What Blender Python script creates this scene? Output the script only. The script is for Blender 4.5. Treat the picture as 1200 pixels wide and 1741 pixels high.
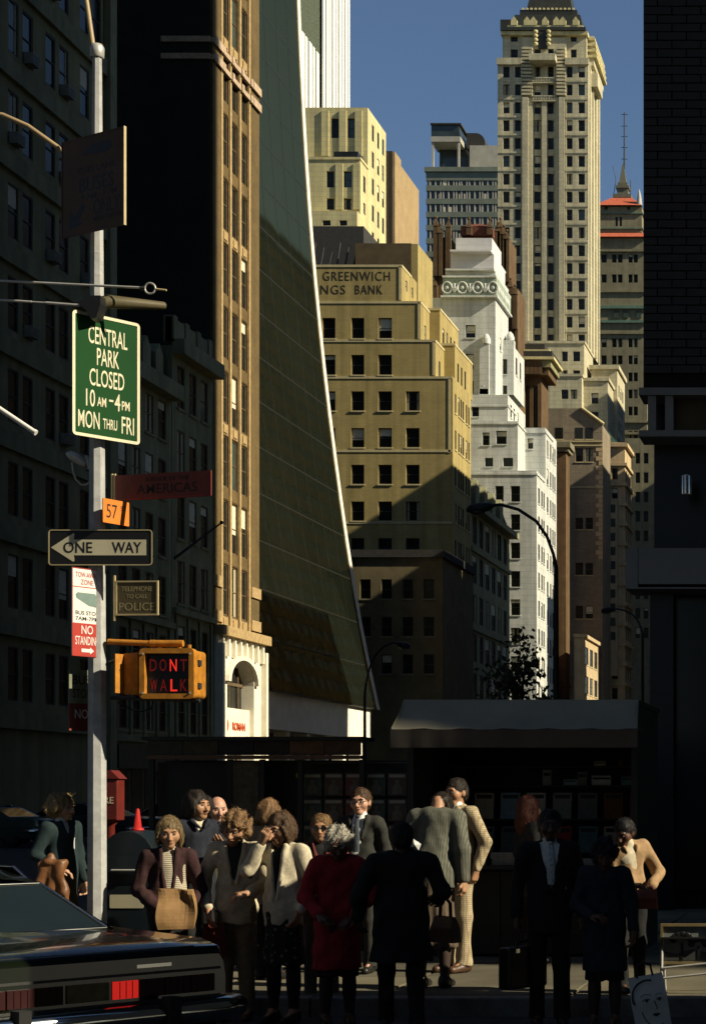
import bpy, bmesh, math, random
import numpy as np
from mathutils import Vector, Matrix, Euler
rad = math.radians
random.seed(7); RNG = np.random.RandomState(7)
for o in list(bpy.data.objects): bpy.data.objects.remove(o)
scene = bpy.context.scene
COL = scene.collection

# ---------------------------------------------------------------- camera, sky, sun, exposure
F, VX, VY, CH = 3200.0, 1450.0, 1352.0, 1.72      # focal length and vanishing point (photo pixels), eye height
cam_d = bpy.data.cameras.new('camera'); cam = bpy.data.objects.new('camera', cam_d); COL.objects.link(cam)
cam.location = (0, 0, CH); cam.rotation_euler = (rad(90), 0, 0)
cam_d.sensor_fit = 'HORIZONTAL'; cam_d.sensor_width = 36; cam_d.lens = F/1200*36
cam_d.shift_x = -(VX-600)/1200; cam_d.shift_y = (VY-870.5)/1200
cam_d.clip_start = 0.5; cam_d.clip_end = 6000
scene.camera = cam
SUN_AZ, SUN_EL = 11.0, 33.0        # degrees west of south, elevation
sun_dir = Vector((math.cos(rad(SUN_AZ))*math.cos(rad(SUN_EL)), -math.sin(rad(SUN_AZ))*math.cos(rad(SUN_EL)), math.sin(rad(SUN_EL))))
world = bpy.data.worlds.new('World'); scene.world = world; world.use_nodes = True
wn = world.node_tree; wn.nodes.clear()
sky = wn.nodes.new('ShaderNodeTexSky'); sky.sky_type = 'NISHITA'; sky.sun_disc = False
sky.sun_elevation = rad(SUN_EL); sky.sun_rotation = rad(90+SUN_AZ); sky.air_density = 1.0; sky.dust_density = 0.0; sky.ozone_density = 3.6
bg = wn.nodes.new('ShaderNodeBackground'); bg.inputs['Strength'].default_value = 0.052
wo = wn.nodes.new('ShaderNodeOutputWorld')
wn.links.new(sky.outputs[0], bg.inputs['Color']); wn.links.new(bg.outputs[0], wo.inputs['Surface'])
sl = bpy.data.lights.new('sun', 'SUN'); sl.energy = 5.0; sl.angle = rad(0.5); sl.color = (1.0, 0.90, 0.68)
so = bpy.data.objects.new('sun', sl); COL.objects.link(so); so.rotation_euler = sun_dir.to_track_quat('Z', 'Y').to_euler(); so.location = (40, -20, 80)
scene.view_settings.view_transform = 'Standard'; scene.view_settings.look = 'None'
scene.view_settings.exposure = 0.65; scene.view_settings.gamma = 1.0; scene.view_settings.use_curve_mapping = False
scene.render.engine = 'CYCLES'
scene.cycles.max_bounces = 6; scene.cycles.diffuse_bounces = 4; scene.cycles.use_denoising = True
scene.cycles.sample_clamp_indirect = 6

# ---------------------------------------------------------------- helpers
def PX(x, D): return (x-VX)*D/F
def PZ(y, D): return CH+(VY-y)*D/F
def PD(x, X): return F*X/(x-VX)          # depth at which a wall running along X is seen at pixel column x

MATS = {}
def mat(name, col, rough=.8, var=.25, scale=3.0, bump=.15, metal=0.0, spec=.3, coat=0.0, brick=None, emit=None, streak=0.0, sheen=0.0, spots=0.0):
    if name in MATS: return MATS[name]
    m = bpy.data.materials.new(name); m.use_nodes = True; MATS[name] = m
    nt = m.node_tree; b = nt.nodes['Principled BSDF']; L = nt.links.new
    b.inputs['Roughness'].default_value = rough; b.inputs['Metallic'].default_value = metal
    b.inputs['Specular IOR Level'].default_value = spec; b.inputs['Coat Weight'].default_value = coat
    if sheen: b.inputs['Sheen Weight'].default_value = sheen
    tc = nt.nodes.new('ShaderNodeTexCoord'); geo = nt.nodes.new('ShaderNodeNewGeometry')
    co = geo.outputs['Position'] if brick or streak else tc.outputs['Object']
    n = nt.nodes.new('ShaderNodeTexNoise'); n.inputs['Scale'].default_value = scale; n.inputs['Detail'].default_value = 6; n.inputs['Roughness'].default_value = .65
    L(co, n.inputs['Vector'])
    r = nt.nodes.new('ShaderNodeValToRGB')
    c = Vector(col[:3])
    r.color_ramp.elements[0].position = .3; r.color_ramp.elements[1].position = .7
    r.color_ramp.elements[0].color = tuple(c*(1-var))+(1,); r.color_ramp.elements[1].color = tuple(min(1, v*(1+var)) for v in c)+(1,)
    L(n.outputs['Fac'], r.inputs['Fac']); out = r.outputs['Color']; hout = n.outputs['Fac']
    if brick:
        bw, bh, mort, mcol = brick
        # bricks laid on the dominant wall plane: u = x+y, v = z
        sp = nt.nodes.new('ShaderNodeSeparateXYZ'); L(geo.outputs['Position'], sp.inputs[0])
        ad = nt.nodes.new('ShaderNodeMath'); L(sp.outputs[0], ad.inputs[0]); L(sp.outputs[1], ad.inputs[1])
        cb = nt.nodes.new('ShaderNodeCombineXYZ'); L(ad.outputs[0], cb.inputs[0]); L(sp.outputs[2], cb.inputs[1])
        bt = nt.nodes.new('ShaderNodeTexBrick'); L(cb.outputs[0], bt.inputs['Vector']); bt.inputs['Scale'].default_value = 1
        bt.inputs['Brick Width'].default_value = bw; bt.inputs['Row Height'].default_value = bh; bt.inputs['Mortar Size'].default_value = mort
        bt.inputs['Bias'].default_value = -.2
        k = nt.nodes.new('ShaderNodeHueSaturation'); k.inputs['Value'].default_value = 1-var*.8; L(out, k.inputs['Color'])
        L(out, bt.inputs['Color1']); L(k.outputs[0], bt.inputs['Color2']); bt.inputs['Mortar'].default_value = tuple(mcol)+(1,)
        out = bt.outputs['Color']
    if streak:
        mp = nt.nodes.new('ShaderNodeMapping'); mp.inputs['Scale'].default_value = (1.3, 1.3, .05); L(geo.outputs['Position'], mp.inputs[0])
        n2 = nt.nodes.new('ShaderNodeTexNoise'); n2.inputs['Scale'].default_value = 1.0; n2.inputs['Detail'].default_value = 5; L(mp.outputs[0], n2.inputs['Vector'])
        rr = nt.nodes.new('ShaderNodeMapRange'); rr.inputs['From Min'].default_value = .35; rr.inputs['From Max'].default_value = .7
        rr.inputs['To Min'].default_value = 1-streak; rr.inputs['To Max'].default_value = 1.0; L(n2.outputs['Fac'], rr.inputs['Value'])
        mx = nt.nodes.new('ShaderNodeMix'); mx.data_type = 'RGBA'; mx.blend_type = 'MULTIPLY'; mx.inputs['Factor'].default_value = 1
        L(out, mx.inputs[6]); L(rr.outputs[0], mx.inputs[7]); out = mx.outputs[2]
    if spots:
        for sc_, lo_ in ((3.1, .035), (7.3, .05)):
            v = nt.nodes.new('ShaderNodeTexVoronoi'); v.inputs['Scale'].default_value = sc_; L(geo.outputs['Position'], v.inputs['Vector'])
            r2 = nt.nodes.new('ShaderNodeMapRange'); r2.inputs['From Min'].default_value = lo_; r2.inputs['From Max'].default_value = lo_*1.9; r2.inputs['To Min'].default_value = 1-spots; r2.inputs['To Max'].default_value = 1.0; L(v.outputs['Distance'], r2.inputs['Value'])
            m3 = nt.nodes.new('ShaderNodeMix'); m3.data_type = 'RGBA'; m3.blend_type = 'MULTIPLY'; m3.inputs['Factor'].default_value = 1; L(out, m3.inputs[6]); L(r2.outputs[0], m3.inputs[7]); out = m3.outputs[2]
        n3 = nt.nodes.new('ShaderNodeTexNoise'); n3.inputs['Scale'].default_value = .55; n3.inputs['Detail'].default_value = 8; L(geo.outputs['Position'], n3.inputs['Vector'])
        r3 = nt.nodes.new('ShaderNodeMapRange'); r3.inputs['From Min'].default_value = .35; r3.inputs['From Max'].default_value = .62; r3.inputs['To Min'].default_value = .62; L(n3.outputs['Fac'], r3.inputs['Value'])
        m3 = nt.nodes.new('ShaderNodeMix'); m3.data_type = 'RGBA'; m3.blend_type = 'MULTIPLY'; m3.inputs['Factor'].default_value = 1; L(out, m3.inputs[6]); L(r3.outputs[0], m3.inputs[7]); out = m3.outputs[2]
    L(out, b.inputs['Base Color'])
    if bump:
        bp = nt.nodes.new('ShaderNodeBump'); bp.inputs['Strength'].default_value = bump; bp.inputs['Distance'].default_value = .02
        L(hout, bp.inputs['Height']); L(bp.outputs[0], b.inputs['Normal'])
    if emit:
        b.inputs['Emission Color'].default_value = tuple(emit[:3])+(1,); b.inputs['Emission Strength'].default_value = emit[3]
    return m

class MB:
    """collects faces, builds ONE mesh object"""
    def __init__(s): s.v = []; s.f = []; s.m = []; s.sm = []
    def add(s, vs, fs, mi=0, smooth=False):
        b = len(s.v); s.v += [tuple(map(float, p)) for p in vs]
        for f in fs: s.f.append(tuple(b+i for i in f)); s.m.append(mi); s.sm.append(smooth)
    def quad(s, a, b, c, d, mi=0): s.add([a, b, c, d], [(0, 1, 2, 3)], mi)
    def box(s, x0, x1, y0, y1, z0, z1, mi=0, top=None):
        tx, ty = (0, 0) if top is None else top       # inset of the top face
        vs = [(x0, y0, z0), (x1, y0, z0), (x1, y1, z0), (x0, y1, z0), (x0+tx, y0+ty, z1), (x1-tx, y0+ty, z1), (x1-tx, y1-ty, z1), (x0+tx, y1-ty, z1)]
        s.add(vs, [(3, 2, 1, 0), (4, 5, 6, 7), (0, 1, 5, 4), (1, 2, 6, 5), (2, 3, 7, 6), (3, 0, 4, 7)], mi)
    def tube(s, pts, rs, n=10, mi=0, cap=True, smooth=True, flat=1.0):
        pts = [Vector(p) for p in pts]; rs = rs if hasattr(rs, '__len__') else [rs]*len(pts)
        ring = []; up = Vector((0, 0, 1)); prev = None
        for i, p in enumerate(pts):
            t = (pts[min(i+1, len(pts)-1)]-pts[max(i-1, 0)]).normalized()
            if prev is None:
                a = t.cross(up) if abs(t.dot(up)) < .95 else t.cross(Vector((0, 1, 0)))
            else: a = prev-t*prev.dot(t)
            a.normalize(); prev = a; b = t.cross(a)
            ring.append([p+(a*math.cos(2*math.pi*k/n)+b*math.sin(2*math.pi*k/n)*flat)*rs[i] for k in range(n)])
        vs = [q for r in ring for q in r]; fs = []
        for i in range(len(pts)-1):
            for k in range(n): fs.append((i*n+k, i*n+(k+1) % n, (i+1)*n+(k+1) % n, (i+1)*n+k))
        s.add(vs, fs, mi, smooth)
        if cap:
            s.add(ring[0], [tuple(range(n-1, -1, -1))], mi); s.add(ring[-1], [tuple(range(n))], mi)
    def lathe(s, prof, c=(0, 0, 0), n=16, mi=0, smooth=True):
        vs = []; fs = []
        for r, z in prof:
            for k in range(n): vs.append((c[0]+r*math.cos(2*math.pi*k/n), c[1]+r*math.sin(2*math.pi*k/n), c[2]+z))
        for i in range(len(prof)-1):
            for k in range(n): fs.append((i*n+k, i*n+(k+1) % n, (i+1)*n+(k+1) % n, (i+1)*n+k))
        s.add(vs, fs, mi, smooth)
    def ball(s, c, r, n=12, m=8, mi=0):
        rx, ry, rz = r if hasattr(r, '__len__') else (r, r, r); vs = []; fs = []
        for i in range(m+1):
            a = math.pi*i/m
            for k in range(n):
                b = 2*math.pi*k/n; vs.append((c[0]+rx*math.sin(a)*math.cos(b), c[1]+ry*math.sin(a)*math.sin(b), c[2]-rz*math.cos(a)))
        for i in range(m):
            for k in range(n): fs.append((i*n+k, i*n+(k+1) % n, (i+1)*n+(k+1) % n, (i+1)*n+k))
        s.add(vs, fs, mi, True)
    def extrude(s, poly, y0, y1, mi=0):
        """polygon in x,z extruded along y"""
        n = len(poly); s.add([(p[0], y0, p[1]) for p in poly]+[(p[0], y1, p[1]) for p in poly],
            [tuple(range(n)), tuple(range(2*n-1, n-1, -1))]+[(i+n, (i+1) % n+n, (i+1) % n, i) for i in range(n)], mi)
    def mesh(s, name, mats):
        me = bpy.data.meshes.new(name); me.from_pydata(s.v, [], s.f)
        for m in (mats if isinstance(mats, (list, tuple)) else [mats]): me.materials.append(m)
        me.polygons.foreach_set('material_index', s.m); me.polygons.foreach_set('use_smooth', s.sm); me.update(); return me
    def build(s, name, mats, parent=None, bevel=0):
        me = s.mesh(name, mats)
        if bevel:
            bm = bmesh.new(); bm.from_mesh(me); bmesh.ops.remove_doubles(bm, verts=bm.verts, dist=1e-5)
            bmesh.ops.bevel(bm, geom=[e for e in bm.edges if len(e.link_faces) == 2 and e.calc_face_angle(0) > .5], offset=bevel, segments=2, affect='EDGES', profile=.5)
            bm.to_mesh(me); bm.free()
        return ob(name, me, parent)
def ob(name, me, parent=None, loc=None, rot=None, scl=None):
    o = bpy.data.objects.new(name, me); COL.objects.link(o)
    if parent is not None: o.parent = parent
    if loc is not None: o.location = loc
    if rot is not None: o.rotation_euler = rot
    if scl is not None: o.scale = scl
    return o
def tag(o, label, cat, group=None):
    o['label'] = label; o['category'] = cat
    if group: o['group'] = group
    return o
def thing(name, label, cat, loc=(0, 0, 0), rz=0, group=None):
    o = ob(name, None, None, loc, (0, 0, rz)); o.empty_display_size = .2
    return tag(o, label, cat, group)
def struct(o): o['kind'] = 'structure'; return o
def text_mesh(name, txt, size, m, bold=0.0, depth=.004, align='CENTER', spacing=1.0, xscale=1.0):
    cu = bpy.data.curves.new(name, 'FONT'); cu.body = txt; cu.size = size; cu.align_x = align; cu.align_y = 'CENTER'
    cu.extrude = depth; cu.offset = bold; cu.space_character = spacing; cu.resolution_u = 3
    t = bpy.data.objects.new(name, cu); COL.objects.link(t)
    bpy.context.view_layer.update()
    me = bpy.data.meshes.new_from_object(t.evaluated_get(bpy.context.evaluated_depsgraph_get()))
    bpy.data.objects.remove(t); bpy.data.curves.remove(cu)
    # stand the text up: local x stays, y -> z, facing -y
    for v in me.vertices: v.co = (v.co.x*xscale, -v.co.z, v.co.y)
    me.materials.clear(); me.materials.append(m)
    for p in me.polygons: p.material_index = 0
    return me

# ---------------------------------------------------------------- materials
M_glass = mat('window_glass', (.016, .017, .014), .2, .4, .6, .06, spec=.25)
M_glass_g = mat('window_glass_green', (.05, .07, .06), .1, .3, .6, .04, spec=.6)
M_blind = mat('window_blind', (.60, .56, .42), .8, .2, 6)
M_curt = mat('curtain', (.36, .33, .22), .9, .3, 9)
M_sash = mat('dark_sash', (.05, .045, .04), .6)
M_sashb = mat('brown_sash', (.12, .085, .05), .6)
M_black = mat('black_paint', (.012, .012, .012), .45)
M_iron = mat('iron_paint', (.03, .03, .028), .5)

def window_parts(w, h, depth, style):
    """shared meshes for one window size: frame, pane, sill.  Local: x across, z up, -y outward, y=0 on the wall face"""
    key = (round(w, 2), round(h, 2), round(depth, 2), style)
    if key in WCACHE: return WCACHE[key]
    w, h, depth = key[:3]
    f = MB(); t = min(.09, w*.06+.02); d0, d1 = depth-.06, depth-.004
    f.box(-w/2, -w/2+t, d0, d1, 0, h); f.box(w/2-t, w/2, d0, d1, 0, h); f.box(-w/2+t, w/2-t, d0, d1, 0, t); f.box(-w/2+t, w/2-t, d0, d1, h-t, h)
    if 'rail' in style: f.box(-w/2+t, w/2-t, d0+.01, d1, h*.5-.03, h*.5+.03)
    if 'mull' in style: f.box(-.03, .03, d0+.012, d1, t, h-t)
    g = MB(); g.quad((-w/2, depth, 0), (w/2, depth, 0), (w/2, depth, h), (-w/2, depth, h), 0)
    panes = [g.mesh('pane', [M_glass, M_blind])]
    for fr in (.22, .4, .6):
        g2 = MB(); g2.quad((-w/2, depth, 0), (w/2, depth, 0), (w/2, depth, h), (-w/2, depth, h), 0)
        g2.box(-w/2+t, w/2-t, depth-.02, depth-.012, h*(1-fr), h-t, 1); panes.append(g2.mesh('pane', [M_glass, M_blind]))
    for cw in (.16, .3):
        g2 = MB(); g2.quad((-w/2, depth, 0), (w/2, depth, 0), (w/2, depth, h), (-w/2, depth, h), 0)
        for s_ in (-1, 1): x_ = s_*(w/2-t); g2.box(min(x_, x_-s_*w*cw), max(x_, x_-s_*w*cw), depth-.02, depth-.012, t, h-t, 2)
        panes.append(g2.mesh('pane', [M_glass, M_blind, M_curt]))
    g3 = MB(); g3.quad((-w/2, depth, 0), (w/2, depth, 0), (w/2, depth, h), (-w/2, depth, h), 0); panes.append(g3.mesh('pane', [M_glass_g]))
    s = MB(); s.box(-w/2-.1, w/2+.1, -.09, depth-.07, -.14, -.003)
    r = (f.mesh('window', M_sashb if 'brown' in style else M_sash), panes, s)
    WCACHE[key] = r; return r
WCACHE = {}; SILLS = {}
def add_window(parent, pos, facing, w, h, depth=.25, style='rail', sill=None, blind=.5):
    fr, panes, s = window_parts(w, h, depth, style)
    rz = 0 if facing == 'W' else rad(90)
    o = ob('window', fr, parent, pos, (0, 0, rz))
    k = random.random(); p = panes[0] if k > blind else random.choice(panes[1:])
    ob('pane', p, o)
    if sill is not None:
        kk = (round(w, 2), round(h, 2), round(depth, 2), style, sill.name)
        if kk not in SILLS: SILLS[kk] = s.mesh('sill', sill)
        ob('sill', SILLS[kk], o)
    return o

def wall_grid(mb, u0, u1, v0, v1, holes, P, depth, mi=0):
    """wall rectangle with real openings and reveals. P(u, v, d): d is depth behind the face"""
    holes = [(max(a, u0+.02), min(b, u1-.02), max(c, v0+.02), min(d, v1-.02)) for a, b, c, d in holes]
    holes = [h for h in holes if h[1]-h[0] > .05 and h[3]-h[2] > .05]
    us = sorted(set([u0, u1]+[round(x, 4) for h in holes for x in h[:2]])); vs = sorted(set([v0, v1]+[round(x, 4) for h in holes for x in h[2:]]))
    H = [tuple(round(x, 4) for x in h) for h in holes]
    for j in range(len(vs)-1):
        run = None
        for i in range(len(us)-1):
            uc, vc = (us[i]+us[i+1])/2, (vs[j]+vs[j+1])/2
            solid = not any(a < uc < b and c < vc < d for a, b, c, d in H)
            if solid and run is None: run = us[i]
            if run is not None and (not solid or i == len(us)-2):
                e = us[i] if not solid else us[i+1]
                mb.quad(P(run, vs[j], 0), P(e, vs[j], 0), P(e, vs[j+1], 0), P(run, vs[j+1], 0), mi); run = None
    for a, b, c, d in H:
        mb.quad(P(a, c, 0), P(a, d, 0), P(a, d, depth), P(a, c, depth), mi); mb.quad(P(b, d, 0), P(b, c, 0), P(b, c, depth), P(b, d, depth), mi)
        mb.quad(P(b, c, 0), P(a, c, 0), P(a, c, depth), P(b, c, depth), mi); mb.quad(P(a, d, 0), P(b, d, 0), P(b, d, depth), P(a, d, depth), mi)
        mb.quad(P(a, c, depth+.03), P(b, c, depth+.03), P(b, d, depth+.03), P(a, d, depth+.03), mi)

def block(parent, x0, x1, y0, y1, z0, z1, m, west=(), south=(), depth=.25, style='rail', sill=None, blind=.35, name='wall', cap=None, capm=None, sdepth=.1):
    """a box of masonry whose west (camera) and south faces carry window openings.
    west: list of (x0, x1, z0, z1); south: list of (y0, y1, z0, z1)"""
    mb = MB()
    wall_grid(mb, x0, x1, z0, z1, west, lambda u, v, d: (u, y0+d, v), depth)
    wall_grid(mb, y0, y1, z0, z1, south, lambda u, v, d: (x1-d, u, v), sdepth)
    mb.quad((x1, y1, z0), (x0, y1, z0), (x0, y1, z1), (x1, y1, z1)); mb.quad((x0, y1, z0), (x0, y0, z0), (x0, y0, z1), (x0, y1, z1))
    mb.quad((x0, y0, z1), (x1, y0, z1), (x1, y1, z1), (x0, y1, z1))
    o = mb.build(name, m, parent)
    for a, b, c, d in west: add_window(parent, ((a+b)/2, y0, c), 'W', b-a, d-c, depth, style, sill, blind)
    for a, b, c, d in south: add_window(parent, (x1, (a+b)/2, c), 'S', b-a, d-c, sdepth, style, sill, blind)
    if cap:
        h, p = cap; c = MB(); c.box(x0-p, x1+p, y0-p, y1+p, z1+.004, z1+h); c.build('coping', capm or m, parent)
    return o
def band(parent, x0, x1, y0, y1, z0, z1, p, m, name='cornice'):
    c = MB(); c.box(x0-p, x1+p, y0-p, y1+p, z0, z1); return c.build(name, m, parent)
def wpx(D, rects): return [(PX(a, D), PX(b, D), PZ(d, D), PZ(c, D)) for a, b, c, d in rects]   # pixel rectangles (x0,x1,ytop,ybottom) on a west face at depth D
# ---------------------------------------------------------------- city materials
M_asph = mat('asphalt', (.045, .044, .042), .9, .35, 2.5, .3)
M_conc = mat('sidewalk_concrete', (.135, .118, .075), .85, .22, 1.2, .12, spots=.45)
M_kerb = mat('kerb_granite', (.16, .15, .13), .8, .3, 8, .2)
M_green = mat('yellow_brick', (.41, .32, .125), .9, .14, .5, .1, brick=(.62, .21, .012, (.32, .245, .08)), streak=.3)
M_greent = mat('pale_stone_trim', (.52, .44, .24), .85, .12, 1.5, streak=.15)
M_dkbrown = mat('dark_brown_brick', (.075, .055, .03), .9, .25, .8)
M_white = mat('white_marble', (.60, .61, .56), .7, .1, .6, .06, brick=(1.5, .75, .022, (.40, .40, .39)), streak=.26)
M_whiteb = mat('pale_marble_step', (.57, .56, .56), .7, .1, .5, .06, brick=(1.9, 1.1, .02, (.40, .39, .41)))
M_frieze = mat('green_terracotta', (.30, .36, .28), .7, .3, 2)
M_cream = mat('cream_stone', (.64, .56, .28), .85, .12, .5, .08, brick=(1.2, .6, .02, (.44, .39, .26)), streak=.28)
M_tower = mat('tower_limestone', (.56, .51, .34), .85, .13, .4, .08, brick=(1.6, .8, .025, (.34, .29, .21)), streak=.3)
M_towerd = mat('tower_recess_stone', (.27, .27, .20), .85, .15, .5)
M_rust = mat('rust_brick', (.135, .082, .038), .9, .25, .8, .15, streak=.35)
M_taupe = mat('taupe_brick', (.27, .22, .15), .9, .2, .7, .15, brick=(.62, .21, .012, (.16, .13, .09)), streak=.2)
M_tan = mat('tan_stone', (.50, .38, .22), .85, .18, .7, streak=.2)
M_olive = mat('olive_stone', (.22, .20, .125), .85, .2, .6, streak=.25)
M_redroof = mat('red_tile_roof', (.42, .10, .05), .8, .25, 1.5)
M_copper = mat('green_copper', (.10, .17, .13), .7, .3, 1.5)
M_grnband = mat('grey_green_spandrel', (.17, .19, .15), .5, .2, .6)
M_bandgl = mat('band_window_glass', (.035, .045, .04), .15, .4, .35, spec=.6)
M_grey = mat('grey_panel', (.38, .36, .30), .7, .15, .6)
M_gm = mat('white_marble_pier', (.80, .80, .70), .6, .08, .5, .04)
M_gmgl = mat('dark_bay_glass', (.04, .045, .03), .1, .2, .5, spec=.6)
M_tanbrick = mat('tan_brick', (.34, .24, .12), .9, .15, .6, .12, brick=(.62, .21, .012, (.28, .2, .1)))
M_slim = mat('brown_face_brick', (.15, .10, .034), .9, .22, .8, .2, brick=(.42, .14, .012, (.10, .07, .04)), streak=.25)
M_slimst = mat('carved_terracotta', (.36, .25, .115), .85, .3, 3.5, .6)
M_pink = mat('pink_terracotta', (.42, .31, .21), .85, .25, 3, .4)
M_portal = mat('portal_limestone', (.70, .65, .52), .8, .12, 1.2, .12)
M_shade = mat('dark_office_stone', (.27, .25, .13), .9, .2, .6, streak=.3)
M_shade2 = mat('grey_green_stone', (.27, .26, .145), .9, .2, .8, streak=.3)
M_trav = mat('travertine', (.75, .70, .58), .6, .12, 1.0)
M_solow = mat('mirror_dark_glass', (.005, .007, .005), .035, .25, .05, .05, spec=.45)
def bronze_mirror(m, col, f):
    nt = m.node_tree; p = nt.nodes['Principled BSDF']; g = nt.nodes.new('ShaderNodeBsdfGlossy'); g.inputs['Color'].default_value = tuple(col)+(1,); g.inputs['Roughness'].default_value = .03
    p.inputs['Specular IOR Level'].default_value = 0; n = nt.nodes.new('ShaderNodeTexNoise'); n.inputs['Scale'].default_value = .35; n.inputs['Detail'].default_value = 3
    bp = nt.nodes.new('ShaderNodeBump'); bp.inputs['Strength'].default_value = .05; bp.inputs['Distance'].default_value = .05; tc = nt.nodes.new('ShaderNodeTexCoord')
    nt.links.new(tc.outputs['Object'], n.inputs['Vector']); nt.links.new(n.outputs['Fac'], bp.inputs['Height']); nt.links.new(bp.outputs[0], g.inputs['Normal'])
    ad = nt.nodes.new('ShaderNodeAddShader'); out = [x for x in nt.nodes if x.type == 'OUTPUT_MATERIAL'][0]
    nt.links.new(p.outputs[0], ad.inputs[0]); nt.links.new(g.outputs[0], ad.inputs[1]); nt.links.new(ad.outputs[0], out.inputs['Surface'])
bronze_mirror(M_solow, (.34, .26, .115), 0)
M_mull = mat('bronze_mullion', (.022, .021, .016), .4)
M_roof = mat('tar_roof', (.04, .038, .035), .95)
M_south = mat('brown_street_wall', (.15, .115, .065), .9, .25, .4, streak=.2)
M_southg = mat('street_wall_windows', (.03, .03, .028), .15, .3, .5, spec=.6)
M_dark = mat('black_brick_wall', (.034, .030, .028), .7, .2, 1.5, .1)
M_mortar = mat('black_mortar', (.014, .012, .012), .95)
M_dkstone = mat('polished_black_stone', (.012, .012, .013), .35, .3, .5, .02)
M_gstone = mat('grey_stone_band', (.20, .19, .17), .7, .15, 1.0)
M_spot = mat('lamp_chrome', (.6, .55, .5), .25, .1, 2, 0, metal=.9)

def finish(p, base):
    p.location = base
    for c in list(COL.objects):
        if c.parent is p: c.location = Vector(c.location)-Vector(base)
def at(p, x, y, z=0): finish(p, (x, y, z))

# ---------------------------------------------------------------- ground
NX = -40.4             # north building line of the side street
SX = -2.9              # south building line
KY = 14.56             # kerb of the avenue
g = MB(); g.quad((-900, -300, 0), (900, -300, 0), (900, 2600, 0), (-900, 2600, 0)); struct(g.build('ground', M_asph))
sw = ob('sidewalk', None); sw.location = (-3, 20, 0); struct(sw)
def swk(nm, f, mats, bevel=0): o = f.build(nm, mats, sw, bevel); o.location = Vector(o.location)-Vector((-3, 20, 0)); return o
b_ = MB(); b_.box(-8.2, 60, KY+.17, 330, -.1, .128); swk('bedding', b_, M_conc)
slab = MB(); slab.box(-.74, .74, -.74, .74, 0, .02); slab_me = slab.mesh('slab', M_conc)
bm = bmesh.new(); bm.from_mesh(slab_me); bmesh.ops.bevel(bm, geom=[e for e in bm.edges], offset=.008, segments=1, affect='EDGES'); bm.to_mesh(slab_me); bm.free()
slab_tints = [slab_me]
for k, c in enumerate(((.12, .105, .07), (.165, .145, .095))):
    m2 = slab_me.copy(); m2.materials.clear(); m2.materials.append(mat('sidewalk_concrete_%d' % k, Vector(c)*.9, .85, .22, 1.2, .12, spots=.45)); slab_tints.append(m2)
for i in range(15):
    for j in range(7):
        x = -7.46+1.5*i; y = KY+.93+1.5*j
        ob('slab', random.choice(slab_tints), sw, (x+3, y-20, .13+random.uniform(-.003, .003)), (random.uniform(-.002, .002), random.uniform(-.002, .002), 0))
for i in range(13):
    k = MB(); k.box(-8.2+2.0*i+.006, -8.2+2.0*i+1.994, KY, KY+.165, -.1, .15); swk('kerb_stone', k, M_kerb, .015)
for i in range(20):
    k = MB(); k.box(-8.365, -8.205, KY+.2+2.0*i, KY+.2+2.0*i+1.99, -.1, .15); swk('kerb_stone', k, M_kerb, .015)
nw = MB(); nw.box(NX-30, NX+5, 40, 420, -.1, .15); struct(nw.build('far_sidewalk', M_conc))

# ---------------------------------------------------------------- dark corner building at the right (south-east corner)
DY = 26.0
t = thing('corner_building', 'black brick corner building at the right edge, rising out of frame', 'building')
b = MB()
ZB = PZ(672, DY)                     # underside of brick
b.box(SX, 30, DY+.05, 105.9, ZB, 118); b.build('wall', M_mortar, t)
b = MB(); b.box(SX+.12, 30, DY+.3, 105.9, .128, ZB); b.build('ground_floor', M_dkstone, t)
# individual bricks on the visible strip
bw, bh = .40, .118; bme = MB(); bme.box(-bw/2+.008, bw/2-.008, -.028, .06, .008, bh-.008); brick_me = bme.mesh('brick', M_dark)
bme = MB(); bme.box(-bw/4+.008, bw/4-.008, -.028, .06, .008, bh-.008); half_me = bme.mesh('brick', M_dark)
r0 = int((PZ(500, DY)-ZB)/bh)
rows = int((PZ(-60, DY)-ZB)/bh)
n_b = 0
for j in range(rows):
    off = 0 if j % 2 == 0 else -bw/2
    for i in range(4):
        x = SX+bw/2+bw*i+off
        if n_b >= 300: break
        if i == 0 and off: ob('brick', half_me, t, (SX+bw/4, DY+random.uniform(0, .012), ZB+.3+bh*j)); n_b += 1; continue
        ob('brick', brick_me, t, (x, DY+random.uniform(0, .012), ZB+.3+bh*j)); n_b += 1
rest = MB()
for j in range(rows+60):
    off = 0 if j % 2 == 0 else -bw/2
    for i in range(0 if j > rows else 4, 26):
        if j < n_b/4-1 and i < 4: continue
        x = SX+bw/2+bw*i+off
        if x-bw/2 < SX-.01: continue
        rest.box(x-bw/2+.008, x+bw/2-.008, DY+.02, DY+.06, ZB+.3+bh*j+.008, ZB+.3+bh*(j+1)-.008)
o = rest.build('brickwork', M_dark, t); o['kind'] = 'stuff'
# framed balcony-like sign frame
fz0, fz1 = PZ(750, DY), PZ(668, DY)
fr = MB(); fr.box(SX-.02, 6, DY-.35, DY+.28, fz1-.10, fz1); fr.build('canopy_rail', M_gstone, t)
fr = MB(); fr.box(SX-.02, 6, DY-.35, DY+.28, fz0, fz0+.085); fr.build('canopy_rail', M_gstone, t)
for x in (1112, 1141): 
    X = PX(x, DY); fr = MB(); fr.box(X-.055, X+.055, DY-.32, DY-.2, fz0+.088, fz1-.103); fr.build('canopy_post', M_gstone, t)
fr = MB(); fr.box(PX(1150, DY), 6, DY-.1, DY+.28, fz0+.088, fz1-.103); fr.build('recess_panel', M_dkbrown, t)
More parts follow.
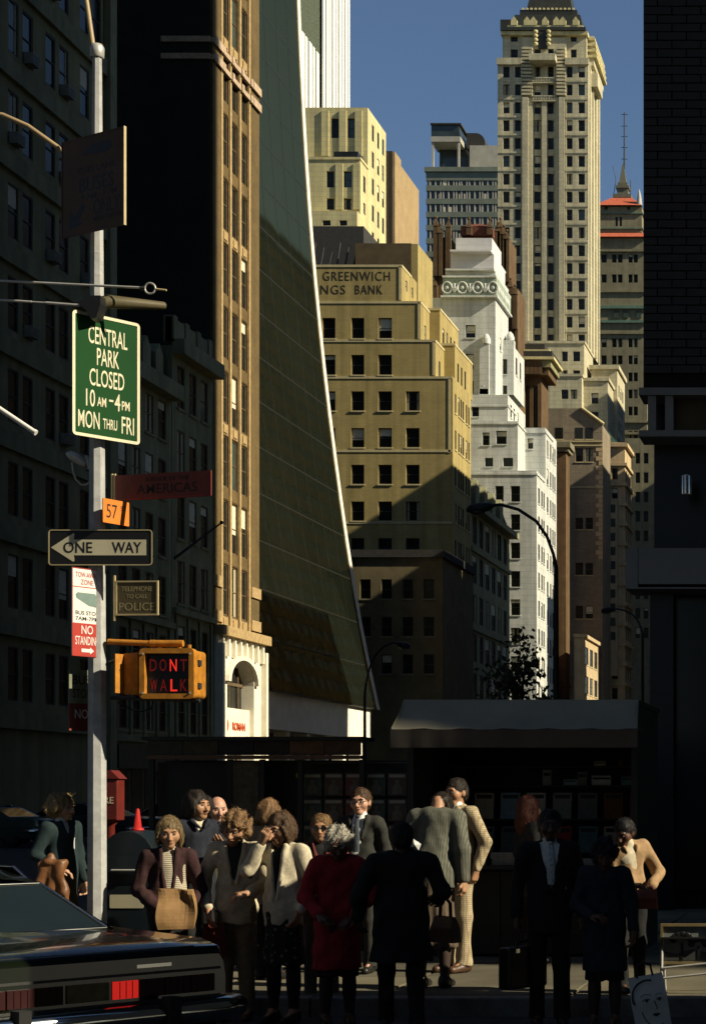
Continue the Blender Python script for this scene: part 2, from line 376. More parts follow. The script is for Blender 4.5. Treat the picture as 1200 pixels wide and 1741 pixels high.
# grey fascia
fr = MB(); fr.box(PX(1071, DY), PX(1092, DY)-.008, DY-.5, DY+.6, PZ(1005, DY), PZ(940, DY)); fr.build('fascia_panel', M_gstone, t)
for i in range(5):
    fr = MB(); fr.box(PX(1092, DY)+1.3*i, PX(1092, DY)+1.3*(i+1)-.008, DY-.5, DY+.29, PZ(1000, DY), PZ(940, DY)); fr.build('fascia_panel', M_gstone, t)
fr = MB(); fr.box(PX(1071, DY), 6, DY-.52, DY+.28, PZ(1008, DY), PZ(1005, DY)-.004); fr.build('fascia_lip', M_gstone, t)
# wall lamp
fr = MB(); cx, cz = PX(1168, DY), PZ(845, DY); fr.lathe([(.0, 0), (.078, 0), (.08, .02), (.08, .26), (.07, .29), (0, .30)], (cx, DY-.12, cz), 20); lamp = fr.build('wall_lamp', M_spot, t)
fr = MB(); fr.box(cx-.03, cx+.03, DY-.06, DY+.3, cz+.1, cz+.16); fr.build('lamp_bracket', M_iron, lamp)
# shopfront posts and glass
for i in range(4):
    fr = MB(); fr.box(SX+.1+2.2*i, SX+.42+2.2*i, DY-.05, DY+.28, .128, PZ(1010, DY)); fr.build('shopfront_pier', M_dkstone, t)
    fr = MB(); fr.box(SX+.43+2.2*i, SX+2.29+2.2*i, DY+.18, DY+.2, .4, PZ(1015, DY)); fr.build('shop_window', M_glass, t)
finish(t, (SX, DY, .13))

# buildings further along the same (south) side: they shade the street and show in the mirror glass
def south_building(y0, y1, h, label, depth=28, mm=None):
    t = thing('street_building', label, 'building', group='buildings along the shaded south side of the street')
    mm = mm or M_south
    b = MB(); b.box(SX+.1, SX+depth, y0, y1, .12, h); b.build('wall', M_southg, t)
    n = int((h-2)/3.9)
    for k in range(n+1):
        z = 4+k*3.9; b = MB(); b.box(SX-.05, SX+depth+.02, y0-.02, y1+.02, z, min(z+1.9, h+.6)); b.build('spandrel', mm, t)
    for k in range(int((y1-y0)/4.2)+1):
        y = y0+k*4.2; b = MB(); b.box(SX-.12, SX+.09, y, min(y+1.3, y1), .2, h-.1); b.build('pier', mm, t)
    b = MB(); b.box(SX-.3, SX+depth, y0, y1, h+.61, h+1.2); b.build('cornice', mm, t)
    finish(t, (SX, y0, .12))
south_building(106.5, 112, 22, 'low brown building beyond the black corner tower')
south_building(121.5, 140.8, 40, 'brown mid-rise beyond the low building', 10, mat('street_wall_grey', (.16, .14, .10), .9))
south_building(149.6, 173.5, 45.5, 'grey brown mid-rise with piers, middle of the south side', 26)
south_building(174, 213.5, 58.5, 'tall brown block that shades the savings bank', 26, mat('street_wall_tan', (.14, .11, .065), .9))
south_building(214, 238.5, 22, 'low block that lets sun through to the white stepped tower', 20)
south_building(239, 251, 51, 'narrow mid-rise past the low block', 18, mat('street_wall_grey', (.16, .14, .10), .9))
south_building(266, 288, 71, 'tall brown block far along the south side', 26)
south_building(289, 466, 104, 'longest and tallest brown block at the far end of the south side', 30, mat('street_wall_tan', (.14, .11, .065), .9))
# unseen tower added to the south, placed to shade the corner building and newsstands
t = thing('shade_tower', 'tall unseen tower added down the avenue for its shade', 'building')
b = MB(); b.box(56, 92, 5.9, 24, 0, 125); b.build('wall', M_southg, t)
for k in range(30): b = MB(); b.box(55.9, 92.1, 5.8, 24.1, 4+k*4, 6+k*4); b.build('spandrel', M_south, t)
finish(t, (74, 12, 0))

# blocks around the crossing, outside the picture: they close the sky in around the corner and show in paint and glass
def avenue_block(x0, x1, y0, y1, h, label):
    t = thing('avenue_block', label, 'building', group='blocks around the crossing')
    q = MB(); q.box(x0, x1, y0, y1, .1, h); q.build('wall', M_southg, t)
    for k in range(int(h/4)): q = MB(); q.box(x0-.1, x1+.1, y0-.1, y1+.1, 4+k*4, 6.2+k*4); q.build('spandrel', M_south, t)
    for k in range(int((x1-x0)/5)): q = MB(); q.box(x0+k*5, x0+k*5+1.4, y0-.2, y1+.2, .2, h-.3); q.build('pier', M_south, t)
    finish(t, ((x0+x1)/2, y0, .1))
avenue_block(-6, 54, -44, -16, 64, 'brown block behind the viewer, south-west corner of the crossing')
avenue_block(-130, -44, -50, -16, 84, 'taller brown block behind the viewer, north-west corner of the crossing')
avenue_block(-90, -41, 26, 73, 80, 'brown block at the north-east corner, left of the picture')
avenue_block(31, 55, 26, 80, 60, 'brown block next to the black corner building, along the avenue')

# ---------------------------------------------------------------- left: dark office building
t = thing('office_building', 'tall shaded stone office building with air conditioners at the left edge', 'building')
y0, y1 = 74.0, PD(188, NX)
fl = 4.45; S = []
cols = []
y = y1-1.3
while y > 76:
    cols += [(y-1.15, y), (y-2.75, y-1.6)]; y -= 4.2
for k in range(1, 17):
    for a, b in cols: S.append((a, b, 1.8+k*fl, 1.8+k*fl+2.6))
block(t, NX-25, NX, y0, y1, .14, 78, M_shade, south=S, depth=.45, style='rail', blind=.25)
for k in range(1, 17):
    b = MB(); b.box(NX+.004, NX+.22, y0, y1, 1.8+k*fl-1.35, 1.8+k*fl-.45); b.build('ledge', M_shade2, t)
b = MB(); b.box(NX+.004, NX+.35, y1-.9, y1, .2, 78); b.build('corner_pier', M_shade2, t)
ac = MB(); ac.box(-.38, .38, -.42, .3, 0, .55, 0)
for k in range(5): ac.box(-.33, .33, -.432, -.42, .06+k*.09, .11+k*.09, 1)
ac_me = ac.mesh('air_conditioner', [mat('ac_metal', (.22, .21, .17), .6), M_iron])
for k, c in ((8, 2), (8, 4), (7, 2), (9, 3), (9, 5), (6, 3), (5, 4), (6, 1), (4, 2), (7, 5)):
    if c < len(cols): a, b = cols[c]; ob('air_conditioner', ac_me, t, (NX, (a+b)/2, 1.8+k*fl+.05), (0, 0, rad(90)))
finish(t, (NX, y0, .14))

# townhouses between it and the slim tower
def townhouse(x_a, x_b, ytop, ncol, nfl, label, mm, mans):
    t = thing('townhouse', label, 'building')
    y0, y1 = PD(x_a, NX)+.05, PD(x_b, NX)-.05
    D = (y0+y1)/2; H = PZ(ytop, D); fh = (H-5)/nfl; S = []
    pitch = (y1-y0-1.0)/ncol
    for k in range(nfl):
        for c in range(ncol):
            a = y0+.5+pitch*(c+.18); S.append((a, a+pitch*.62, 5.4+k*fh, 5.4+k*fh+fh*.66))
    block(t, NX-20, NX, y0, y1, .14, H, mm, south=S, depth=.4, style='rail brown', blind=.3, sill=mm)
    for k in range(nfl+1):
        if k in (0, 2, nfl): b = MB(); b.box(NX+.004, NX+(.75 if k == nfl else .28), y0, y1, 4.7+k*fh-(0 if k < nfl else .2), 5.05+k*fh+(0 if k < nfl else .35)); b.build('cornice', mm, t)
    for c in range(ncol+1):
        a = y0+.5+pitch*c-.12; b = MB(); b.box(NX+.004, NX+.14, a, a+.28, 5.06, 4.6+2*fh); b.build('pilaster', mm, t)
    b = MB(); z = H+.2
    if mans:
        b.add([(NX-.2, y0, z), (NX-.2, y1, z), (NX-2.4, y1, z+3.4), (NX-2.4, y0, z+3.4), (NX-15, y0, z+3.4), (NX-15, y1, z+3.4), (NX-15, y0, z), (NX-15, y1, z)],
            [(0, 1, 2, 3), (3, 2, 5, 4), (0, 3, 4, 6), (1, 7, 5, 2)]); b.build('mansard_roof', M_roof, t)
        for c in range(ncol):
            a = y0+.5+pitch*(c+.2); d = MB(); d.extrude([(0, 0), (pitch*.6, 0), (pitch*.6, 1.7), (pitch*.3, 2.3), (0, 1.7)], 0, 1.8)
            ob('dormer', d.mesh('dormer', mm), t, (NX-.15, a, z+.1), (0, 0, rad(90)))
    else:
        b.box(NX-.4, NX, y0, y1, z, z+1.5); b.build('parapet', mm, t)
        for c in range(ncol+1):
            a = y0+pitch*c; d = MB(); d.box(NX-.5, NX+.12, a, a+.6, z+.004, z+1.62); d.build('parapet_pier', mm, t)
    b = MB(); b.box(NX+.01, NX+.3, y0+.2, y1-.2, 3.2, 4.5); b.build('shop_sign_band', mat('shop_sign_dark', (.06, .05, .035), .6), t)
    for c in range(ncol):
        a = y0+.5+pitch*c; b = MB(); b.box(NX+.01, NX+.05, a+.15, a+pitch-.1, .5, 3.1); b.build('shop_window', M_glass, t)
    finish(t, (NX, y0, .14))
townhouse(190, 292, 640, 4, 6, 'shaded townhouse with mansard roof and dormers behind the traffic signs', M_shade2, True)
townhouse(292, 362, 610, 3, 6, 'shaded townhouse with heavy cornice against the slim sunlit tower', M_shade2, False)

# ---------------------------------------------------------------- slim brick tower
t = thing('slim_tower', 'slim brown brick tower with sunlit piers and white arched entrance', 'building')
y0, y1 = PD(362, NX), PD(441, NX); Wd = y1-y0; H = 62
Zc = PZ(1062, y0)           # cornice above portal
bays = [(.215, .335), (.42, .54), (.625, .745)]
fl = 4.15; S = []
nf = int((H-Zc-2)/fl)
for k in range(nf):
    for a, b in bays:
        S.append((y0+(a-.01)*Wd, y0+(b+.015)*Wd, Zc+.85+k*fl, Zc+.85+k*fl+3.3))
block(t, NX-22, NX-.12, y0, y1, Zc, H, M_slim, south=S, sdepth=.14, style='rail brown', blind=.15)
q = MB(); q.box(NX-22, NX-.2, y0-.12, y0-.005, Zc-8, H); q.build('party_wall', mat('dark_party_wall', (.022, .02, .015), .9, .3, .5), t)  # separate near-black slab over the tower's west side
# projecting brick piers and finer ribs
def sbox(nm, a, b, z0, z1, pr, mm, x0=NX-.118): q = MB(); q.box(x0, NX+pr, y0+a*Wd, y0+b*Wd, z0, z1); return q.build(nm, mm, t)
sbox('corner_pier', .0, .165, Zc+.004, H, .0, M_slim); sbox('corner_pier', .80, .998, Zc+.004, H, .0, M_slim)
for a in (.178, .36, .565, .77): sbox('pier', a-.012, a+.022, Zc+.004, H, .03, M_slimst)
for a in (.395, .60): sbox('rib', a-.012, a+.008, Zc+.004, H, -.04, M_slimst)
for k in range(nf):
    for a, b in bays:
        q = sbox('spandrel', a-.005, b+.005, Zc+.06+k*fl, Zc+.74+k*fl, -.085, M_slim if k % 3 else M_slimst)
        if k % 3 == 0: sbox('spandrel_panel', a+.02, b-.02, Zc+.15+k*fl, Zc+.66+k*fl, -.02, M_slimst, NX-.068)
for yy in (97, 68):
    z = PZ(yy, y0); sbox('stone_band', -.01, 1.0, z-.12, z+.2, .1, M_pink)
    q = MB(); q.box(NX-3.2, NX-.13, y0-.26, y0-.124, z-.15, z+.2); q.build('stone_band', M_pink, t)
    for a, b in ((.0, .165), (.17, .21), (.355, .4), (.56, .605), (.76, .8), (.81, .99)): sbox('band_block', a, b, z-.2, z+.32, .19, M_pink, NX+.104)
for yy in (985, 1045):
    z = PZ(yy, y0); sbox('stone_band', -.005, .17, z-.35, z+.35, .13, M_slimst, NX+.004); sbox('stone_band', .795, 1.0, z-.35, z+.35, .13, M_slimst, NX+.004)
sbox('cornice', -.02, 1.03, Zc-.62, Zc-.004, .75, M_slimst, NX-2)
# arched stone portal
q = MB(); zt = Zc-.63; zb = .14
ac_, aw = .5, .29; z_sp = zt-2.85
zs = []; npt = 14; cy = y0+ac_*Wd; r = aw*Wd
arch = [(cy-r*math.cos(math.pi*i/npt), z_sp+r*.55*math.sin(math.pi*i/npt)) for i in range(npt+1)]
P = lambda a, z, d=0: (NX+.25-d, a, z)
ya, yb = y0+.0, y1
q.quad(P(ya, zb), P(cy-r, zb), P(cy-r, z_sp), P(ya, z_sp)); q.quad(P(cy+r, zb), P(yb, zb), P(yb, z_sp), P(cy+r, z_sp))
q.quad(P(ya, z_sp), P(cy-r, z_sp), P(cy-r, zt), P(ya, zt)); q.quad(P(cy+r, z_sp), P(yb, z_sp), P(yb, zt), P(cy+r, zt))
for i in range(npt):
    q.quad(P(*arch[i]), P(*arch[i+1]), P(arch[i+1][0], zt), P(arch[i][0], zt)); q.quad(P(*arch[i+1]), P(*arch[i]), P(*arch[i], .9), P(*arch[i+1], .9))
q.quad(P(cy-r, z_sp), P(cy-r, zb), P(cy-r, zb, .9), P(cy-r, z_sp, .9)); q.quad(P(cy+r, zb), P(cy+r, z_sp), P(cy+r, z_sp, .9), P(cy+r, zb, .9))
q.quad((NX+.25, ya, zb), (NX+.25, ya, zt), (NX-20, ya, zt), (NX-20, ya, zb)); q.quad((NX+.25, yb, zt), (NX+.25, yb, zb), (NX-20, yb, zb), (NX-20, yb, zt))
por = q.build('portal', M_portal, t)
q = MB(); 
for i in range(npt):
    a0, a1 = math.pi*i/npt, math.pi*(i+1)/npt
    pts = []
    for rr, xx in ((r*1.02, .55), (r*1.2, .55), (r*1.2, .26), (r*1.02, .26)):
        for a in (a0, a1): pts.append((NX+xx, cy-rr*math.cos(a), z_sp+rr*.55*math.sin(a)+.02))
    q.add(pts, [(0, 1, 3, 2), (2, 3, 5, 4), (0, 6, 7, 1), (6, 4, 5, 7)])
q.build('arch_moulding', M_portal, por)
for k in range(8):
    a = ya+.6+k*(Wd-1.2)/7; q = MB(); q.box(NX+.254, NX+.5, a-.13, a+.13, zt-1.25, zt-.02, top=(0, 0)); q.build('fluting', M_portal, por)
for a in (ya+.25, yb-.25): q = MB(); q.box(NX+.254, NX+.62, a-.22, a+.22, zb, zt-.5); q.build('pilaster', M_portal, por)
q = MB(); q.quad((NX-.6, cy-r, zb), (NX-.6, cy+r, zb), (NX-.6, cy+r, z_sp+r*.55), (NX-.6, cy-r, z_sp+r*.55)); q.build('arch_window', M_glass, por)
for k in (-.33, .33, 0): q = MB(); q.box(NX-.59, NX-.5, cy+k*r*2-.06, cy+k*r*2+.06, zb, z_sp+r*.5); q.build('mullion', M_sashb, por)
for z in (z_sp, z_sp-2.2): q = MB(); q.box(NX-.595, NX-.48, cy-r, cy+r, z-.1, z+.1); q.build('transom', M_sashb, por)
q = MB(); q.box(NX-.4, NX-.3, cy-r*.9, cy-r*.2, z_sp-3.3, z_sp-2.3); q.build('window_sign', mat('sign_red', (.5, .07, .02), .5), por)
q = MB(); zsg = PZ(1236, y0); q.box(NX-.3, NX-.05, cy-r, cy+r, zsg-1.2, zsg+1.35); q.build('shop_sign', M_portal, por)
q = MB(); q.tube([(NX-.04, cy-r*.75+.0, zsg+.2), (NX-.01, cy-r*.75, zsg+.2)], .42, 16); q.build('sign_emblem', MATS['sign_red'], por)
ob('sign_lettering', text_mesh('sign_lettering', 'ROMAN', .72, MATS['sign_red'], .02), por, (NX-.02, cy+.45, zsg+.15), (0, 0, rad(90)))
q = MB(); q.box(NX-22, NX-.05, y0+.1, y1-.1, .14, zb+6); 
finish(t, (NX, y0, .14))

# ---------------------------------------------------------------- curved glass tower
t = thing('glass_tower', 'dark mirror-glass tower with a flared curved front and white travertine edge', 'building')
E = 158.0
curve = [(505, -60), (505, 0), (508, 60), (512, 140), (517, 240), (525, 370), (533, 460), (541, 545), (552, 650), (563, 740), (571, 800), (584, 890), (598, 990), (614, 1080), (626, 1140), (636, 1200)]
cp = [(PX(a, E), PZ(b, E)) for a, b in curve]; cp.reverse()
cp = [(cp[0][0]+.3, 8.9)]+cp[1:]
y0g = 129.2
# floors: resample every 3.6 m
zz = [8.9+3.62*k for k in range(int((cp[-1][1]-8.9)/3.62)+1)]
xs = np.interp(zz, [c[1] for c in cp], [c[0] for c in cp])
# smooth the profile
for _ in range(3): xs[1:-1] = (xs[:-2]+2*xs[1:-1]+xs[2:])/4
ncol = 9
for k in range(len(zz)-1):
    q = MB(); q.add([(xs[k], y0g, zz[k]+.05), (xs[k], E-.3, zz[k]+.05), (xs[k+1], E-.3, zz[k+1]-.05), (xs[k+1], y0g, zz[k+1]-.05)], [(0, 1, 2, 3)]); q.build('glass_row', M_solow, t)
    q = MB(); q.box(xs[k]-.2, xs[k]+.012, y0g, E-.3, zz[k]-.045, zz[k]+.045); q.build('floor_line', M_mull, t)
for c in range(1, ncol):
    y = y0g+(E-.3-y0g)*c/ncol; q = MB(); 
    for k in range(len(zz)-1):
        q.add([(xs[k]+.012, y-.03, zz[k]), (xs[k]+.012, y+.03, zz[k]), (xs[k+1]+.012, y+.03, zz[k+1]), (xs[k+1]+.012, y-.03, zz[k+1])], [(0, 1, 2, 3)])
    q.build('mullion', M_mull, t)
q = MB(); n = len(zz)          # travertine edge fin
for k in range(n-1):
    a, b = (xs[k], zz[k]), (xs[k+1], zz[k+1])
    for (d0, d1, e0, e1) in ((-1.5, .06, E-.28, E+.5),):
        vs = [(a[0]+d0, e0, a[1]), (a[0]+d1, e0, a[1]), (b[0]+d1, e0, b[1]), (b[0]+d0, e0, b[1]), (a[0]+d0, e1, a[1]), (a[0]+d1, e1, a[1]), (b[0]+d1, e1, b[1]), (b[0]+d0, e1, b[1])]
        q.add(vs, [(0, 1, 2, 3), (1, 5, 6, 2), (5, 4, 7, 6)])
q.build('travertine_edge', M_trav, t)
q = MB()
for k in range(n-1): q.add([(xs[k]-.25, y0g+.3, zz[k]), (xs[k]-.25, E-.3, zz[k]), (xs[k+1]-.25, E-.3, zz[k+1]), (xs[k+1]-.25, y0g+.3, zz[k+1])], [(0, 1, 2, 3)])
q.box(-80, xs[-1]-.5, y0g, E-.3, 8.9, zz[-1]); q.build('core', M_mull, t)
q = MB(); q.box(NX-12, NX+.15, PD(432, NX)-.3, E-.8, 6.3, 8.88); q.build('base_fascia', M_trav, t)
q = MB(); q.box(NX-14, NX-3, y0g+.3, E-1, .14, 6.28); q.build('lobby_glass', M_glass, t)
for k in range(6): q = MB(); q.box(NX-1.2, NX-.3, y0g+1+k*5, y0g+1.9+k*5, .14, 6.28); q.build('column', M_trav, t)
finish(t, (NX-10, y0g, .14))

# low dark building between glass tower and bank
t = thing('low_building', 'low dark flat-roofed building in shade below the savings bank', 'building')
D = 172.0
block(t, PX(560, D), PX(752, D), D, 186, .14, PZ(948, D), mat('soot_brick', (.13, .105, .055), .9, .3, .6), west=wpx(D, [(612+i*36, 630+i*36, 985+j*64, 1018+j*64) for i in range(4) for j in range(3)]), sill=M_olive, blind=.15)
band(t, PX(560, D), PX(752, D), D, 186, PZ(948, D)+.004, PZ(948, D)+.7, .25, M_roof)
finish(t, (PX(650, D), D, .14))

# ---------------------------------------------------------------- savings bank building
t = thing('bank_building', 'yellow brick stepped building with savings bank lettering on top', 'building')
D = 190.0; XW = PX(500, D)-22
def tier(xr, yt, yb, D0, D1, mm, west=(), south=(), xl=None, **k):
    return block(t, xl if xl is not None else XW, PX(xr, D0), D0, D1, PZ(yb, D0), PZ(yt, D0), mm, wpx(D0, west), south, **k)
def srows(Dl, ys, Dr):   # south-face windows: list of depths (d0,d1) and pixel rows measured at the corner depth
    return [(a, b, PZ(y1_, Dr), PZ(y0_, Dr)) for a, b in Dl for y0_, y1_ in ys]
colsx = [(548-49*0, 570), (597, 619), (643, 666)]
rows_u = [(540, 575), (603, 637)]
rows_l = [(665+62.5*k, 698+62.5*k) for k in range(8)]
W2 = [(a, b, c, d) for (c, d) in rows_u[:1] for a, b in [(499, 521)]+colsx]
W3 = [(a, b, c, d) for (c, d) in rows_u[1:] for a, b in [(499, 521)]+colsx]
W4 = [(a, b, c, d) for (c, d) in rows_l for a, b in [(499, 521)]+colsx+[(690, 713)]]
sw2 = [(191.4, 192.3)]
tier(683, 450, 512, D, 196.5, M_green, south=srows([(191.6, 192.3), (194.2, 194.9)], [(468, 486)], D))
tier(715, 512, 577, D, 194, M_green, W2, srows([(191.6, 192.4)], [(545, 575)], D), sill=M_greent)
tier(748, 524, 584, 194, 203, M_green, (), srows([(195.2, 196), (197, 197.8), (198.8, 199.6), (200.6, 201.4)], [(552, 580)], 194), xl=PX(690, 194))
tier(740, 577.3, 640, D, 194, M_green, W3, srows([(191.5, 192.3)], [(607, 636)], D), sill=M_greent)
tier(773, 584.3, 650, 194, 203, M_green, (), srows([(195.2, 196), (197, 197.8), (198.8, 199.6)], [(612, 645)], 194), xl=PX(720, 194))
sl_ = [(191, 191.7)]+[(192.6+i*1.05, 193.3+i*1.05) for i in range(3)]+[(196.4, 197.1), (197.6, 198.3)]
block(t, XW, NX, D, 199, .14, PZ(640.3, D), M_green, wpx(D, W4), srows(sl_, rows_l[:7], D), sill=M_greent)
for y_, xr in ((450, 683), (512, 715), (577.5, 740), (640, 768), (765, 768), (887, 768)):
    x1 = PX(xr, D); z = PZ(y_, D)
    band(t, XW, x1, D, D+4 if y_ < 640 else 198.9, z-.22, z+.02, .06, M_greent, 'string_course')
for xr, yt in ((748, 524), (773, 584)): band(t, PX(xr-40, 194), PX(xr, 194), 194, 202.9, PZ(yt, 194)-.2, PZ(yt, 194)+.03, .06, M_greent, 'string_course')
for x, ya, yb in ((710, 514, 576), (735, 580, 638), (762, 643, 770), (678, 452, 510)):     # pale corner strips
    q = MB(); X = PX(x, D); q.box(X, X+.22, D-.06, D-.004, PZ(yb, D), PZ(ya, D)); q.build('corner_strip', M_greent, t)
dl = mat('bronze_letters', (.035, .028, .018), .6)
for line, yy, xa, xb in (('THE', 470, 486, 535), ('GREENWICH', 470, 549, 663), ('SAVINGS', 493, 497, 587), ('BANK', 493, 604, 650)):
    me = text_mesh('lettering', line, 1.32, dl, -.006, .008, 'LEFT', 1.15)
    xsv = [v.co.x for v in me.vertices]; lo, hi = min(xsv), max(xsv); k = (PX(xb, D)-PX(xa, D))/(hi-lo)
    for v in me.vertices: v.co.x = (v.co.x-lo)*k
    ob('lettering', me, t, (PX(xa, D), D-.011, PZ(yy, D)))
# penthouse, its west shade put into dark brown brick, and dark rooftop plant
block(t, PX(604, 199), PX(699, 199), 199, 206, PZ(512, 199), PZ(413, 199), M_dkbrown, south=[(200.5, 201.3, PZ(470, 199), PZ(448, 199))])
q = MB(); q.box(PX(699, 199)+.004, PX(699, 199)+.7, 199.02, 206, PZ(512, 199), PZ(414, 199)); q.build('penthouse_side', M_green, t)
q = MB(); q.box(PX(500, 207), PX(618, 207), 207, 214, PZ(520, 207), PZ(384, 207)); q.build('rooftop_plant', M_roof, t)
q = MB(); 
for i in range(6): q.tube([(PX(530+i*14, 200), 200, PZ(455, 200)), (PX(536+i*14, 200), 200, PZ(412+(i % 3)*8, 200))], .12, 5)
q.build('roof_railing', M_iron, t)
finish(t, (NX-8, D, .14))

# ---------------------------------------------------------------- shaded mid building with mansard
t = thing('mansard_building', 'shaded grey green building with mansard roof and rows of tall windows', 'building')
y0, y1 = 199.4, PD(868, NX); Hc = PZ(868, 200); S = []
for k in range(7):
    for c in range(6):
        a = y0+1.2+c*(y1-y0-1.6)/6; S.append((a, a+2.2, 3.4+k*4.2, 3.4+k*4.2+3.0))
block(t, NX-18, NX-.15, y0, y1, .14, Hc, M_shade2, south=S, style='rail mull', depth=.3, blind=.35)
for k in range(0, 8, 2): q = MB(); q.box(NX-.148, NX+.12, y0, y1, 2.5+k*4.2, 2.95+k*4.2); q.build('ledge', M_shade2, t)
q = MB(); q.box(NX-18, NX+.9, y0, y1+.6, Hc+.004, Hc+.6); q.build('cornice', M_shade2, t)
q = MB(); pr = [(0, 0), (-.8, 2.4), (-2.0, 4.4), (-4.0, 5.8), (-14, 5.8)]
vs = []
for (dx, dz) in pr:
    for (yy) in (y0+.0, y1+dx*1.3): vs.append((NX+dx, yy, Hc+.62+dz))
fs = [(2*i, 2*i+1, 2*i+3, 2*i+2) for i in range(len(pr)-1)]; q.add(vs, fs)
q.add([vs[2*i+1] for i in range(len(pr))]+[(NX-14, y1, Hc+.62)], [tuple(range(len(pr)+1))]); q.build('mansard_roof', M_roof, t)
for c in range(4):
    a = y0+2+c*4.6; d = MB(); d.extrude([(0, 0), (1.9, 0), (1.9, 2.2), (.95, 3.0), (0, 2.2)], 0, 2.2); ob('dormer', d.mesh('dormer', M_shade2), t, (NX+.05, a, Hc+.7), (0, 0, rad(90)))
finish(t, (NX, y0, .14))

# ---------------------------------------------------------------- white stepped tower
t = thing('white_tower', 'white marble stepped tower with green carved frieze near its top', 'building')
XL = PX(700, 240)
def wt(xl, xr, yt, yb, D0, D1, west=(), south=(), mm=None, **k):
    return block(t, PX(xl, D0), PX(xr, D0), D0, D1, PZ(yb, D0), PZ(yt, D0), mm or M_white, wpx(D0, west), srows(south[0], south[1], D0) if south else (), depth=.3, sdepth=.09, sill=M_white, **k)
low_rows = [(826+48.3*k, 853+48.3*k) for k in range(8)]
wt(780, 912, 800, 1345, 238, 244.8, [(868, 884, a, b) for a, b in low_rows]+[(842, 856, a, b) for a, b in low_rows], ([(239.2, 240.4), (241.6, 242.6), (243.2, 244.2)], low_rows))
wt(860, 927, 727, 1345, 244.8, 254, [(897, 906, 745, 763)], ([(246, 247.2), (248.6, 249.6), (250.4, 251.4), (252, 253)], [(745+48.3*k, 772+48.3*k) for k in range(10)]))
wt(800, 880, 716, 800, 239.4, 246, [(843, 861, 732, 755), (820, 832, 735, 757), (855, 872, 778, 793), (824, 838, 778, 793)])
wt(780, 863, 671, 716, 240.2, 253, [(802, 814, 689, 708)], ([(242, 243), (244.4, 245.2), (247, 248)], [(682, 704)]))
wt(700, 842, 506, 671, 241, 250, [(791, 808, 552, 574), (791, 805, 601, 628), (791, 805, 647, 669)], ([(244, 245)], [(563, 585)]))
wt(835, 873, 588, 671, 246, 254, [(850, 862, 610, 636), (850, 862, 655, 670)], ([(247.5, 248.7), (250.5, 251.5)], [(602, 632)]))
for (xl, xr, yt, yb, dd, mm) in ((754, 845, 472, 505, -.5, M_frieze), (757, 842, 461, 471.6, 0, M_white), (764, 838, 429, 459.5, .6, M_whiteb), (771, 833, 399, 427.5, 1.3, M_whiteb)):
    block(t, PX(xl, 241), PX(xr, 241), 241+dd, 250-dd, PZ(yb, 241), PZ(yt, 241), mm)
for (y_, xl, xr) in ((505.5, 752, 846), (472, 755, 844), (460, 760, 840), (428, 768, 835)):
    q = MB(); q.box(PX(xl, 241)-.1, PX(xr, 241)+.1, 240.3, 250.6, PZ(y_, 241)-.12, PZ(y_, 241)+.12); q.build('ledge', M_white if y_ != 428 else M_whiteb, t)
# carved frieze: scroll rings and leaves
for i in range(7):
    x = PX(760+i*13, 240.5); z = PZ(489, 240.5)
    q = MB(); n = 14
    if i % 2 == 0: q.tube([(x+.62*math.cos(2*math.pi*k/n), 240.42, z+.72*math.sin(2*math.pi*k/n)) for k in range(n+1)], .12, 6); q.ball((x, 240.42, z), (.25, .12, .25), 8, 6)
    else:
        for a in (-.6, .0, .6): q.tube([(x, 240.44, z-.6), (x+a*.5, 240.4, z), (x+a*.9, 240.44, z+.6)], [.1, .16, .05], 6)
    q.build('frieze_carving', M_white, t)
for i in range(8):
    d = 242+i; q = MB(); q.ball((PX(845, 241)+.02, d, PZ(489, 241)), (.12, .38, .55), 8, 6); q.build('frieze_carving', M_white, t)
for x, D0, yt in ((853, 246, 588), (868, 246, 588), (824, 240.4, 671)):   # rounded finials on the corners
    q = MB(); X = PX(x, D0); q.box(X-.8, X+.4, D0+.1, D0+1.2, PZ(yt, D0)+.004, PZ(yt, D0)+.8); q.lathe([(.55, .8), (.6, 1.2), (.4, 1.7), (.15, 2.0), (0, 2.05)], (X-.2, D0+.65, PZ(yt, D0)), 10); q.build('finial', M_white, t)
q = MB(); q.box(PX(815, 240.5), PX(831, 240.5), 240.5, 240.98, PZ(670, 240.5), PZ(584, 240.5)); q.lathe([(.5, 0), (.55, .6), (.3, 1.2), (0, 1.4)], (PX(826, 240.5), 240.74, PZ(584, 240.5)), 10); q.build('buttress', M_white, t)
for (xl, xr, y_, D0) in ((780, 912, 806, 238), (800, 880, 720, 239.4), (780, 863, 690, 240.2), (860, 927, 735, 244.8)):
    q = MB(); q.box(PX(xl, D0), PX(xr, D0)+.12, D0-.12, D0+6, PZ(y_, D0)-.1, PZ(y_, D0)+.1); q.build('string_course', M_white, t)
finish(t, (PX(830, 240), 244, .14))

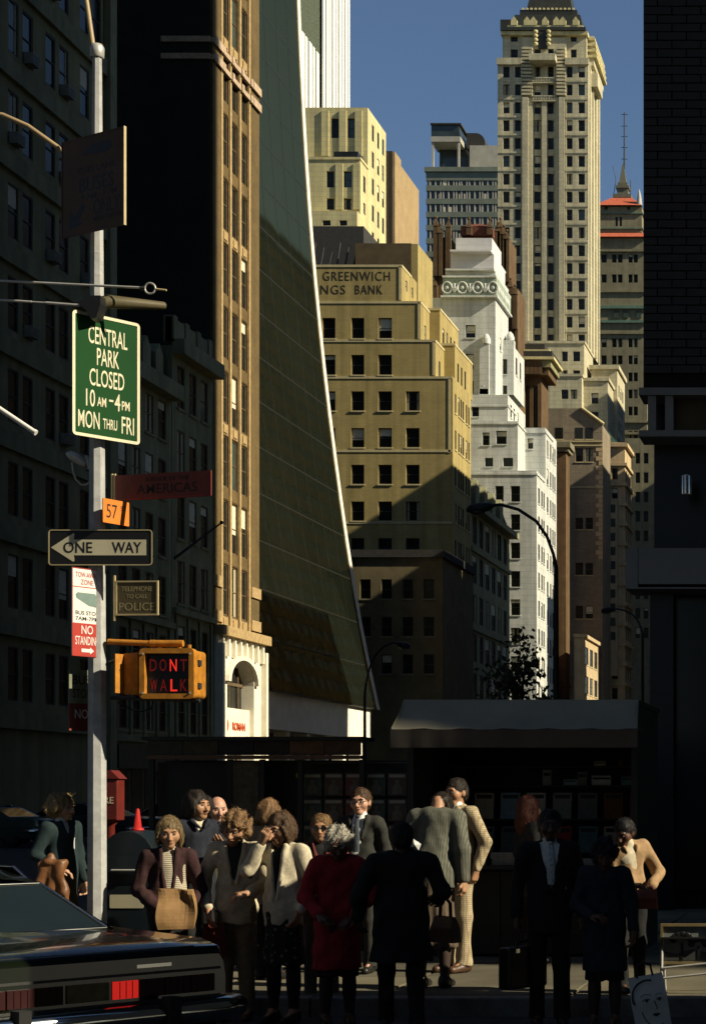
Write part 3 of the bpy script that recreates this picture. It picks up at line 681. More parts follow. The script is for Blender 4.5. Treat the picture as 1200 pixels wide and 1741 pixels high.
# ---------------------------------------------------------------- rust gothic tower behind it
t = thing('gothic_tower', 'rust brown gothic tower with pinnacles rising behind the white tower', 'building')
D = 256.0
block(t, PX(739, D), PX(880, D), D, 262, 2, PZ(490, D), M_rust); block(t, PX(739, D), PX(765, D), D+.2, 262, PZ(490, D)+.004, PZ(402, D), M_rust)
block(t, PX(842, D), PX(864, D), D+.2, 262, PZ(490, D)+.004, PZ(402, D), M_rust)
for x, yt, yb in ((742, 376, 470), (749, 388, 470), (763, 378, 470), (846, 385, 470), (851, 378, 470), (857, 390, 470), (862, 398, 480), (732, 468, 520), (740, 478, 530), (868, 480, 540), (876, 492, 560), (798, 378, 400), (833, 378, 400)):
    X = PX(x, D); q = MB(); q.box(X-.35, X+.35, D-.5, D+.15, PZ(yb, D), PZ(yt+9, D)); z = PZ(yt+9, D)
    q.add([(X-.4, D-.55, z), (X+.4, D-.55, z), (X+.4, D+.2, z), (X-.4, D+.2, z), (X, D-.17, z+1.2)], [(0, 1, 4), (1, 2, 4), (2, 3, 4), (3, 0, 4)]); q.ball((X, D-.17, z+1.2), .2, 6, 4); q.build('pinnacle', M_rust, t)
q = MB(); a, b, z = PX(783, D), PX(836, D), PZ(400, D); q.add([(a, D, z), (b, D, z), (b, D+6, z), (a, D+6, z), (a, D, z+1.3), (b, D, z+1.3), (b, D+6, z+1.3), (a, D+6, z+1.3), ((a+b)/2, D+2, PZ(372, D)), ((a+b)/2, D+4, PZ(372, D))], [(0, 1, 5, 4), (1, 2, 6, 5), (3, 0, 4, 7), (4, 5, 8), (5, 6, 9, 8), (6, 7, 9), (7, 4, 8, 9)]); q.build('tank_roof', mat('dark_rust', (.14, .045, .025), .8), t)
for x in range(846, 880, 8): q = MB(); X = PX(x, D); q.box(X-.2, X+.2, D-.2, D-.004, PZ(640, D), PZ(500, D)); q.build('rib', M_rust, t)
finish(t, (PX(810, D), D, 0))

# dark cornice block with slotted rust tower below
t = thing('cornice_tower', 'rust brick tower with dark slots and heavy striped cornice', 'building')
D = 262.0
q = PX(887, D)
block(t, PX(870, D), PX(920, D), D, 268, 2, PZ(640, D), M_rust, west=wpx(D, [(892, 900, 655, 735), (906, 914, 655, 735)]), style='mull', blind=0)
for y_a, y_b, ex, mm in ((640, 628, 1.0, M_rust), (627.7, 616, 1.4, M_shade), (615.7, 611, 1.9, M_cream), (610.7, 601, 1.6, M_roof), (600.7, 597, 1.2, M_cream), (596.7, 586, .4, M_roof)):
    q = MB(); q.box(PX(878, D), PX(922, D)+ex, D-ex, 268, PZ(y_a, D), PZ(y_b, D)); q.build('cornice', mm, t)
for i in range(6): q = MB(); X = PX(886+i*7, D); q.box(X-.25, X+.25, D-1.6, D-1.45, PZ(640, D), PZ(618, D)); q.build('corbel', M_rust, t)
finish(t, (PX(900, D), D, 0))
t = thing('brick_annex', 'small brown brick annex with corbelled top beside the white tower', 'building')
D = 268.5; block(t, PX(925, D), PX(962, D), D, 272, 2, PZ(770, D), M_rust)
for y_a, y_b, ex in ((768, 762, .4), (761.7, 752, .7)): q = MB(); q.box(PX(925, D), PX(962, D)+ex, D-ex, 272, PZ(y_a, D), PZ(y_b, D)); q.build('cornice', M_olive, t)
finish(t, (PX(945, D), D, 0))

# taupe gabled building
t = thing('taupe_building', 'taupe brick building with quoins and sloping roofline', 'building')
D = 275.0
block(t, PX(925, D), PX(1024, D), D, 284, .14, PZ(735, D), M_taupe, west=wpx(D, [(978, 991, 762, 785), (995, 1008, 762, 785), (942, 955, 762, 785), (978, 991, 880, 900), (995, 1008, 880, 900), (978, 991, 957, 978), (995, 1008, 957, 978), (978, 991, 1030, 1052), (995, 1008, 1030, 1052)]), sill=M_greent, blind=.1)
q = MB(); a, b, c = PX(925, D), PX(988, D), PX(1024, D); q.extrude([(a, PZ(734.7, D)), (c, PZ(734.7, D)), (c, PZ(722, D)), (b, PZ(694, D)), (a, PZ(694, D))], D, 284); q.build('gable_wall', M_taupe, t)
for x in (978, 995, 944): 
    q = MB(); q.box(PX(x, D), PX(x+13, D), D-.03, D-.004, PZ(746, D), PZ(727, D)); w_ = q.build('window', M_glass, t); q = MB(); q.box(PX(x, D)-.08, PX(x+13, D)+.08, D-.08, D-.034, PZ(748, D), PZ(746.3, D)); q.build('sill', M_greent, w_)
for y_ in (750, 757, 828): q = MB(); q.box(PX(940, D), PX(1024, D)+.1, D-.15, D-.004, PZ(y_+1.5, D), PZ(y_-.8, D)); q.build('string_course', M_greent, t)
q = MB(); q.tube([(b, D-.1, PZ(693, D)), (c+.2, D-.1, PZ(721, D))], .25, 6); q.build('roof_coping', M_greent, t)
for k in range(24): q = MB(); w = .55 if k % 2 else .95; q.box(PX(1024, D)-w, PX(1024, D)+.05, D-.07, D-.004, PZ(760+k*8+7, D), PZ(760+k*8, D)); q.build('quoin', M_tan, t)
finish(t, (PX(975, D), D, .14))

# slim tan banded tower and small sunlit house, both at the end of the row
t = thing('banded_tower', 'slim tan stone tower with banded bays and green copper roof', 'building')
D = 287.0
rw = [(796+34*k, 815+34*k) for k in range(12)]
block(t, PX(1026, D), PX(1062, D), D, 296, .14, PZ(752, D), M_tan, west=wpx(D, [(1040, 1050, a, b) for a, b in rw]), south=srows([(289, 290), (291.5, 292.5), (294, 295)], rw, D), blind=.1)
for k in range(13): y_ = 787+34*k; q = MB(); q.box(PX(1033, D), PX(1062, D)+.35, D-.3, 295.5, PZ(y_+5, D), PZ(y_, D)); q.build('band', M_tan, t)
q = MB(); q.box(PX(1037, D), PX(1051, D), D-1.4, D-.31, PZ(1150, D), PZ(850, D)); q.build('oriel', M_tan, t)
for a, b in [(860+k*24, 874+k*24) for k in range(10)]: q = MB(); q.box(PX(1040, D), PX(1048, D), D-1.43, D-1.404, PZ(b, D), PZ(a, D)); q.build('oriel_window', M_glass_g, t)
q = MB(); x0, x1 = PX(1028, D), PX(1050, D); q.extrude([(x0, PZ(752, D)), (x1, PZ(752, D)), (x1-.6, PZ(745, D)), (x0+.6, PZ(733, D)), (x0, PZ(733, D))], D+.1, D+6); q.build('copper_roof', M_copper, t)
q = MB(); q.box(PX(1024, D), PX(1062, D)+.5, D-.5, 296, PZ(760, D), PZ(754, D)); q.build('cornice', M_tan, t)
finish(t, (PX(1045, D), D, .14))
t = thing('small_house', 'small tan stone house catching sun at the foot of the taupe building', 'building')
xh = PX(992, 258)
block(t, xh-1.3, xh, 258, 273.5, .14, PZ(1084, 258), M_tan, south=[(259.5+k*4.6, 262.6+k*4.6, PZ(y_+30, 258), PZ(y_, 258)) for k in range(3) for y_ in (1098, 1148)], sill=M_greent)
q = MB(); q.box(xh-1.4, xh+.35, 257.8, 273.8, PZ(1084, 258)+.004, PZ(1078, 258)); q.build('cornice', M_tan, t)
finish(t, (xh, 258, .14))


# ---------------------------------------------------------------- cream building, brown slab, white striped tower
t = thing('cream_building', 'cream stone stepped building with paired windows beneath the striped white tower', 'building')
D = 230.0
block(t, PX(480, D), PX(625, D), D, 239, 30, PZ(182, D), M_cream, wpx(D, [(563, 576, 200, 234), (591, 604, 200, 234)]), srows([(232, 233), (234.6, 235.6), (237, 238)], [(200+k*46, 228+k*46) for k in range(5)], D), depth=.35)
D2 = 226.5
block(t, PX(480, D2), PX(612, D2), D2, 229.98, 28, PZ(271, D2), M_cream, wpx(D2, [(555, 568, 290, 318), (584, 598, 290, 318), (555, 568, 336, 356), (584, 598, 336, 356)]), srows([(228, 229)], [(290, 318), (336, 356)], D2), depth=.35, cap=(.3, .12))
block(t, PX(480, 224), PX(607, 224), 224, 226.48, 28, PZ(358, 224), M_cream, wpx(224, [(548, 562, 374, 383), (577, 590, 374, 383)]), depth=.3)
for x in (547, 577, 604): q = MB(); q.box(PX(x, D)-.0, PX(x+12, D), D-.18, D-.004, PZ(265, D), PZ(188, D)); q.build('pier', M_cream, t)
for x in (568, 598): q = MB(); q.box(PX(x, D2)+.2, PX(x+15, D2), D2-.15, D2-.004, PZ(356, D2), PZ(278, D2)); q.build('pier', M_cream, t)
q = MB(); q.box(PX(565, D2), PX(606, D2), D2+.6, D2+3.4, PZ(270.5, D2), PZ(254, D2)); q.build('terrace_room', M_glass, t)
finish(t, (PX(580, D), D, 20))
t = thing('brown_slab', 'dark brown slab building with tan brick side wall', 'building')
D = 262.0
block(t, PX(630, D), PX(667, D), D, 266, 20, PZ(256, D), mat('dark_bronze_brick', (.05, .036, .022), .7, .25, .5))
for x in (648, 656): q = MB(); q.box(PX(x, D), PX(x, D)+.25, D-.12, D-.004, 25, PZ(258, D)); q.build('fin', M_dkbrown, t)
q = MB(); q.box(PX(667, D)+.004, PX(667, D)+.35, D, 265.5, 20, PZ(257, D)); q.build('edge_strip', M_tanbrick, t)
Xb = PX(680, 266); block(t, PX(660, 266), Xb, 266.02, PD(712, Xb), 20, PZ(279, 266), M_tanbrick)
q = MB(); q.box(PX(671, 266), PX(679, 266), 265.8, 266.015, 20, PZ(280, 266)); q.build('dark_recess', M_bandgl, t)
finish(t, (PX(670, D), D, 20))

t = thing('striped_tower', 'very tall white marble striped tower behind the curved glass', 'building')
zt = 150
for (xa, D0, D1, ztp, nm, piers) in ((550, 300.0, 316.6, zt, 'upper_body', 9), (507, 288.0, 299.9, PZ(72, 294), 'lower_wing', 6)):
    X = PX(xa, D0); q = MB(); q.box(X-30, X-.25, D0+.1, D1, 10, ztp); q.build(nm, M_gmgl, t)
    q = MB(); q.box(X-30, X-.26, D0, D0+.095, 10, ztp-.3); q.build('west_panel', mat('sage_shaded_face', (.30, .33, .20), .7), t)  # shade of the west face put into a duller sage colour
    for k in range(piers):
        y = D0+(D1-D0)*k/piers; w = (D1-D0)/piers*(.72 if k % 2 else .5)
        q = MB(); q.box(X-.6, X, y, y+w, 10, ztp+.3); q.build('pier', M_gm, t)
finish(t, (PX(550, 300), 300, 0))

# ---------------------------------------------------------------- tall limestone tower
t = thing('limestone_tower', 'tall limestone tower with dark ornamented crown, tallest against the sky', 'building')
D = 368.0; Dp = 385.0
W = []; RY = [112+30.4*k for k in range(16)]
for y_ in RY:
    W += [(a, b, y_, y_+19) for a, b in ((855, 866), (875, 885), (963, 973), (983, 994))]
x0, x1 = PX(846, D), PX(1000, D)
# body is split in bays: left bay, recess, right bay
ztop, zbot = PZ(100, D), PZ(590, D)
block(t, x0, PX(887, D), D, Dp, zbot, ztop, M_tower, wpx(D, [w for w in W if w[1] < 890]), depth=.5, blind=.3)
Dr = D+.9
block(t, PX(887, D)+.02, PX(961, D)-.02, Dr, Dp-.1, zbot, PZ(60, D), M_tower, wpx(Dr, [(a, b, y_, y_+20) for y_ in RY for a, b in ((908, 919), (931, 941))]+[(908, 919, 82, 100), (931, 941, 82, 100)]), depth=.4, blind=.2)
block(t, PX(961, D), x1, D, Dp, zbot, ztop, M_tower, wpx(D, [w for w in W if w[0] > 955]), [(D+2+i*4.2, D+3.2+i*4.2, PZ(y_+19, D), PZ(y_, D)) for i in range(4) for y_ in RY], depth=.5, blind=.3)
for a, b in ((888, 898), (898.5, 905), (921, 929), (944, 950), (950.5, 960)):
    q = MB(); q.box(PX(a, D), PX(b, D), D-(.35 if b-a > 8.5 else 0), Dr-.004, zbot, PZ(165, D)); q.build('pier', M_tower, t)
for y_ in RY[1:]:
    for a, b in ((846, 887), (961, 1000)):
        q = MB(); q.box(PX(a, D), PX(b, D), D-.12, D-.004, PZ(y_-7, D)-.35, PZ(y_-7, D)); q.build('string_course', M_tower, t)
for a, b in ((887, 905), (946, 961)):      # banded rustication on upper piers
    for k in range(14): q = MB(); y_ = 80+k*6; q.box(PX(a, D), PX(b, D), D-.4, Dr-.004, PZ(y_+3.6, D), PZ(y_, D)); q.build('rustication', M_tower, t)
# balconies, cornices and crown
for a, b, y_, pr in ((902, 947, 98, 2.4),): 
    q = MB(); q.box(PX(a, D), PX(b, D), D-pr, Dr-.01, PZ(y_+11, D), PZ(y_, D)); q.build('balcony', M_tower, t)
for y_ in (131, 162):
    for i in range(9): q = MB(); X = PX(906+i*4.4, D); q.box(X, X+.25, D-.2, D+.1, PZ(y_+7, D), PZ(y_+2, D)); q.build('baluster', M_tower, t)
    for dz in (0, 8): q = MB(); q.box(PX(904, D), PX(945, D), D-.25, D+.15, PZ(y_+dz+2, D), PZ(y_+dz, D)); q.build('balustrade_rail', M_tower, t)
for a, b in ((845, 887), (961, 1001)): q = MB(); q.box(PX(a, D), PX(b, D), D-.5, D-.004, PZ(110, D), PZ(99, D)); q.build('parapet', M_tower, t)
block(t, PX(852, D), PX(995, D), D+1.5, Dp-1.5, PZ(100, D)+.01, PZ(54, D), M_tower, wpx(D+1.5, [(868, 880, 83, 97), (970, 980, 83, 97), (868, 880, 60, 70), (970, 980, 60, 70)]), blind=0)
M_crown = mat('dark_slate_crown', (.028, .03, .024), .6, .3, .8)
for a, b, y_a, y_b, dd, mm in ((850, 998, 56, 50, .6, M_cream), (853, 995, 49.7, 44, .2, M_crown), (862, 990, 43.7, 40, .5, M_cream)):
    q = MB(); q.box(PX(a, D), PX(b, D), D+dd, Dp-1, PZ(y_a, D), PZ(y_b, D)); q.build('crown_cornice', mm, t)
q = MB(); q.box(PX(866, D), PX(988, D), D+2, Dp-2, PZ(39.7, D), PZ(15, D), top=(.6, .5)); q.build('crown_roof', M_crown, t)
q = MB(); q.box(PX(879, D), PX(977, D), D+3, Dp-3, PZ(15, D)+.004, PZ(5, D)); q.build('crown_roof', M_crown, t)
for k in range(13): q = MB(); X = PX(884+k*7.2, D); q.box(X-.2, X+.2, D+2.9, D+3.2, PZ(5, D)+.004, PZ(1.5, D)); q.build('crown_ornament', M_cream, t)
q = MB(); q.box(PX(888, D), PX(968, D), D+4, Dp-4, PZ(5, D)+.004, PZ(-40, D), top=(1, 1)); q.build('crown_roof', M_crown, t)
q = MB(); q.box(PX(847, D), PX(867, D), D+2, Dp-2, PZ(44, D), PZ(25, D)); q.build('crown_shoulder', M_crown, t)
q = MB(); q.box(PX(990, D), PX(1006, D), D+3, Dp, PZ(100, D), PZ(50, D)); q.build('crown_shoulder', M_tower, t)
for k in range(4): q = MB(); q.box(PX(990, D), PX(1008+k*1.2, D), D+2.5, Dp+.3, PZ(58+k*10, D), PZ(54+k*10, D)); q.build('crown_cornice', M_cream, t)
for x in (873, 895, 906, 926, 945, 956, 978):
    X = PX(x, D); z = PZ(40, D); q = MB(); w = .62
    q.add([(X-w, D+.4, z), (X+w, D+.4, z), (X+w, D+.4, z+.9), (X, D+.4, z+1.7), (X-w, D+.4, z+.9), (X-w, D+.9, z), (X+w, D+.9, z), (X+w, D+.9, z+.9), (X, D+.9, z+1.7), (X-w, D+.9, z+.9)], [(0, 1, 2, 3, 4), (1, 6, 7, 2), (2, 7, 8, 3), (3, 8, 9, 4), (4, 9, 5, 0)])
    q.build('crown_ornament', M_cream, t)
for x in (910, 932): 
    for k in range(4): q = MB(); X = PX(x, D); q.ball((X, D+.2, PZ(52+k*7, D)), (.5, .3, .4), 7, 5); q.build('crown_scroll', M_cream, t)
q = MB(); q.box(PX(914, D), PX(930, D), D+.3, D+.85, PZ(80, D), PZ(48, D)); q.build('crown_shield', M_crown, t)
q = MB(); q.box(x1+.004, x1+1.3, D+4, D+11, PZ(133, D), PZ(110, D)); q.build('side_balcony', M_tower, t)
for i in range(4): q = MB(); q.box(x1+.004, x1+.3, D+1+i*4.2, D+1.6+i*4.2, zbot, ztop); q.build('pier', M_tower, t)
# stepped base
D3 = 356.0
block(t, PX(880, D3), PX(993, D3), D3, 367.98, 4, PZ(584, D3), M_tower, wpx(D3, [(955, 965, 597, 614), (974, 986, 597, 614), (955, 965, 629, 640), (974, 986, 629, 640)]), depth=.4, cap=(.5, .2))
D4 = 350.0
block(t, PX(880, D4), PX(989, D4), D4, 355.98, 4, PZ(640, D4), M_tower, wpx(D4, [(954, 966, 662, 678), (970, 981, 662, 678)]), depth=.4, cap=(.5, .2))
block(t, PX(986, 352), PX(1033, 352), 352, 366, 4, PZ(648, 352), M_tower, wpx(352, [(1005, 1017, 668, 686), (1005, 1017, 700, 716)]), depth=.4, cap=(.6, .3))
block(t, PX(1005, 360), PX(1049, 360), 360, 372, 4, PZ(628, 360), M_tower, (), [(362+i*3, 363.5+i*3, PZ(670+j*30, 360), PZ(650+j*30, 360)) for i in range(3) for j in range(4)], depth=.4, cap=(.8, .4))
q = MB(); q.box(PX(1012, 361), PX(1046, 361), 361, 371, PZ(627, 361), PZ(621, 361)); q.build('roof_slab', M_roof, t)
finish(t, (PX(925, D), D, 0))

# modern banded tower
t = thing('banded_office_tower', 'grey green banded office tower with open rooftop frame', 'building')
D = 420.0
x0, x1 = PX(724, D), PX(860, D)
q = MB(); q.box(x0+.2, x1, D+.25, D+20, 5, PZ(300, D)); q.build('glass_body', M_bandgl, t)
for k in range(24):
    y_ = 292+22.5*k; q = MB(); q.box(x0, x1, D, D+20.1, PZ(y_+(9 if k else 14), D), PZ(y_, D)); q.build('spandrel', M_grnband, t)
for k in range(16): q = MB(); X = PX(730+k*7.4+(k % 3)*1.5, D); q.box(X, X+.28, D+.1, D+.24, 5, PZ(302, D)); q.build('mullion', M_grey, t)
for k in range(40):
    a = 728+random.randrange(13)*8.6; y_ = 306+random.randrange(12)*22.5; q = MB(); q.box(PX(a, D), PX(a+random.choice((3, 5)), D), D+.15, D+.2, PZ(y_+10, D), PZ(y_, D)); q.build('blind', M_blind, t)
q = MB(); q.box(x0-.3, x1, D-.4, D+20, PZ(291.6, D), PZ(284, D)); q.build('roof_edge', M_grnband, t)
q = MB(); q.box(PX(792, D), PX(862, D), D+4, D+20, PZ(283.6, D), PZ(236, D)); q.build('roof_block', M_grey, t)
for x in (732, 776): q = MB(); X = PX(x, D); q.box(X, X+.45, D+1, D+1.5, PZ(283.6, D), PZ(238, D)); q.build('frame_post', M_grey, t)
q = MB(); q.box(PX(731, D), PX(781, D), D+.8, D+8, PZ(238, D), PZ(229, D)); q.build('frame_beam', M_grey, t)
q = MB(); q.box(PX(731, D), PX(779, D), D+1.2, D+9, PZ(228.6, D), PZ(209, D)); q.build('roof_room', M_bandgl, t)
q = MB(); q.box(PX(730, D), PX(782, D), D+.8, D+9.4, PZ(208.6, D), PZ(206, D)); q.build('roof_slab', M_roof, t)
q = MB(); q.box(PX(737, D), PX(788, D), D+6, D+12, PZ(283.6, D), PZ(239, D)); q.build('roof_plant', M_bandgl, t)
q = MB(); n = 12; X0, X1, z0, z1 = PX(785, D), PX(817, D), PZ(240, D), PZ(212, D)
q.extrude([(X0, z0), (X1, z0)]+[(X0+(X1-X0)*(.5+.5*math.cos(math.pi/2*k/6)), z0+(z1-z0)*(.4+.6*math.sin(math.pi/2*k/6))) for k in range(7)]+[(X0, z1)], D+5, D+12); q.build('cooling_tower', M_roof, t)
finish(t, (PX(790, D), D, 0))

# ---------------------------------------------------------------- red-roofed hotel with spire
t = thing('spire_hotel', 'olive stone hotel with red tiled roofs and a thin antenna spire', 'building')
D = 450.0
rows_ = [(432+0*k, 446) for k in range(1)]+[(466, 480)]+[(575+29*k, 590+29*k) for k in range(5)]
W = [(a, b, c, d) for c, d in rows_+[(732, 746)] for a, b in ((1022, 1031), (1040, 1048), (1050, 1058), (1068, 1075), (1077, 1084))]
block(t, PX(1008, D), PX(1100, D), D, D+14, 3, PZ(404, D), M_olive, wpx(D, W), [(D+2+i*3, D+3.5+i*3, PZ(d, D), PZ(c, D)) for i in range(4) for c, d in rows_], depth=.4, blind=.4)
for y_, h, p in ((424, 4, .5), (494, 3, .4), (520, 5, .6), (545, 4, .5), (565, 3, .4), (716, 3, .5), (735, 4, .6), (752, 3, .4)):
    q = MB(); q.box(PX(1010, D), PX(1100, D)+p, D-p, D+14.1, PZ(y_+h, D), PZ(y_, D)); q.build('cornice', M_olive if y_ not in (520, 545) else M_copper, t)
for x in (1044, 1060, 1082): q = MB(); q.box(PX(x, D), PX(x+8, D), D-.3, D-.004, PZ(541, D), PZ(527, D)); q.build('attic_window', M_glass_g, t)
q = MB(); q.add([(PX(1006, D), D-1, PZ(403.6, D)), (PX(1103, D), D-1, PZ(403.6, D)), (PX(1103, D), D+15, PZ(403.6, D)), (PX(1006, D), D+15, PZ(403.6, D)), (PX(1010, D), D+2, PZ(391, D)), (PX(1092, D), D+2, PZ(391, D)), (PX(1092, D), D+12, PZ(391, D)), (PX(1010, D), D+12, PZ(391, D))], [(0, 1, 5, 4), (1, 2, 6, 5), (2, 3, 7, 6), (3, 0, 4, 7), (4, 5, 6, 7), (3, 2, 1, 0)]); q.build('tile_roof', M_redroof, t)
block(t, PX(1010, D+2), PX(1091, D+2), D+2, D+12, PZ(390.6, D), PZ(346, D), M_olive, wpx(D+2, [(1046, 1050, 368, 384), (1053, 1057, 368, 384), (1028, 1033, 350, 356), (1066, 1071, 350, 356)]), blind=0)
for y_ in (357, 383): q = MB(); q.box(PX(1010, D), PX(1091, D+2)+.3, D+1.6, D+12, PZ(y_+2, D), PZ(y_, D)); q.build('cornice', M_copper, t)
q = MB(); a, b, c, d = PX(1008, D), PX(1090, D), PX(1036, D), PX(1070, D); q.add([(a, D+1, PZ(345.6, D)), (b, D+1, PZ(345.6, D)), (b, D+13, PZ(345.6, D)), (a, D+13, PZ(345.6, D)), (c, D+5, PZ(324, D)), (d, D+5, PZ(324, D)), (d, D+9, PZ(324, D)), (c, D+9, PZ(324, D))], [(0, 1, 5, 4), (1, 2, 6, 5), (2, 3, 7, 6), (3, 0, 4, 7), (4, 5, 6, 7)]); q.build('tile_roof', M_redroof, t)
Xc = PX(1053, D); pz = lambda y_: PZ(y_, D)
q = MB()
for ya_, yb_, r in ((324, 318, 2.2), (318, 306, 1.3), (306, 302, 1.6), (302, 296, 1.2)): q.box(Xc-r, Xc+r, D+7-r, D+7+r, pz(ya_)+.003, pz(yb_))
q.box(Xc-.9, Xc+.9, D+6.1, D+7.9, pz(296)+.003, pz(262), top=(.75, .75)); q.build('spire', mat('spire_olive', (.13, .125, .085), .7), t)
q = MB(); q.tube([(Xc+.3, D+7, pz(270)), (Xc+.3, D+7, pz(172))], [.22, .12], 6)
for y_ in (176, 196, 214, 233, 253): q.tube([(Xc-.5, D+7, pz(y_)), (Xc+1.1, D+7, pz(y_))], .08, 5)
q.tube([(Xc-2.2, D+6, pz(318)), (Xc-1.6, D+6, pz(290)), (Xc-2.4, D+6, pz(266))], .08, 5); q.tube([(Xc+2, D+6, pz(318)), (Xc+1.9, D+6, pz(292))], .1, 5)
q.build('antenna', M_iron, t)
q = MB(); q.tube([(PX(1085, D), D+2, pz(345)), (PX(1085, D), D+2, pz(330)), (PX(1085, D), D+2, pz(316))], [.7, .5, .05], 8); q.build('corner_finial', M_grey, t)
block(t, PX(1020, D-2), PX(1112, D-2), D-2, D-.02, 3, PZ(745, D-2), M_olive, wpx(D-2, [(1066+k*14, 1074+k*14, y_, y_+18) for k in range(3) for y_ in range(770, 1100, 33)]), depth=.4, blind=.3)
finish(t, (PX(1055, D), D, 0))
# ---------------------------------------------------------------- street furniture
M_pole = mat('pole_paint', (.37, .37, .36), .6, .22, 9, .15, spec=.35, streak=.3)
M_galv = mat('galvanised', (.42, .41, .38), .45, .15, 8, .05, metal=.3)
M_signgreen = mat('sign_green', (.011, .052, .015), .8, .06, 3, 0, spec=.1, streak=.3)
M_signcream = mat('sign_cream', (.62, .56, .38), .55, .06, 4, 0, streak=.3)
M_signwhite = mat('sign_white', (.62, .60, .56), .55, .08, 5, 0)
M_signblack = mat('sign_black', (.012, .012, .012), .5, .1, 4, 0, streak=.3)
M_signred = mat('sign_bright_red', (.34, .03, .02), .5, .1, 4, 0)
M_signmaroon = mat('sign_maroon', (.16, .03, .022), .6, .2, 4, 0)
M_signbrown = mat('sign_brown', (.085, .05, .035), .7, .2, 4, 0)
M_signorange = mat('sign_orange', (.60, .17, .02), .5, .1, 4, 0)
M_signolive = mat('sign_olive', (.08, .065, .03), .6, .15, 6, 0)
M_letolive = mat('letter_olive', (.26, .22, .11), .6, .1, 6, 0)
M_yellow = mat('signal_yellow', (.42, .17, .018), .6, .3, 14, .1, streak=.4)
M_brass = mat('frame_tan', (.42, .34, .18), .5, .1, 6, 0)
M_alarm = mat('alarm_red', (.11, .014, .010), .5, .25, 7, .05)
PYY = 16.5; PXX = PX(165, PYY)
def rrect(w, h, r, n=5):
    pts = []
    for cx, cz, a0 in ((w/2-r, h/2-r, 0), (-w/2+r, h/2-r, 90), (-w/2+r, -h/2+r, 180), (w/2-r, -h/2+r, 270)):
        for k in range(n+1): a = rad(a0+90*k/n); pts.append((cx+r*math.cos(a), cz+r*math.sin(a)))
    return pts
def plate(w, h, r, y0, y1, m, name, parent): q = MB(); q.extrude(rrect(w, h, r), y0, y1); return q.build(name, m, parent)
def ring(w, h, r, t, y0, y1, m, name, parent):
    q = MB(); o_ = rrect(w, h, r); i_ = rrect(w-2*t, h-2*t, max(r-t, .002)); n = len(o_)
    vs = [(p[0], y0, p[1]) for p in o_]+[(p[0], y0, p[1]) for p in i_]+[(p[0], y1, p[1]) for p in o_]+[(p[0], y1, p[1]) for p in i_]
    fs = []
    for k in range(n):
        j = (k+1) % n; fs += [(k, j, n+j, n+k), (k, 2*n+k, 2*n+j, j), (n+k, n+j, 3*n+j, 3*n+k)]
    q.add(vs, fs); return q.build(name, m, parent)
def fit(txt, w, h, m, name='lettering', bold=.0):
    me = text_mesh(name, txt, 1.0, m, bold/h*.12, .0006)
    xs = [v.co.x for v in me.vertices]; zs = [v.co.z for v in me.vertices]
    x0, x1, z0, z1 = min(xs), max(xs), min(zs), max(zs)
    for v in me.vertices: v.co = ((v.co.x-(x0+x1)/2)*w/(x1-x0), v.co.y, (v.co.z-(z0+z1)/2)*h/(z1-z0))
    return me
def sign(name, label, cx, cy, D, rz, cat='sign'): return thing(name, label, cat, (PX(cx, D), D, PZ(cy, D)), rad(rz))
def put(parent, me, x, z, y=-.0048): return ob(me.name, me, parent, (x, y, z))

# the pole
t = thing('sign_pole', 'tall pale octagonal pole carrying all the traffic signs', 'pole', (PXX, PYY, .15))
q = MB(); hh = PZ(98, PYY)-.15
q.tube([(0, 0, 0), (0, 0, 2.5), (0, 0, 5.2), (0, 0, hh)], [.088, .08, .066, .042], 8, smooth=False); q.build('shaft', M_pole, t)
q = MB(); q.lathe([(.17, 0), (.17, .25), (.13, .32), (.10, .36), (.09, .36)], (0, 0, 0), 8, smooth=False); q.build('base', M_pole, t)
q = MB(); q.lathe([(.05, 0), (.06, .01), (.062, .09), (.045, .12), (0, .13)], (0, 0, hh), 12); q.build('cap', M_galv, t)
q = MB(); q.tube([(0, .03, hh-.04), (-.05, .03, hh+.12), (-.085, .02, hh+.4), (-.13, .0, hh+.75), (-.26, -.02, hh+1.2)], [.024, .024, .022, .022, .02], 10); q.build('lamp_arm', mat('arm_bronze', (.30, .22, .12), .45, .1, 5, 0), t)
q = MB(); q.tube([(-1.05, -.1, PZ(190, 16.4)-.15), (-.78, -.1, PZ(195, 16.4)-.15), (-.56, -.1, PZ(214, 16.4)-.15), (-.32, -.08, PZ(247, 16.4)-.15), (-.1, -.02, PZ(292, 16.4)-.15), (0, 0, PZ(320, 16.4)-.15)], .022, 10); q.build('curved_arm', MATS['arm_bronze'], t)
for y_ in (778, 792, 803, 1020, 1050, 1085, 1105, 1190, 430, 470, 585, 640, 975):
    z = PZ(y_, PYY)-.15; r = .088-.0058*z+.006; q = MB(); q.tube([(0, 0, z-.008), (0, 0, z+.008)], r, 8, smooth=False); q.build('strap', M_galv, t)
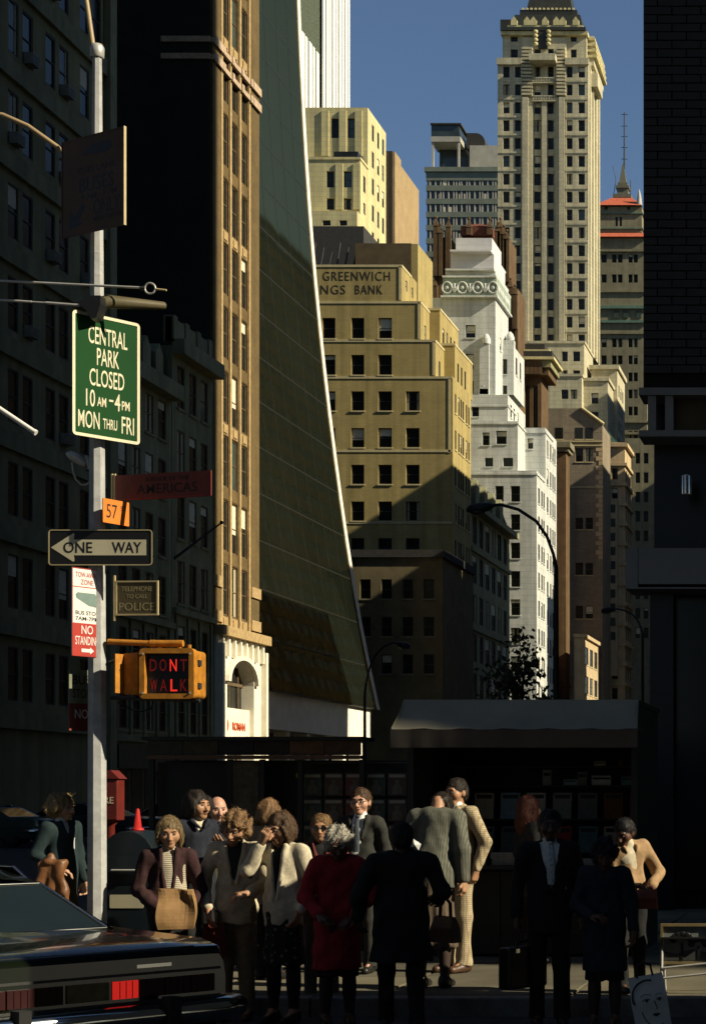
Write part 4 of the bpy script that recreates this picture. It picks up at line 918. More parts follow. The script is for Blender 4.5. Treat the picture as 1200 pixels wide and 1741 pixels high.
# small flood lamp strapped to the pole
t = thing('flood_lamp', 'small bullet lamp on a bracket strapped left of the pole', 'lamp', (PXX, PYY, PZ(790, PYY)))
P_ = lambda x, y, d=0: (PX(x, PYY)-PXX, d, PZ(y, PYY)-PZ(790, PYY))
q = MB(); q.tube([P_(113, 771), P_(118, 772), P_(128, 778), P_(140, 786), P_(147, 790)], [.012, .034, .042, .036, .022], 12); q.build('lamp_body', M_galv, t)
q = MB(); q.tube([P_(147, 775), P_(150, 784), P_(152, 797)], [.016, .02, .014], 8); q.build('bracket', M_galv, t)
q = MB(); q.tube([P_(146, 772), P_(165, 773)], .008, 6); q.tube([P_(146, 800), P_(165, 801)], .008, 6); q.build('bracket_arm', M_iron, t)
q = MB(); q.tube([P_(123, 786), P_(124, 800), P_(129, 815), P_(138, 824), P_(147, 824), P_(153, 819)], .009, 8); q.build('cable', M_galv, t)

# tie rods and bracket near the top
t = thing('mast_arm', 'thin mast arm rods with an eye ring crossing the pole', 'mast arm', (PXX, 16.3, PZ(490, 16.3)))
P_ = lambda x, y, d=0: (PX(x, 16.3)-PXX, d, PZ(y, 16.3)-PZ(490, 16.3))
q = MB(); q.tube([P_(-60, 474), P_(120, 483), P_(245, 489)], .011, 8); q.build('upper_rod', M_galv, t)
q = MB(); q.tube([P_(-60, 506), P_(54, 513)], .011, 8); q.tube([P_(54, 513), P_(78, 514.5)], .008, 8); q.tube([P_(78, 514.5), P_(136, 519)], .013, 8); q.build('lower_rod', M_galv, t)
q = MB(); c = P_(255, 490); q.tube([(c[0]+.046*math.cos(2*math.pi*k/18), 0, c[2]+.046*math.sin(2*math.pi*k/18)) for k in range(19)], .009, 8); q.build('eye_ring', M_galv, t)
q = MB(); q.tube([P_(264, 491), P_(283, 493)], .009, 6); q.build('rod_end', M_brass, t)
q = MB(); q.tube([P_(238, 490), P_(247, 489.5)], .018, 8); q.build('turnbuckle', M_iron, t)
q = MB(); q.tube([P_(140, 523), P_(180, 510, .05), P_(243, 494, .5)], [.05, .06, .035], 10); q.build('arm_tube', M_signolive, t)
q = MB(); q.extrude([(P_(140, 0)[0], P_(0, 519)[2]), (P_(155, 0)[0], P_(0, 532)[2]), (P_(164, 0)[0], P_(0, 548)[2]), (P_(173, 0)[0], P_(0, 545)[2]), (P_(180, 0)[0], P_(0, 522)[2]), (P_(180, 0)[0], P_(0, 508)[2]), (P_(160, 0)[0], P_(0, 508)[2])], -.12, .02); q.build('gusset', M_black, t)
t = thing('pipe_arm', 'sunlit white pipe arm poking in at the left edge', 'pipe', (PX(-60, 15.6), 15.6, PZ(655, 15.6)))
q = MB(); q.tube([(-.4, 0, .28), (0, 0, 0), (PX(60, 15.6)-PX(-60, 15.6), 0, PZ(735, 15.6)-PZ(655, 15.6))], .02, 12); q.build('pipe', M_signwhite, t)
q = MB(); ee = Vector((PX(60, 15.6)-PX(-60, 15.6), 0, PZ(735, 15.6)-PZ(655, 15.6))); q.tube([ee*.985, ee*1.012], .024, 12); q.build('end_cap', M_signwhite, t)

# CENTRAL PARK CLOSED
t = sign('park_sign', 'green park closing hours sign with cream border on the pole', 180.5, 643, 16.42, 53)
plate(.64, 1.075, .035, -.004, .004, M_signgreen, 'panel', t); ring(.64, 1.075, .035, .026, -.009, -.0045, M_signcream, 'border', t)
for txt, x, z, w, h in (('CENTRAL', .015, .355, .37, .15), ('PARK', .015, .175, .21, .15), ('CLOSED', .005, -.01, .33, .15), ('10', -.15, -.195, .085, .15), ('AM', -.045, -.215, .085, .08), ('-', .045, -.19, .04, .018), ('4', .105, -.195, .055, .15), ('PM', .185, -.215, .075, .08), ('MON', -.165, -.385, .20, .15), ('THRU', .035, -.40, .135, .09), ('FRI', .205, -.385, .12, .15)):
    put(t, fit(txt, w, h, M_signcream, bold=.006), x, z)
# BUSES ONLY, with the panel's shade put into its brown
t = sign('bus_lane_sign', 'brown shaded buses only sign with arrow, topmost on the pole', 158, 311, 16.2, -30)
plate(.81, .84, .01, -.004, .004, M_signbrown, 'panel', t); ring(.81, .84, .01, .012, -.008, -.0045, M_signbrown, 'rim', t)
for txt, x, z, w, h in (('BUSES', .05, .0, .44, .13), ('ONLY', .18, -.21, .34, .13), ('9 AM - 7 PM', .08, -.105, .45, .05), ('MON THRU FRI', .2, -.31, .36, .04), ('THIS LANE', .05, .13, .5, .05)): put(t, fit(txt, w, h, M_signblack, bold=.004), x, z)
q = MB(); q.extrude([(-.30, -.36), (-.13, -.33), (-.19, -.29), (-.09, -.19), (-.13, -.15), (-.23, -.25), (-.29, -.2)], -.0055, -.0042); q.build('arrow', M_signblack, t)
q = MB(); q.extrude([(-.13, .26), (.16, .24), (.26, .28), (.22, .34), (-.02, .34), (-.08, .30)], -.0055, -.0042); q.build('symbol', M_signblack, t)
q = MB(); q.box(.402, .412, -.012, .012, -.42, .42); q.build('edge_strip', M_brass, t)  # sunlit panel edge put in as a paler tan strip
# avenue name and 57 ST
t = sign('avenue_sign', 'dark maroon avenue name sign in shade right of the pole', 276, 826, 16.45, -17)
plate(1.0, .225, .008, -.006, .006, M_signmaroon, 'panel', t)
for txt, x, z, w, h in (('AVENUE OF THE', .05, .062, .45, .04), ('AMERICAS', .05, -.022, .62, .085)): put(t, fit(txt, w, h, M_signblack, bold=.004), x, z, -.0068)
q = MB(); q.box(-.44, .44, -.0075, -.0062, -.108, -.10); q.build('lower_line', M_signred, t)
q = MB(); q.tube([(-.52, 0, -.13), (-.52, 0, .13)], .011, 8); q.tube([(-.49, 0, -.13), (-.49, 0, .13)], .008, 8); q.build('bracket', M_brass, t)
t = sign('street_sign', 'small orange 57th street sign beside the pole', 197, 871, 16.45, 66)
plate(.30, .21, .008, -.004, .004, M_signorange, 'panel', t)
put(t, fit('57', .12, .12, M_signblack), -.05, 0); put(t, fit('ST', .06, .045, M_signblack), .08, .04)
# ONE WAY
t = sign('one_way_sign', 'black one way sign with cream arrow pointing left', 171, 931, 16.38, 0)
plate(.905, .312, .03, -.004, .004, M_signblack, 'panel', t); ring(.905, .312, .03, .009, -.008, -.0045, M_brass, 'border', t)
q = MB(); q.extrude([(-.43, 0), (-.235, .125), (-.225, .115), (-.232, .068), (.398, .068), (.398, -.068), (-.232, -.068), (-.225, -.115), (-.235, -.125)], -.006, -.0045); q.build('arrow', M_signcream, t)
put(t, fit('ONE', .25, .095, M_signblack, bold=.006), -.195, 0, -.0067); put(t, fit('WAY', .255, .095, M_signblack, bold=.006), .23, 0, -.0067)
# parking regulation sign
t = sign('parking_sign', 'narrow red and white no standing sign left of the pole', 147.5, 1042, 16.35, 62)
plate(.315, .765, .006, -.004, .004, M_signwhite, 'panel', t); ring(.315, .765, .006, .006, -.008, -.0045, M_signred, 'border', t)
q = MB(); q.box(-.15, .15, -.006, -.0042, -.375, -.095); q.build('red_field', M_signred, t)
for txt, x, z, w, h, mm in (('TOW-AWAY', 0, .325, .24, .045, M_signred), ('ZONE', 0, .262, .13, .045, M_signred), ('BUS STOP', 0, -.005, .24, .035, M_signblack), ('7AM-7PM', 0, -.055, .24, .035, M_signblack), ('NO', 0, -.15, .12, .075, M_signwhite), ('STANDING', 0, -.245, .25, .075, M_signwhite)): put(t, fit(txt, w, h, mm, bold=.003), x, z, -.0067 if mm is M_signwhite else -.0048)
q = MB(); q.box(-.15, .15, -.0055, -.0042, .215, .222); q.build('rule_line', M_signred, t)
q = MB(); q.extrude([(-.06, -.345), (.03, -.345), (.03, -.36), (.07, -.33), (.03, -.3), (.03, -.315), (-.06, -.315)], -.0074, -.0062); q.build('arrow', M_signwhite, t)
q = MB(); q.extrude([(-.12, .15), (-.1, .17), (.08, .17), (.1, .15), (.12, .07), (.11, .05), (.02, .06), (-.11, .12)], -.0055, -.0042); q.build('bus_picture', mat('bus_grey_green', (.14, .2, .18), .6), t)
# police telephone
t = sign('police_sign', 'small olive telephone to call police sign in a tan frame', 233, 1017, 16.5, -4)
plate(.38, .30, .004, -.004, .004, M_signolive, 'panel', t); ring(.385, .305, .004, .014, -.01, .01, M_brass, 'frame', t)
for txt, z, w, h in (('TELEPHONE', .08, .28, .042), ('TO CALL', .015, .19, .036), ('POLICE', -.075, .32, .07)): put(t, fit(txt, w, h, M_letolive, bold=.003), 0, z)
q = MB(); q.box(-.21, -.196, -.01, .01, -.2, .2); q.build('bracket', M_brass, t)
# small signs low on the pole, in shade
t = sign('low_sign', 'small pale sign low on the left of the pole, in shade', 138, 1168, 16.55, 62)
plate(.26, .30, .006, -.004, .004, mat('sign_dim_green', (.16, .17, .11), .6), 'panel', t); put(t, fit('BUS', .18, .08, M_signblack), 0, .06); put(t, fit('STOP', .18, .08, M_signblack), 0, -.06)
t = sign('low_red_sign', 'small dark red sign at the bottom of the pole stack', 138, 1220, 16.55, 62)
plate(.26, .24, .006, -.004, .004, M_signmaroon, 'panel', t); put(t, fit('NO', .14, .08, M_signwhite), 0, .03)

# pedestrian signal
t = thing('walk_signal', 'yellow pedestrian signal showing dont walk in red', 'signal', (PX(288, 16.4), 16.4, PZ(1146, 16.4)))
P_ = lambda x, y: (PX(x, 16.4)-PX(288, 16.4), PZ(y, 16.4)-PZ(1146, 16.4))
w, h = .455, .42
q = MB(); q.extrude(rrect(w, h, .035), .0, .26); hs = q.build('housing', M_yellow, t)
ring(w+.02, h+.02, .04, .045, -.07, .02, M_yellow, 'visor', t)
plate(w-.05, h-.05, .02, -.01, -.003, M_signblack, 'screen', t)
M_neon = mat('signal_red_lit', (.35, .01, .008), .4, .1, 5, 0, emit=(1.0, .035, .02, .55)); M_neon2 = mat('signal_red_dim', (.10, .008, .006), .4, .1, 5, 0, emit=(1.0, .03, .02, .05))
for ch, x, z, mm in (('D', -.125, .075, M_neon2), ('O', -.04, .075, M_neon2), ('N', .05, .075, M_neon), ('T', .14, .075, M_neon2), ('W', -.12, -.10, M_neon2), ('A', -.035, -.10, M_neon2), ('L', .055, -.10, M_neon), ('K', .14, -.10, M_neon2)):
    put(t, fit(ch, .06, .105, mm, bold=.004), x-.012, z, -.0112)
q = MB(); q.extrude(rrect(.17, .36, .03), -.02, .2); o = q.build('side_housing', M_yellow, t); o.location = (P_(224, 0)[0], 0, 0); o.rotation_euler = (0, 0, rad(-22))
q = MB(); q.box(-.085, -.07, -.12, -.024, -.17, .17); o = q.build('side_visor', M_yellow, t); o.location = (P_(224, 0)[0], 0, 0); o.rotation_euler = (0, 0, rad(-22))
for y_ in (1092,):
    a, b = P_(178, 1090), P_(250, 1093); q = MB(); q.tube([(a[0], .08, a[1]), (b[0], .08, b[1])], .026, 10); q.tube([(b[0], .08, b[1]), (P_(258, 0)[0], .08, b[1])], .033, 10); q.build('upper_arm', M_yellow, t)
    a2 = P_(306, 1093); q = MB(); q.tube([(P_(258, 0)[0], .08, b[1]), (a2[0], .08, a2[1])], .030, 12); q.build('arm_barrel', M_yellow, t)
    for x in (266, 300, 316): c = P_(x, 1100); q = MB(); q.tube([(c[0], .08, h/2-.005), (c[0], .08, h/2+.05)], .02, 8); q.build('hanger', M_yellow, t)
a, b = P_(178, 1125), P_(232, 1108); q = MB(); q.tube([(a[0], .1, a[1]), (b[0], .1, b[1])], .014, 8); q.build('lower_arm', M_iron, t)
a, b = P_(178, 1185), P_(330, 1190); q = MB(); q.tube([(a[0], .14, a[1]), (b[0], .14, b[1])], .018, 8); q.build('conduit', M_iron, t)

for x in (-.205, .205):
    for z in (-.17, .17): q = MB(); q.tube([(x, -.072, z), (x, -.08, z)], .009, 8); q.build('bolt', M_galv, t)
for z in (-.1, .1): q = MB(); q.box(.228, .242, .05, .12, z-.025, z+.025); q.build('hinge', M_iron, t)
q = MB(); q.tube([(-.2, .2, -.2), (-.24, .2, -.3), (-.34, .16, -.33), (-.5, .12, -.24)], .007, 6); q.build('cable', M_black, t)

# mailbox, cone, fire alarm
M_mail = mat('mailbox_blue', (.006, .011, .014), .45, .2, 4, .03)
D = 17.0; t = thing('mailbox', 'dark blue rounded street mailbox behind the pole', 'mailbox', (PX(233, D), D, .15))
prof = [(-.25, .14), (.25, .14), (.25, .98)]+[(.25*math.cos(math.pi*k/12), .98+.27*math.sin(math.pi*k/12)) for k in range(1, 12)]+[(-.25, .98)]
q = MB(); q.extrude(prof, -.24, .24); q.build('body', M_mail, t, .008)
for x in (-.21, .21):
    for y in (-.2, .2): q = MB(); q.box(x-.025, x+.025, y-.025, y+.025, 0, .145); q.build('leg', M_mail, t)
q = MB(); q.box(-.2, .2, -.27, -.242, .86, 1.02); dr = q.build('drop_door', M_mail, t); q = MB(); q.tube([(-.12, -.285, .9), (.12, -.285, .9)], .01, 6); q.build('handle', M_galv, dr)
plate(.3, .12, .01, -.246, -.2415, M_signcream, 'notice', t).location = (0, 0, .62)
t = thing('red_cone', 'small bright red cone standing on the mailbox', 'cone', (PX(234, D), D, .15+1.25))
q = MB(); q.lathe([(.055, 0), (.055, .02), (.036, .02), (.016, .19), (0, .2)], (0, 0, 0), 14); q.build('cone', mat('cone_red', (.36, .015, .012), .6), t)
D = 17.6; t = thing('fire_alarm', 'red fire alarm post just right of the pole', 'fire alarm', (PX(186, D), D, .15))
q = MB(); q.lathe([(.14, 0), (.14, .06), (.07, .16), (.055, .3), (.05, 1.28), (.09, 1.33)], (0, 0, 0), 10); q.build('post', M_alarm, t)
q = MB(); q.box(-.11, .11, -.09, .09, 1.33, 1.72); q.build('box', M_alarm, t, .012)
q = MB(); q.extrude([(-.13, 1.72), (.13, 1.72), (.05, 1.8), (-.05, 1.8)], -.1, .1); q.build('hood', M_alarm, t)
ob('lettering', fit('FIRE', .15, .06, M_signcream), t, (0, -.095, 1.52))

# ---------------------------------------------------------------- newsstands
M_kdark = mat('newsstand_paint', (.018, .019, .013), .6, .25, 3, .08)
M_awn = mat('awning_canvas', (.24, .215, .15), .85, .12, 2.5, .2)
M_awn2 = mat('awning_valance', (.06, .05, .04), .85, .15, 3, .2)
D = 18.2; xa, xb = PX(690, D), PX(1082, D); zr = PZ(1190, D)
t = thing('newsstand', 'dark newsstand under a wide grey awning', 'newsstand')
q = MB(); q.box(xa, xb, D+1.9, D+1.96, .15, zr-.05); q.build('back_wall', M_kdark, t)
for x in (xa, xb-.06): q = MB(); q.box(x, x+.06, D+.05, D+1.89, .15, zr-.05); q.build('side_wall', M_kdark, t)
q = MB(); q.box(xa-.02, xb+.02, D+.0, D+1.98, zr-.048, zr); q.build('roof', M_kdark, t)
n = 5
for k in range(n):
    a, b = xa+.07+(xb-xa-.14)*k/n, xa+.07+(xb-xa-.14)*(k+1)/n-.01; q = MB(); q.box(a, b, D+.06, D+.1, .17, .98); q.build('front_panel', M_kdark, t, .006)
q = MB(); q.box(xa+.065, xb-.065, D-.08, D+.5, 1.0, 1.04); q.build('counter', M_kdark, t)
for z in (1.1, 1.45, 1.8, 2.0): q = MB(); q.box(xa+.065, xb-.065, D+1.42, D+1.88, z, z+.02); q.build('shelf', M_kdark, t)
aw = MB(); dz = PZ(1240, D-.55); xa2, xb2 = PX(664, D-.55), PX(1084, D-.55); nseg = 22; rows_ = 6
vs = []
for j in range(rows_+1):
    f = j/rows_
    for i in range(nseg+1):
        u = i/nseg; x = (xa-.02)*(1-f)+xa2*f+((xb+.02)*(1-f)+xb2*f-(xa-.02)*(1-f)-xa2*f)*u
        vs.append((x, D-.01-.55*f, zr*(1-f)+dz*f-.035*math.sin(math.pi*f)-.008*math.sin(u*37)*f))
fs = [(j*(nseg+1)+i, j*(nseg+1)+i+1, (j+1)*(nseg+1)+i+1, (j+1)*(nseg+1)+i) for j in range(rows_) for i in range(nseg)]
aw.add(vs, fs, 0, True); aw.build('awning', M_awn, t)
va = MB(); vs = []
for j in range(3):
    for i in range(nseg*2+1):
        u = i/nseg/2; vs.append((xa2+(xb2-xa2)*u, D-.565-.012*math.sin(u*60)*j/2, dz-.003-(dz-PZ(1271, D-.55))*j/2))
w_ = nseg*2+1; va.add(vs, [(j*w_+i, j*w_+i+1, (j+1)*w_+i+1, (j+1)*w_+i) for j in range(2) for i in range(nseg*2)], 0, True); va.build('valance', M_awn2, t)
for x in (xa2, xb2):
    q = MB(); q.add([(x, D-.55, dz), (x+(xa-xa2 if x == xa2 else xb-xb2), D, zr), (x+(xa-xa2 if x == xa2 else xb-xb2), D, dz)], [(0, 1, 2)]); q.build('awning_cheek', M_awn, t)
    q = MB(); q.tube([(x, D-.56, dz), (x, D+.05, dz)], .012, 6); q.build('awning_bar', M_iron, t)
finish(t, ((xa+xb)/2, D+1, .15))
# goods glimpsed on its counter and shelves
cols_ = [('teal paper', (.10, .22, .22)), ('white paper', (.5, .5, .46)), ('orange', (.2, .07, .02)), ('cream', (.5, .44, .3)), ('grey', (.25, .25, .24)), ('red', (.35, .03, .03)), ('pale blue', (.25, .35, .42)), ('black and white', (.16, .16, .15))]
for k, (px_, py_, w, h, c, lab) in enumerate([(1022, 1322, .2, .1, 1, 'white newspaper bundle on the newsstand shelf'), (1070, 1327, .17, .09, 0, 'teal paper pile at the right end of the newsstand'), (970, 1334, .14, .06, 6, 'pale blue pad in the newsstand, left of the white bundle'), (1055, 1305, .05, .06, 2, 'tiny orange packet high in the newsstand'), (930, 1312, .09, .16, 4, 'grey hanging paper in the newsstand'), (1020, 1300, .12, .05, 3, 'cream packet above the white bundle'), (990, 1310, .1, .14, 7, 'black and white paper hung beside the grey one')]):
    d = D+1.5; t = thing('news_item', lab, 'paper', (PX(px_, d), d, (1.822 if py_ > 1309 else 2.022)+h/2), rad(random.uniform(-8, 8)), 'papers inside the newsstand')
    q = MB(); q.box(-w/2, w/2, -.02, .02, -h/2, h/2); q.build('sheet', mat('paper_'+cols_[c][0].replace(' ', '_'), cols_[c][1], .6, .25, 14, 0), t)
    q = MB(); q.box(-w/2+.01, w/2-.01, -.026, -.021, h*.1, h*.3); q.build('headline', M_signblack, t)

for k in range(6):
    x = xa+.25+k*.36; hgt = .06+.03*((k*5) % 4); oname = ('first', 'second', 'third', 'fourth', 'fifth', 'sixth')[k]
    t = thing('newspaper_stack', 'folded newspaper stack, %s from the left on the newsstand counter' % oname, 'newspapers', (x, D+.12, 1.041), rad(random.uniform(-6, 6)), 'newspaper stacks on the counter')
    for j in range(int(hgt/.02)): q = MB(); q.box(-.15, .15, -.1, .1, j*.02+.001, j*.02+.019); o = q.build('newspaper', mat('newsprint', (.22, .21, .18), .9, .3, 25, 0), t); o.location = (random.uniform(-.01, .01), random.uniform(-.01, .01), 0)
for r in range(2):
    for k in range(8):
        x = xa+.2+k*.27; cn, cc = cols_[(k*3+r) % 8]; oname = ('first', 'second', 'third', 'fourth', 'fifth', 'sixth', 'seventh', 'eighth')[k]
        t = thing('magazine', '%s magazine, %s along the newsstand %s shelf' % (cn, oname, ('lower', 'counter-level')[r]), 'magazine', (x, D+1.44, (1.472, 1.12)[r]), rad(random.uniform(-5, 5)), 'magazines on the newsstand shelves')
        q = MB(); q.add([(-.1, 0, 0), (.1, 0, 0), (.1, .06, .27), (-.1, .06, .27), (-.1, .01, 0), (.1, .01, 0), (.1, .07, .27), (-.1, .07, .27)], [(0, 1, 2, 3), (7, 6, 5, 4), (0, 4, 5, 1), (1, 5, 6, 2), (2, 6, 7, 3), (3, 7, 4, 0)]); q.build('cover', mat('paper_'+cn.replace(' ', '_'), cc, .6, .25, 14, 0), t)
        q = MB(); q.box(-.08, .08, .043, .048, .21, .25); q.build('title_bar', M_signblack, t)
# magazine stand to the left
D = 18.9; xa, xb = PX(250, D), PX(612, D); zt = PZ(1258, D)
t = thing('magazine_stand', 'long dark magazine stand with faded sign band behind the crowd', 'newsstand')
q = MB(); q.box(xa, xb+.45, D+.5, D+.56, .15, zt-.2); q.build('back_wall', M_kdark, t)
for k in range(6):
    a = xa+(xb-xa)*k/6; q = MB(); q.box(a+.004, a+(xb-xa)/6-.004, D+.0, D+.06, PZ(1284, D), zt-.01)
    q.build('sign_band', mat('faded_sign_%d' % k, [(.04, .035, .02), (.05, .04, .02), (.02, .016, .012), (.03, .018, .012), (.11, .055, .025), (.085, .045, .022)][k], .7, .4, 9, 0), t)
q = MB(); q.box(xa-.05, xb+.02, D-.02, D+.5, zt-.008, zt+.03); q.build('roof', M_kdark, t)
q = MB(); q.box(xa, xb+.02, D-.03, D+.05, PZ(1291, D), PZ(1285, D)); q.build('rail', mat('rail_brown', (.12, .06, .03), .6), t)
for k, x in enumerate((252, 385, 440, 505, 610)): q = MB(); q.box(PX(x, D), PX(x, D)+.05, D+.01, D+.06, .15, PZ(1291, D)-.004); q.build('post', M_kdark, t)
q = MB(); q.box(PX(388, D), PX(438, D), D+.03, D+.05, .2, PZ(1296, D)); q.build('poster_panel', mat('worn_poster', (.085, .07, .045), .8, .5, 12, 0), t)
for k in range(3): q = MB(); q.box(PX(256, D), PX(383, D), D+.2, D+.22, .3+k*.6, .85+k*.6); q.build('panel', M_kdark, t)
for z in (1.55, 1.8, 2.04): q = MB(); q.box(PX(506, D), PX(690, D), D+.22, D+.25, z, z+.015); q.build('rack_rail', M_iron, t)
finish(t, ((xa+xb)/2, D, .15))
k = 0
pal = [('dark green', (.04, .06, .04)), ('grey', (.13, .13, .11)), ('brown', (.08, .05, .03)), ('pale', (.30, .29, .25)), ('dull red', (.14, .03, .025)), ('slate', (.07, .08, .09))]
for r in range(3):
    for c in range(5):
        px_, py_ = 531+c*36, 1334+r*44; cn, cc = pal[(r*5+c*2+r) % 6]
        rown = ('top', 'middle', 'bottom')[r]; coln = ('first', 'second', 'third', 'fourth', 'fifth')[c]
        t = thing('magazine', '%s magazine, %s from the left in the %s row of the rack' % (cn, coln, rown), 'magazine', (PX(px_, D+.2), D+.2, PZ(py_, D+.2)), rad(random.uniform(-3, 3)), 'magazines hung on the rack')
        q = MB(); q.box(-.095, .095, 0, .008, -.115, .115); q.build('cover', mat('cover_'+cn.replace(' ', '_'), cc, .5, .45, 16, 0), t)
        q = MB(); q.box(-.08, .08, -.003, -.0005, .07, .1); q.build('title_bar', mat('title_pale', (.32, .30, .24), .5), t)
        q = MB(); q.extrude([(-.05, -.1), (.05, -.1), (.045, -.02), (.02, .0), (.025, .035), (0, .05), (-.025, .035), (-.02, 0), (-.045, -.02)], -.003, -.0005); q.build('cover_picture', mat('cover_figure', (.13, .115, .09), .6, .3, 20, 0), t)
t = thing('lime_tag', 'small lime green tag clipped above the magazines', 'tag', (PX(510, D+.18), D+.18, PZ(1319, D+.18)))
q = MB(); q.ball((0, 0, 0), (.045, .02, .035), 10, 6); q.build('tag', mat('lime', (.22, .36, .06), .5), t)

# ---------------------------------------------------------------- cobra-head street lamps
def cobra(xh, yh, xp, yp, D, label, armr=.05):
    t = thing('street_lamp', label, 'street lamp', (PX(xp, D), D, .14), group='cobra-head street lamps over the side street')
    L = lambda x, y: Vector((PX(x, D)-PX(xp, D), 0, PZ(y, D)-.14))
    s = xp-xh; pts = [L(xp, 1340), L(xp, yp+60), L(xp, yp), L(xp-s*.03, yp-(yp-yh)*.22), L(xp-s*.10, yp-(yp-yh)*.5), L(xp-s*.22, yp-(yp-yh)*.75), L(xp-s*.42, yh+(yp-yh)*.06), L(xp-s*.62, yh-(yp-yh)*.02), L(xp-s*.75, yh)]
    q = MB(); q.tube(pts[:3], [.1, .08, .07], 10); q.build('post', M_iron, t)
    q = MB(); q.tube(pts[2:], [.07]+[armr]*6, 10); q.build('arm', M_iron, t)
    a, b = L(xp-s*.70, yh), L(xh, yh+(yp-yh)*.07); q = MB(); dv = b-a
    q.tube([a, a+dv*.2, a+dv*.5, a+dv*.85, b], [.06, .13, .17, .15, .05], 12, flat=1.0); hd = q.build('lamp_head', M_iron, t); 
    q = MB(); c = a+dv*.62; q.ball((c.x, 0, c.z-.10), (.26, .13, .1), 12, 8); q.build('lens', mat('lamp_lens', (.12, .11, .09), .2), hd)
cobra(793, 860, 945, 965, 58.0, 'nearest dark cobra-head lamp curving over the street')
cobra(1022, 1036, 1092, 1078, 100.0, 'farther small cobra-head lamp near the black corner building')
cobra(697, 1094, 620, 1180, 95.0, 'faint cobra-head lamp in shade in front of the glass tower')
# flagpole on the townhouse
t = thing('flagpole', 'bare slanting flagpole sticking out from the shaded townhouse', 'flagpole', (NX, 112, PZ(950, 112)))
q = MB(); q.tube([(0, 0, 0), (2.4, 1.2, 2.3)], [.09, .05], 8); q.build('pole', M_iron, t); q = MB(); q.ball((2.42, 1.21, 2.33), .12, 8, 6); q.build('finial', M_iron, t)

# ---------------------------------------------------------------- street trees
M_leaf = mat('leaf_dark', (.045, .055, .02), .7, .4, 30, 0)
M_leaf2 = mat('leaf_olive', (.075, .08, .03), .7, .4, 30, 0)
M_bark = mat('bark', (.05, .04, .03), .95, .3, 10, .4)
def tree(px_, D, ytop, rx, label, seed, nl=1500, base_z=.15, lower=.45):
    R_ = random.Random(seed); H = PZ(ytop, D)-base_z; X = PX(px_, D)
    t = thing('street_tree', label, 'tree', (X, D, base_z), group='street trees')
    tr = MB(); br = []
    tr.tube([(0, 0, 0), (.05, .02, H*.3), (-.03, .05, H*.55), (.02, 0, H*.8)], [.13, .1, .07, .03], 8)
    for k in range(13):
        z0 = H*(.33+.5*k/13); a = R_.uniform(0, 6.28); l = rx*R_.uniform(.5, 1.0)*(1-.35*k/13); e = Vector((math.cos(a)*l, math.sin(a)*l, z0+R_.uniform(.3, .9)))
        mid = Vector((e.x*.5, e.y*.5, z0+.15)); tr.tube([(0, 0, z0), mid, e], [.05, .03, .012], 6); br.append(e); br.append(mid*.6+e*.4)
    br.append(Vector((0, 0, H*.97)))
    tr.build('trunk', M_bark, t)
    for mi, mm in enumerate((M_leaf, M_leaf2)):
        lf = MB()
        for k in range(nl//2):
            c = R_.choice(br); p = c+Vector((R_.gauss(0, .28), R_.gauss(0, .28), R_.gauss(0, .22)))
            s = R_.uniform(.07, .15); n = Vector((R_.gauss(0, 1), R_.gauss(0, 1), R_.gauss(0, 1)+.6)).normalized(); u = n.orthogonal().normalized(); u.rotate(Matrix.Rotation(R_.uniform(0, 6.28), 3, n)); v = n.cross(u)
            lf.add([p-u*s, p+v*s*.55-n*s*.1, p+u*s, p-v*s*.55-n*s*.1], [(0, 1, 2, 3)])
        lf.build('crown', mm, t)
tree(888, 62.0, 1078, 1.25, 'dark leafy street tree silhouetted against the white tower', 3)

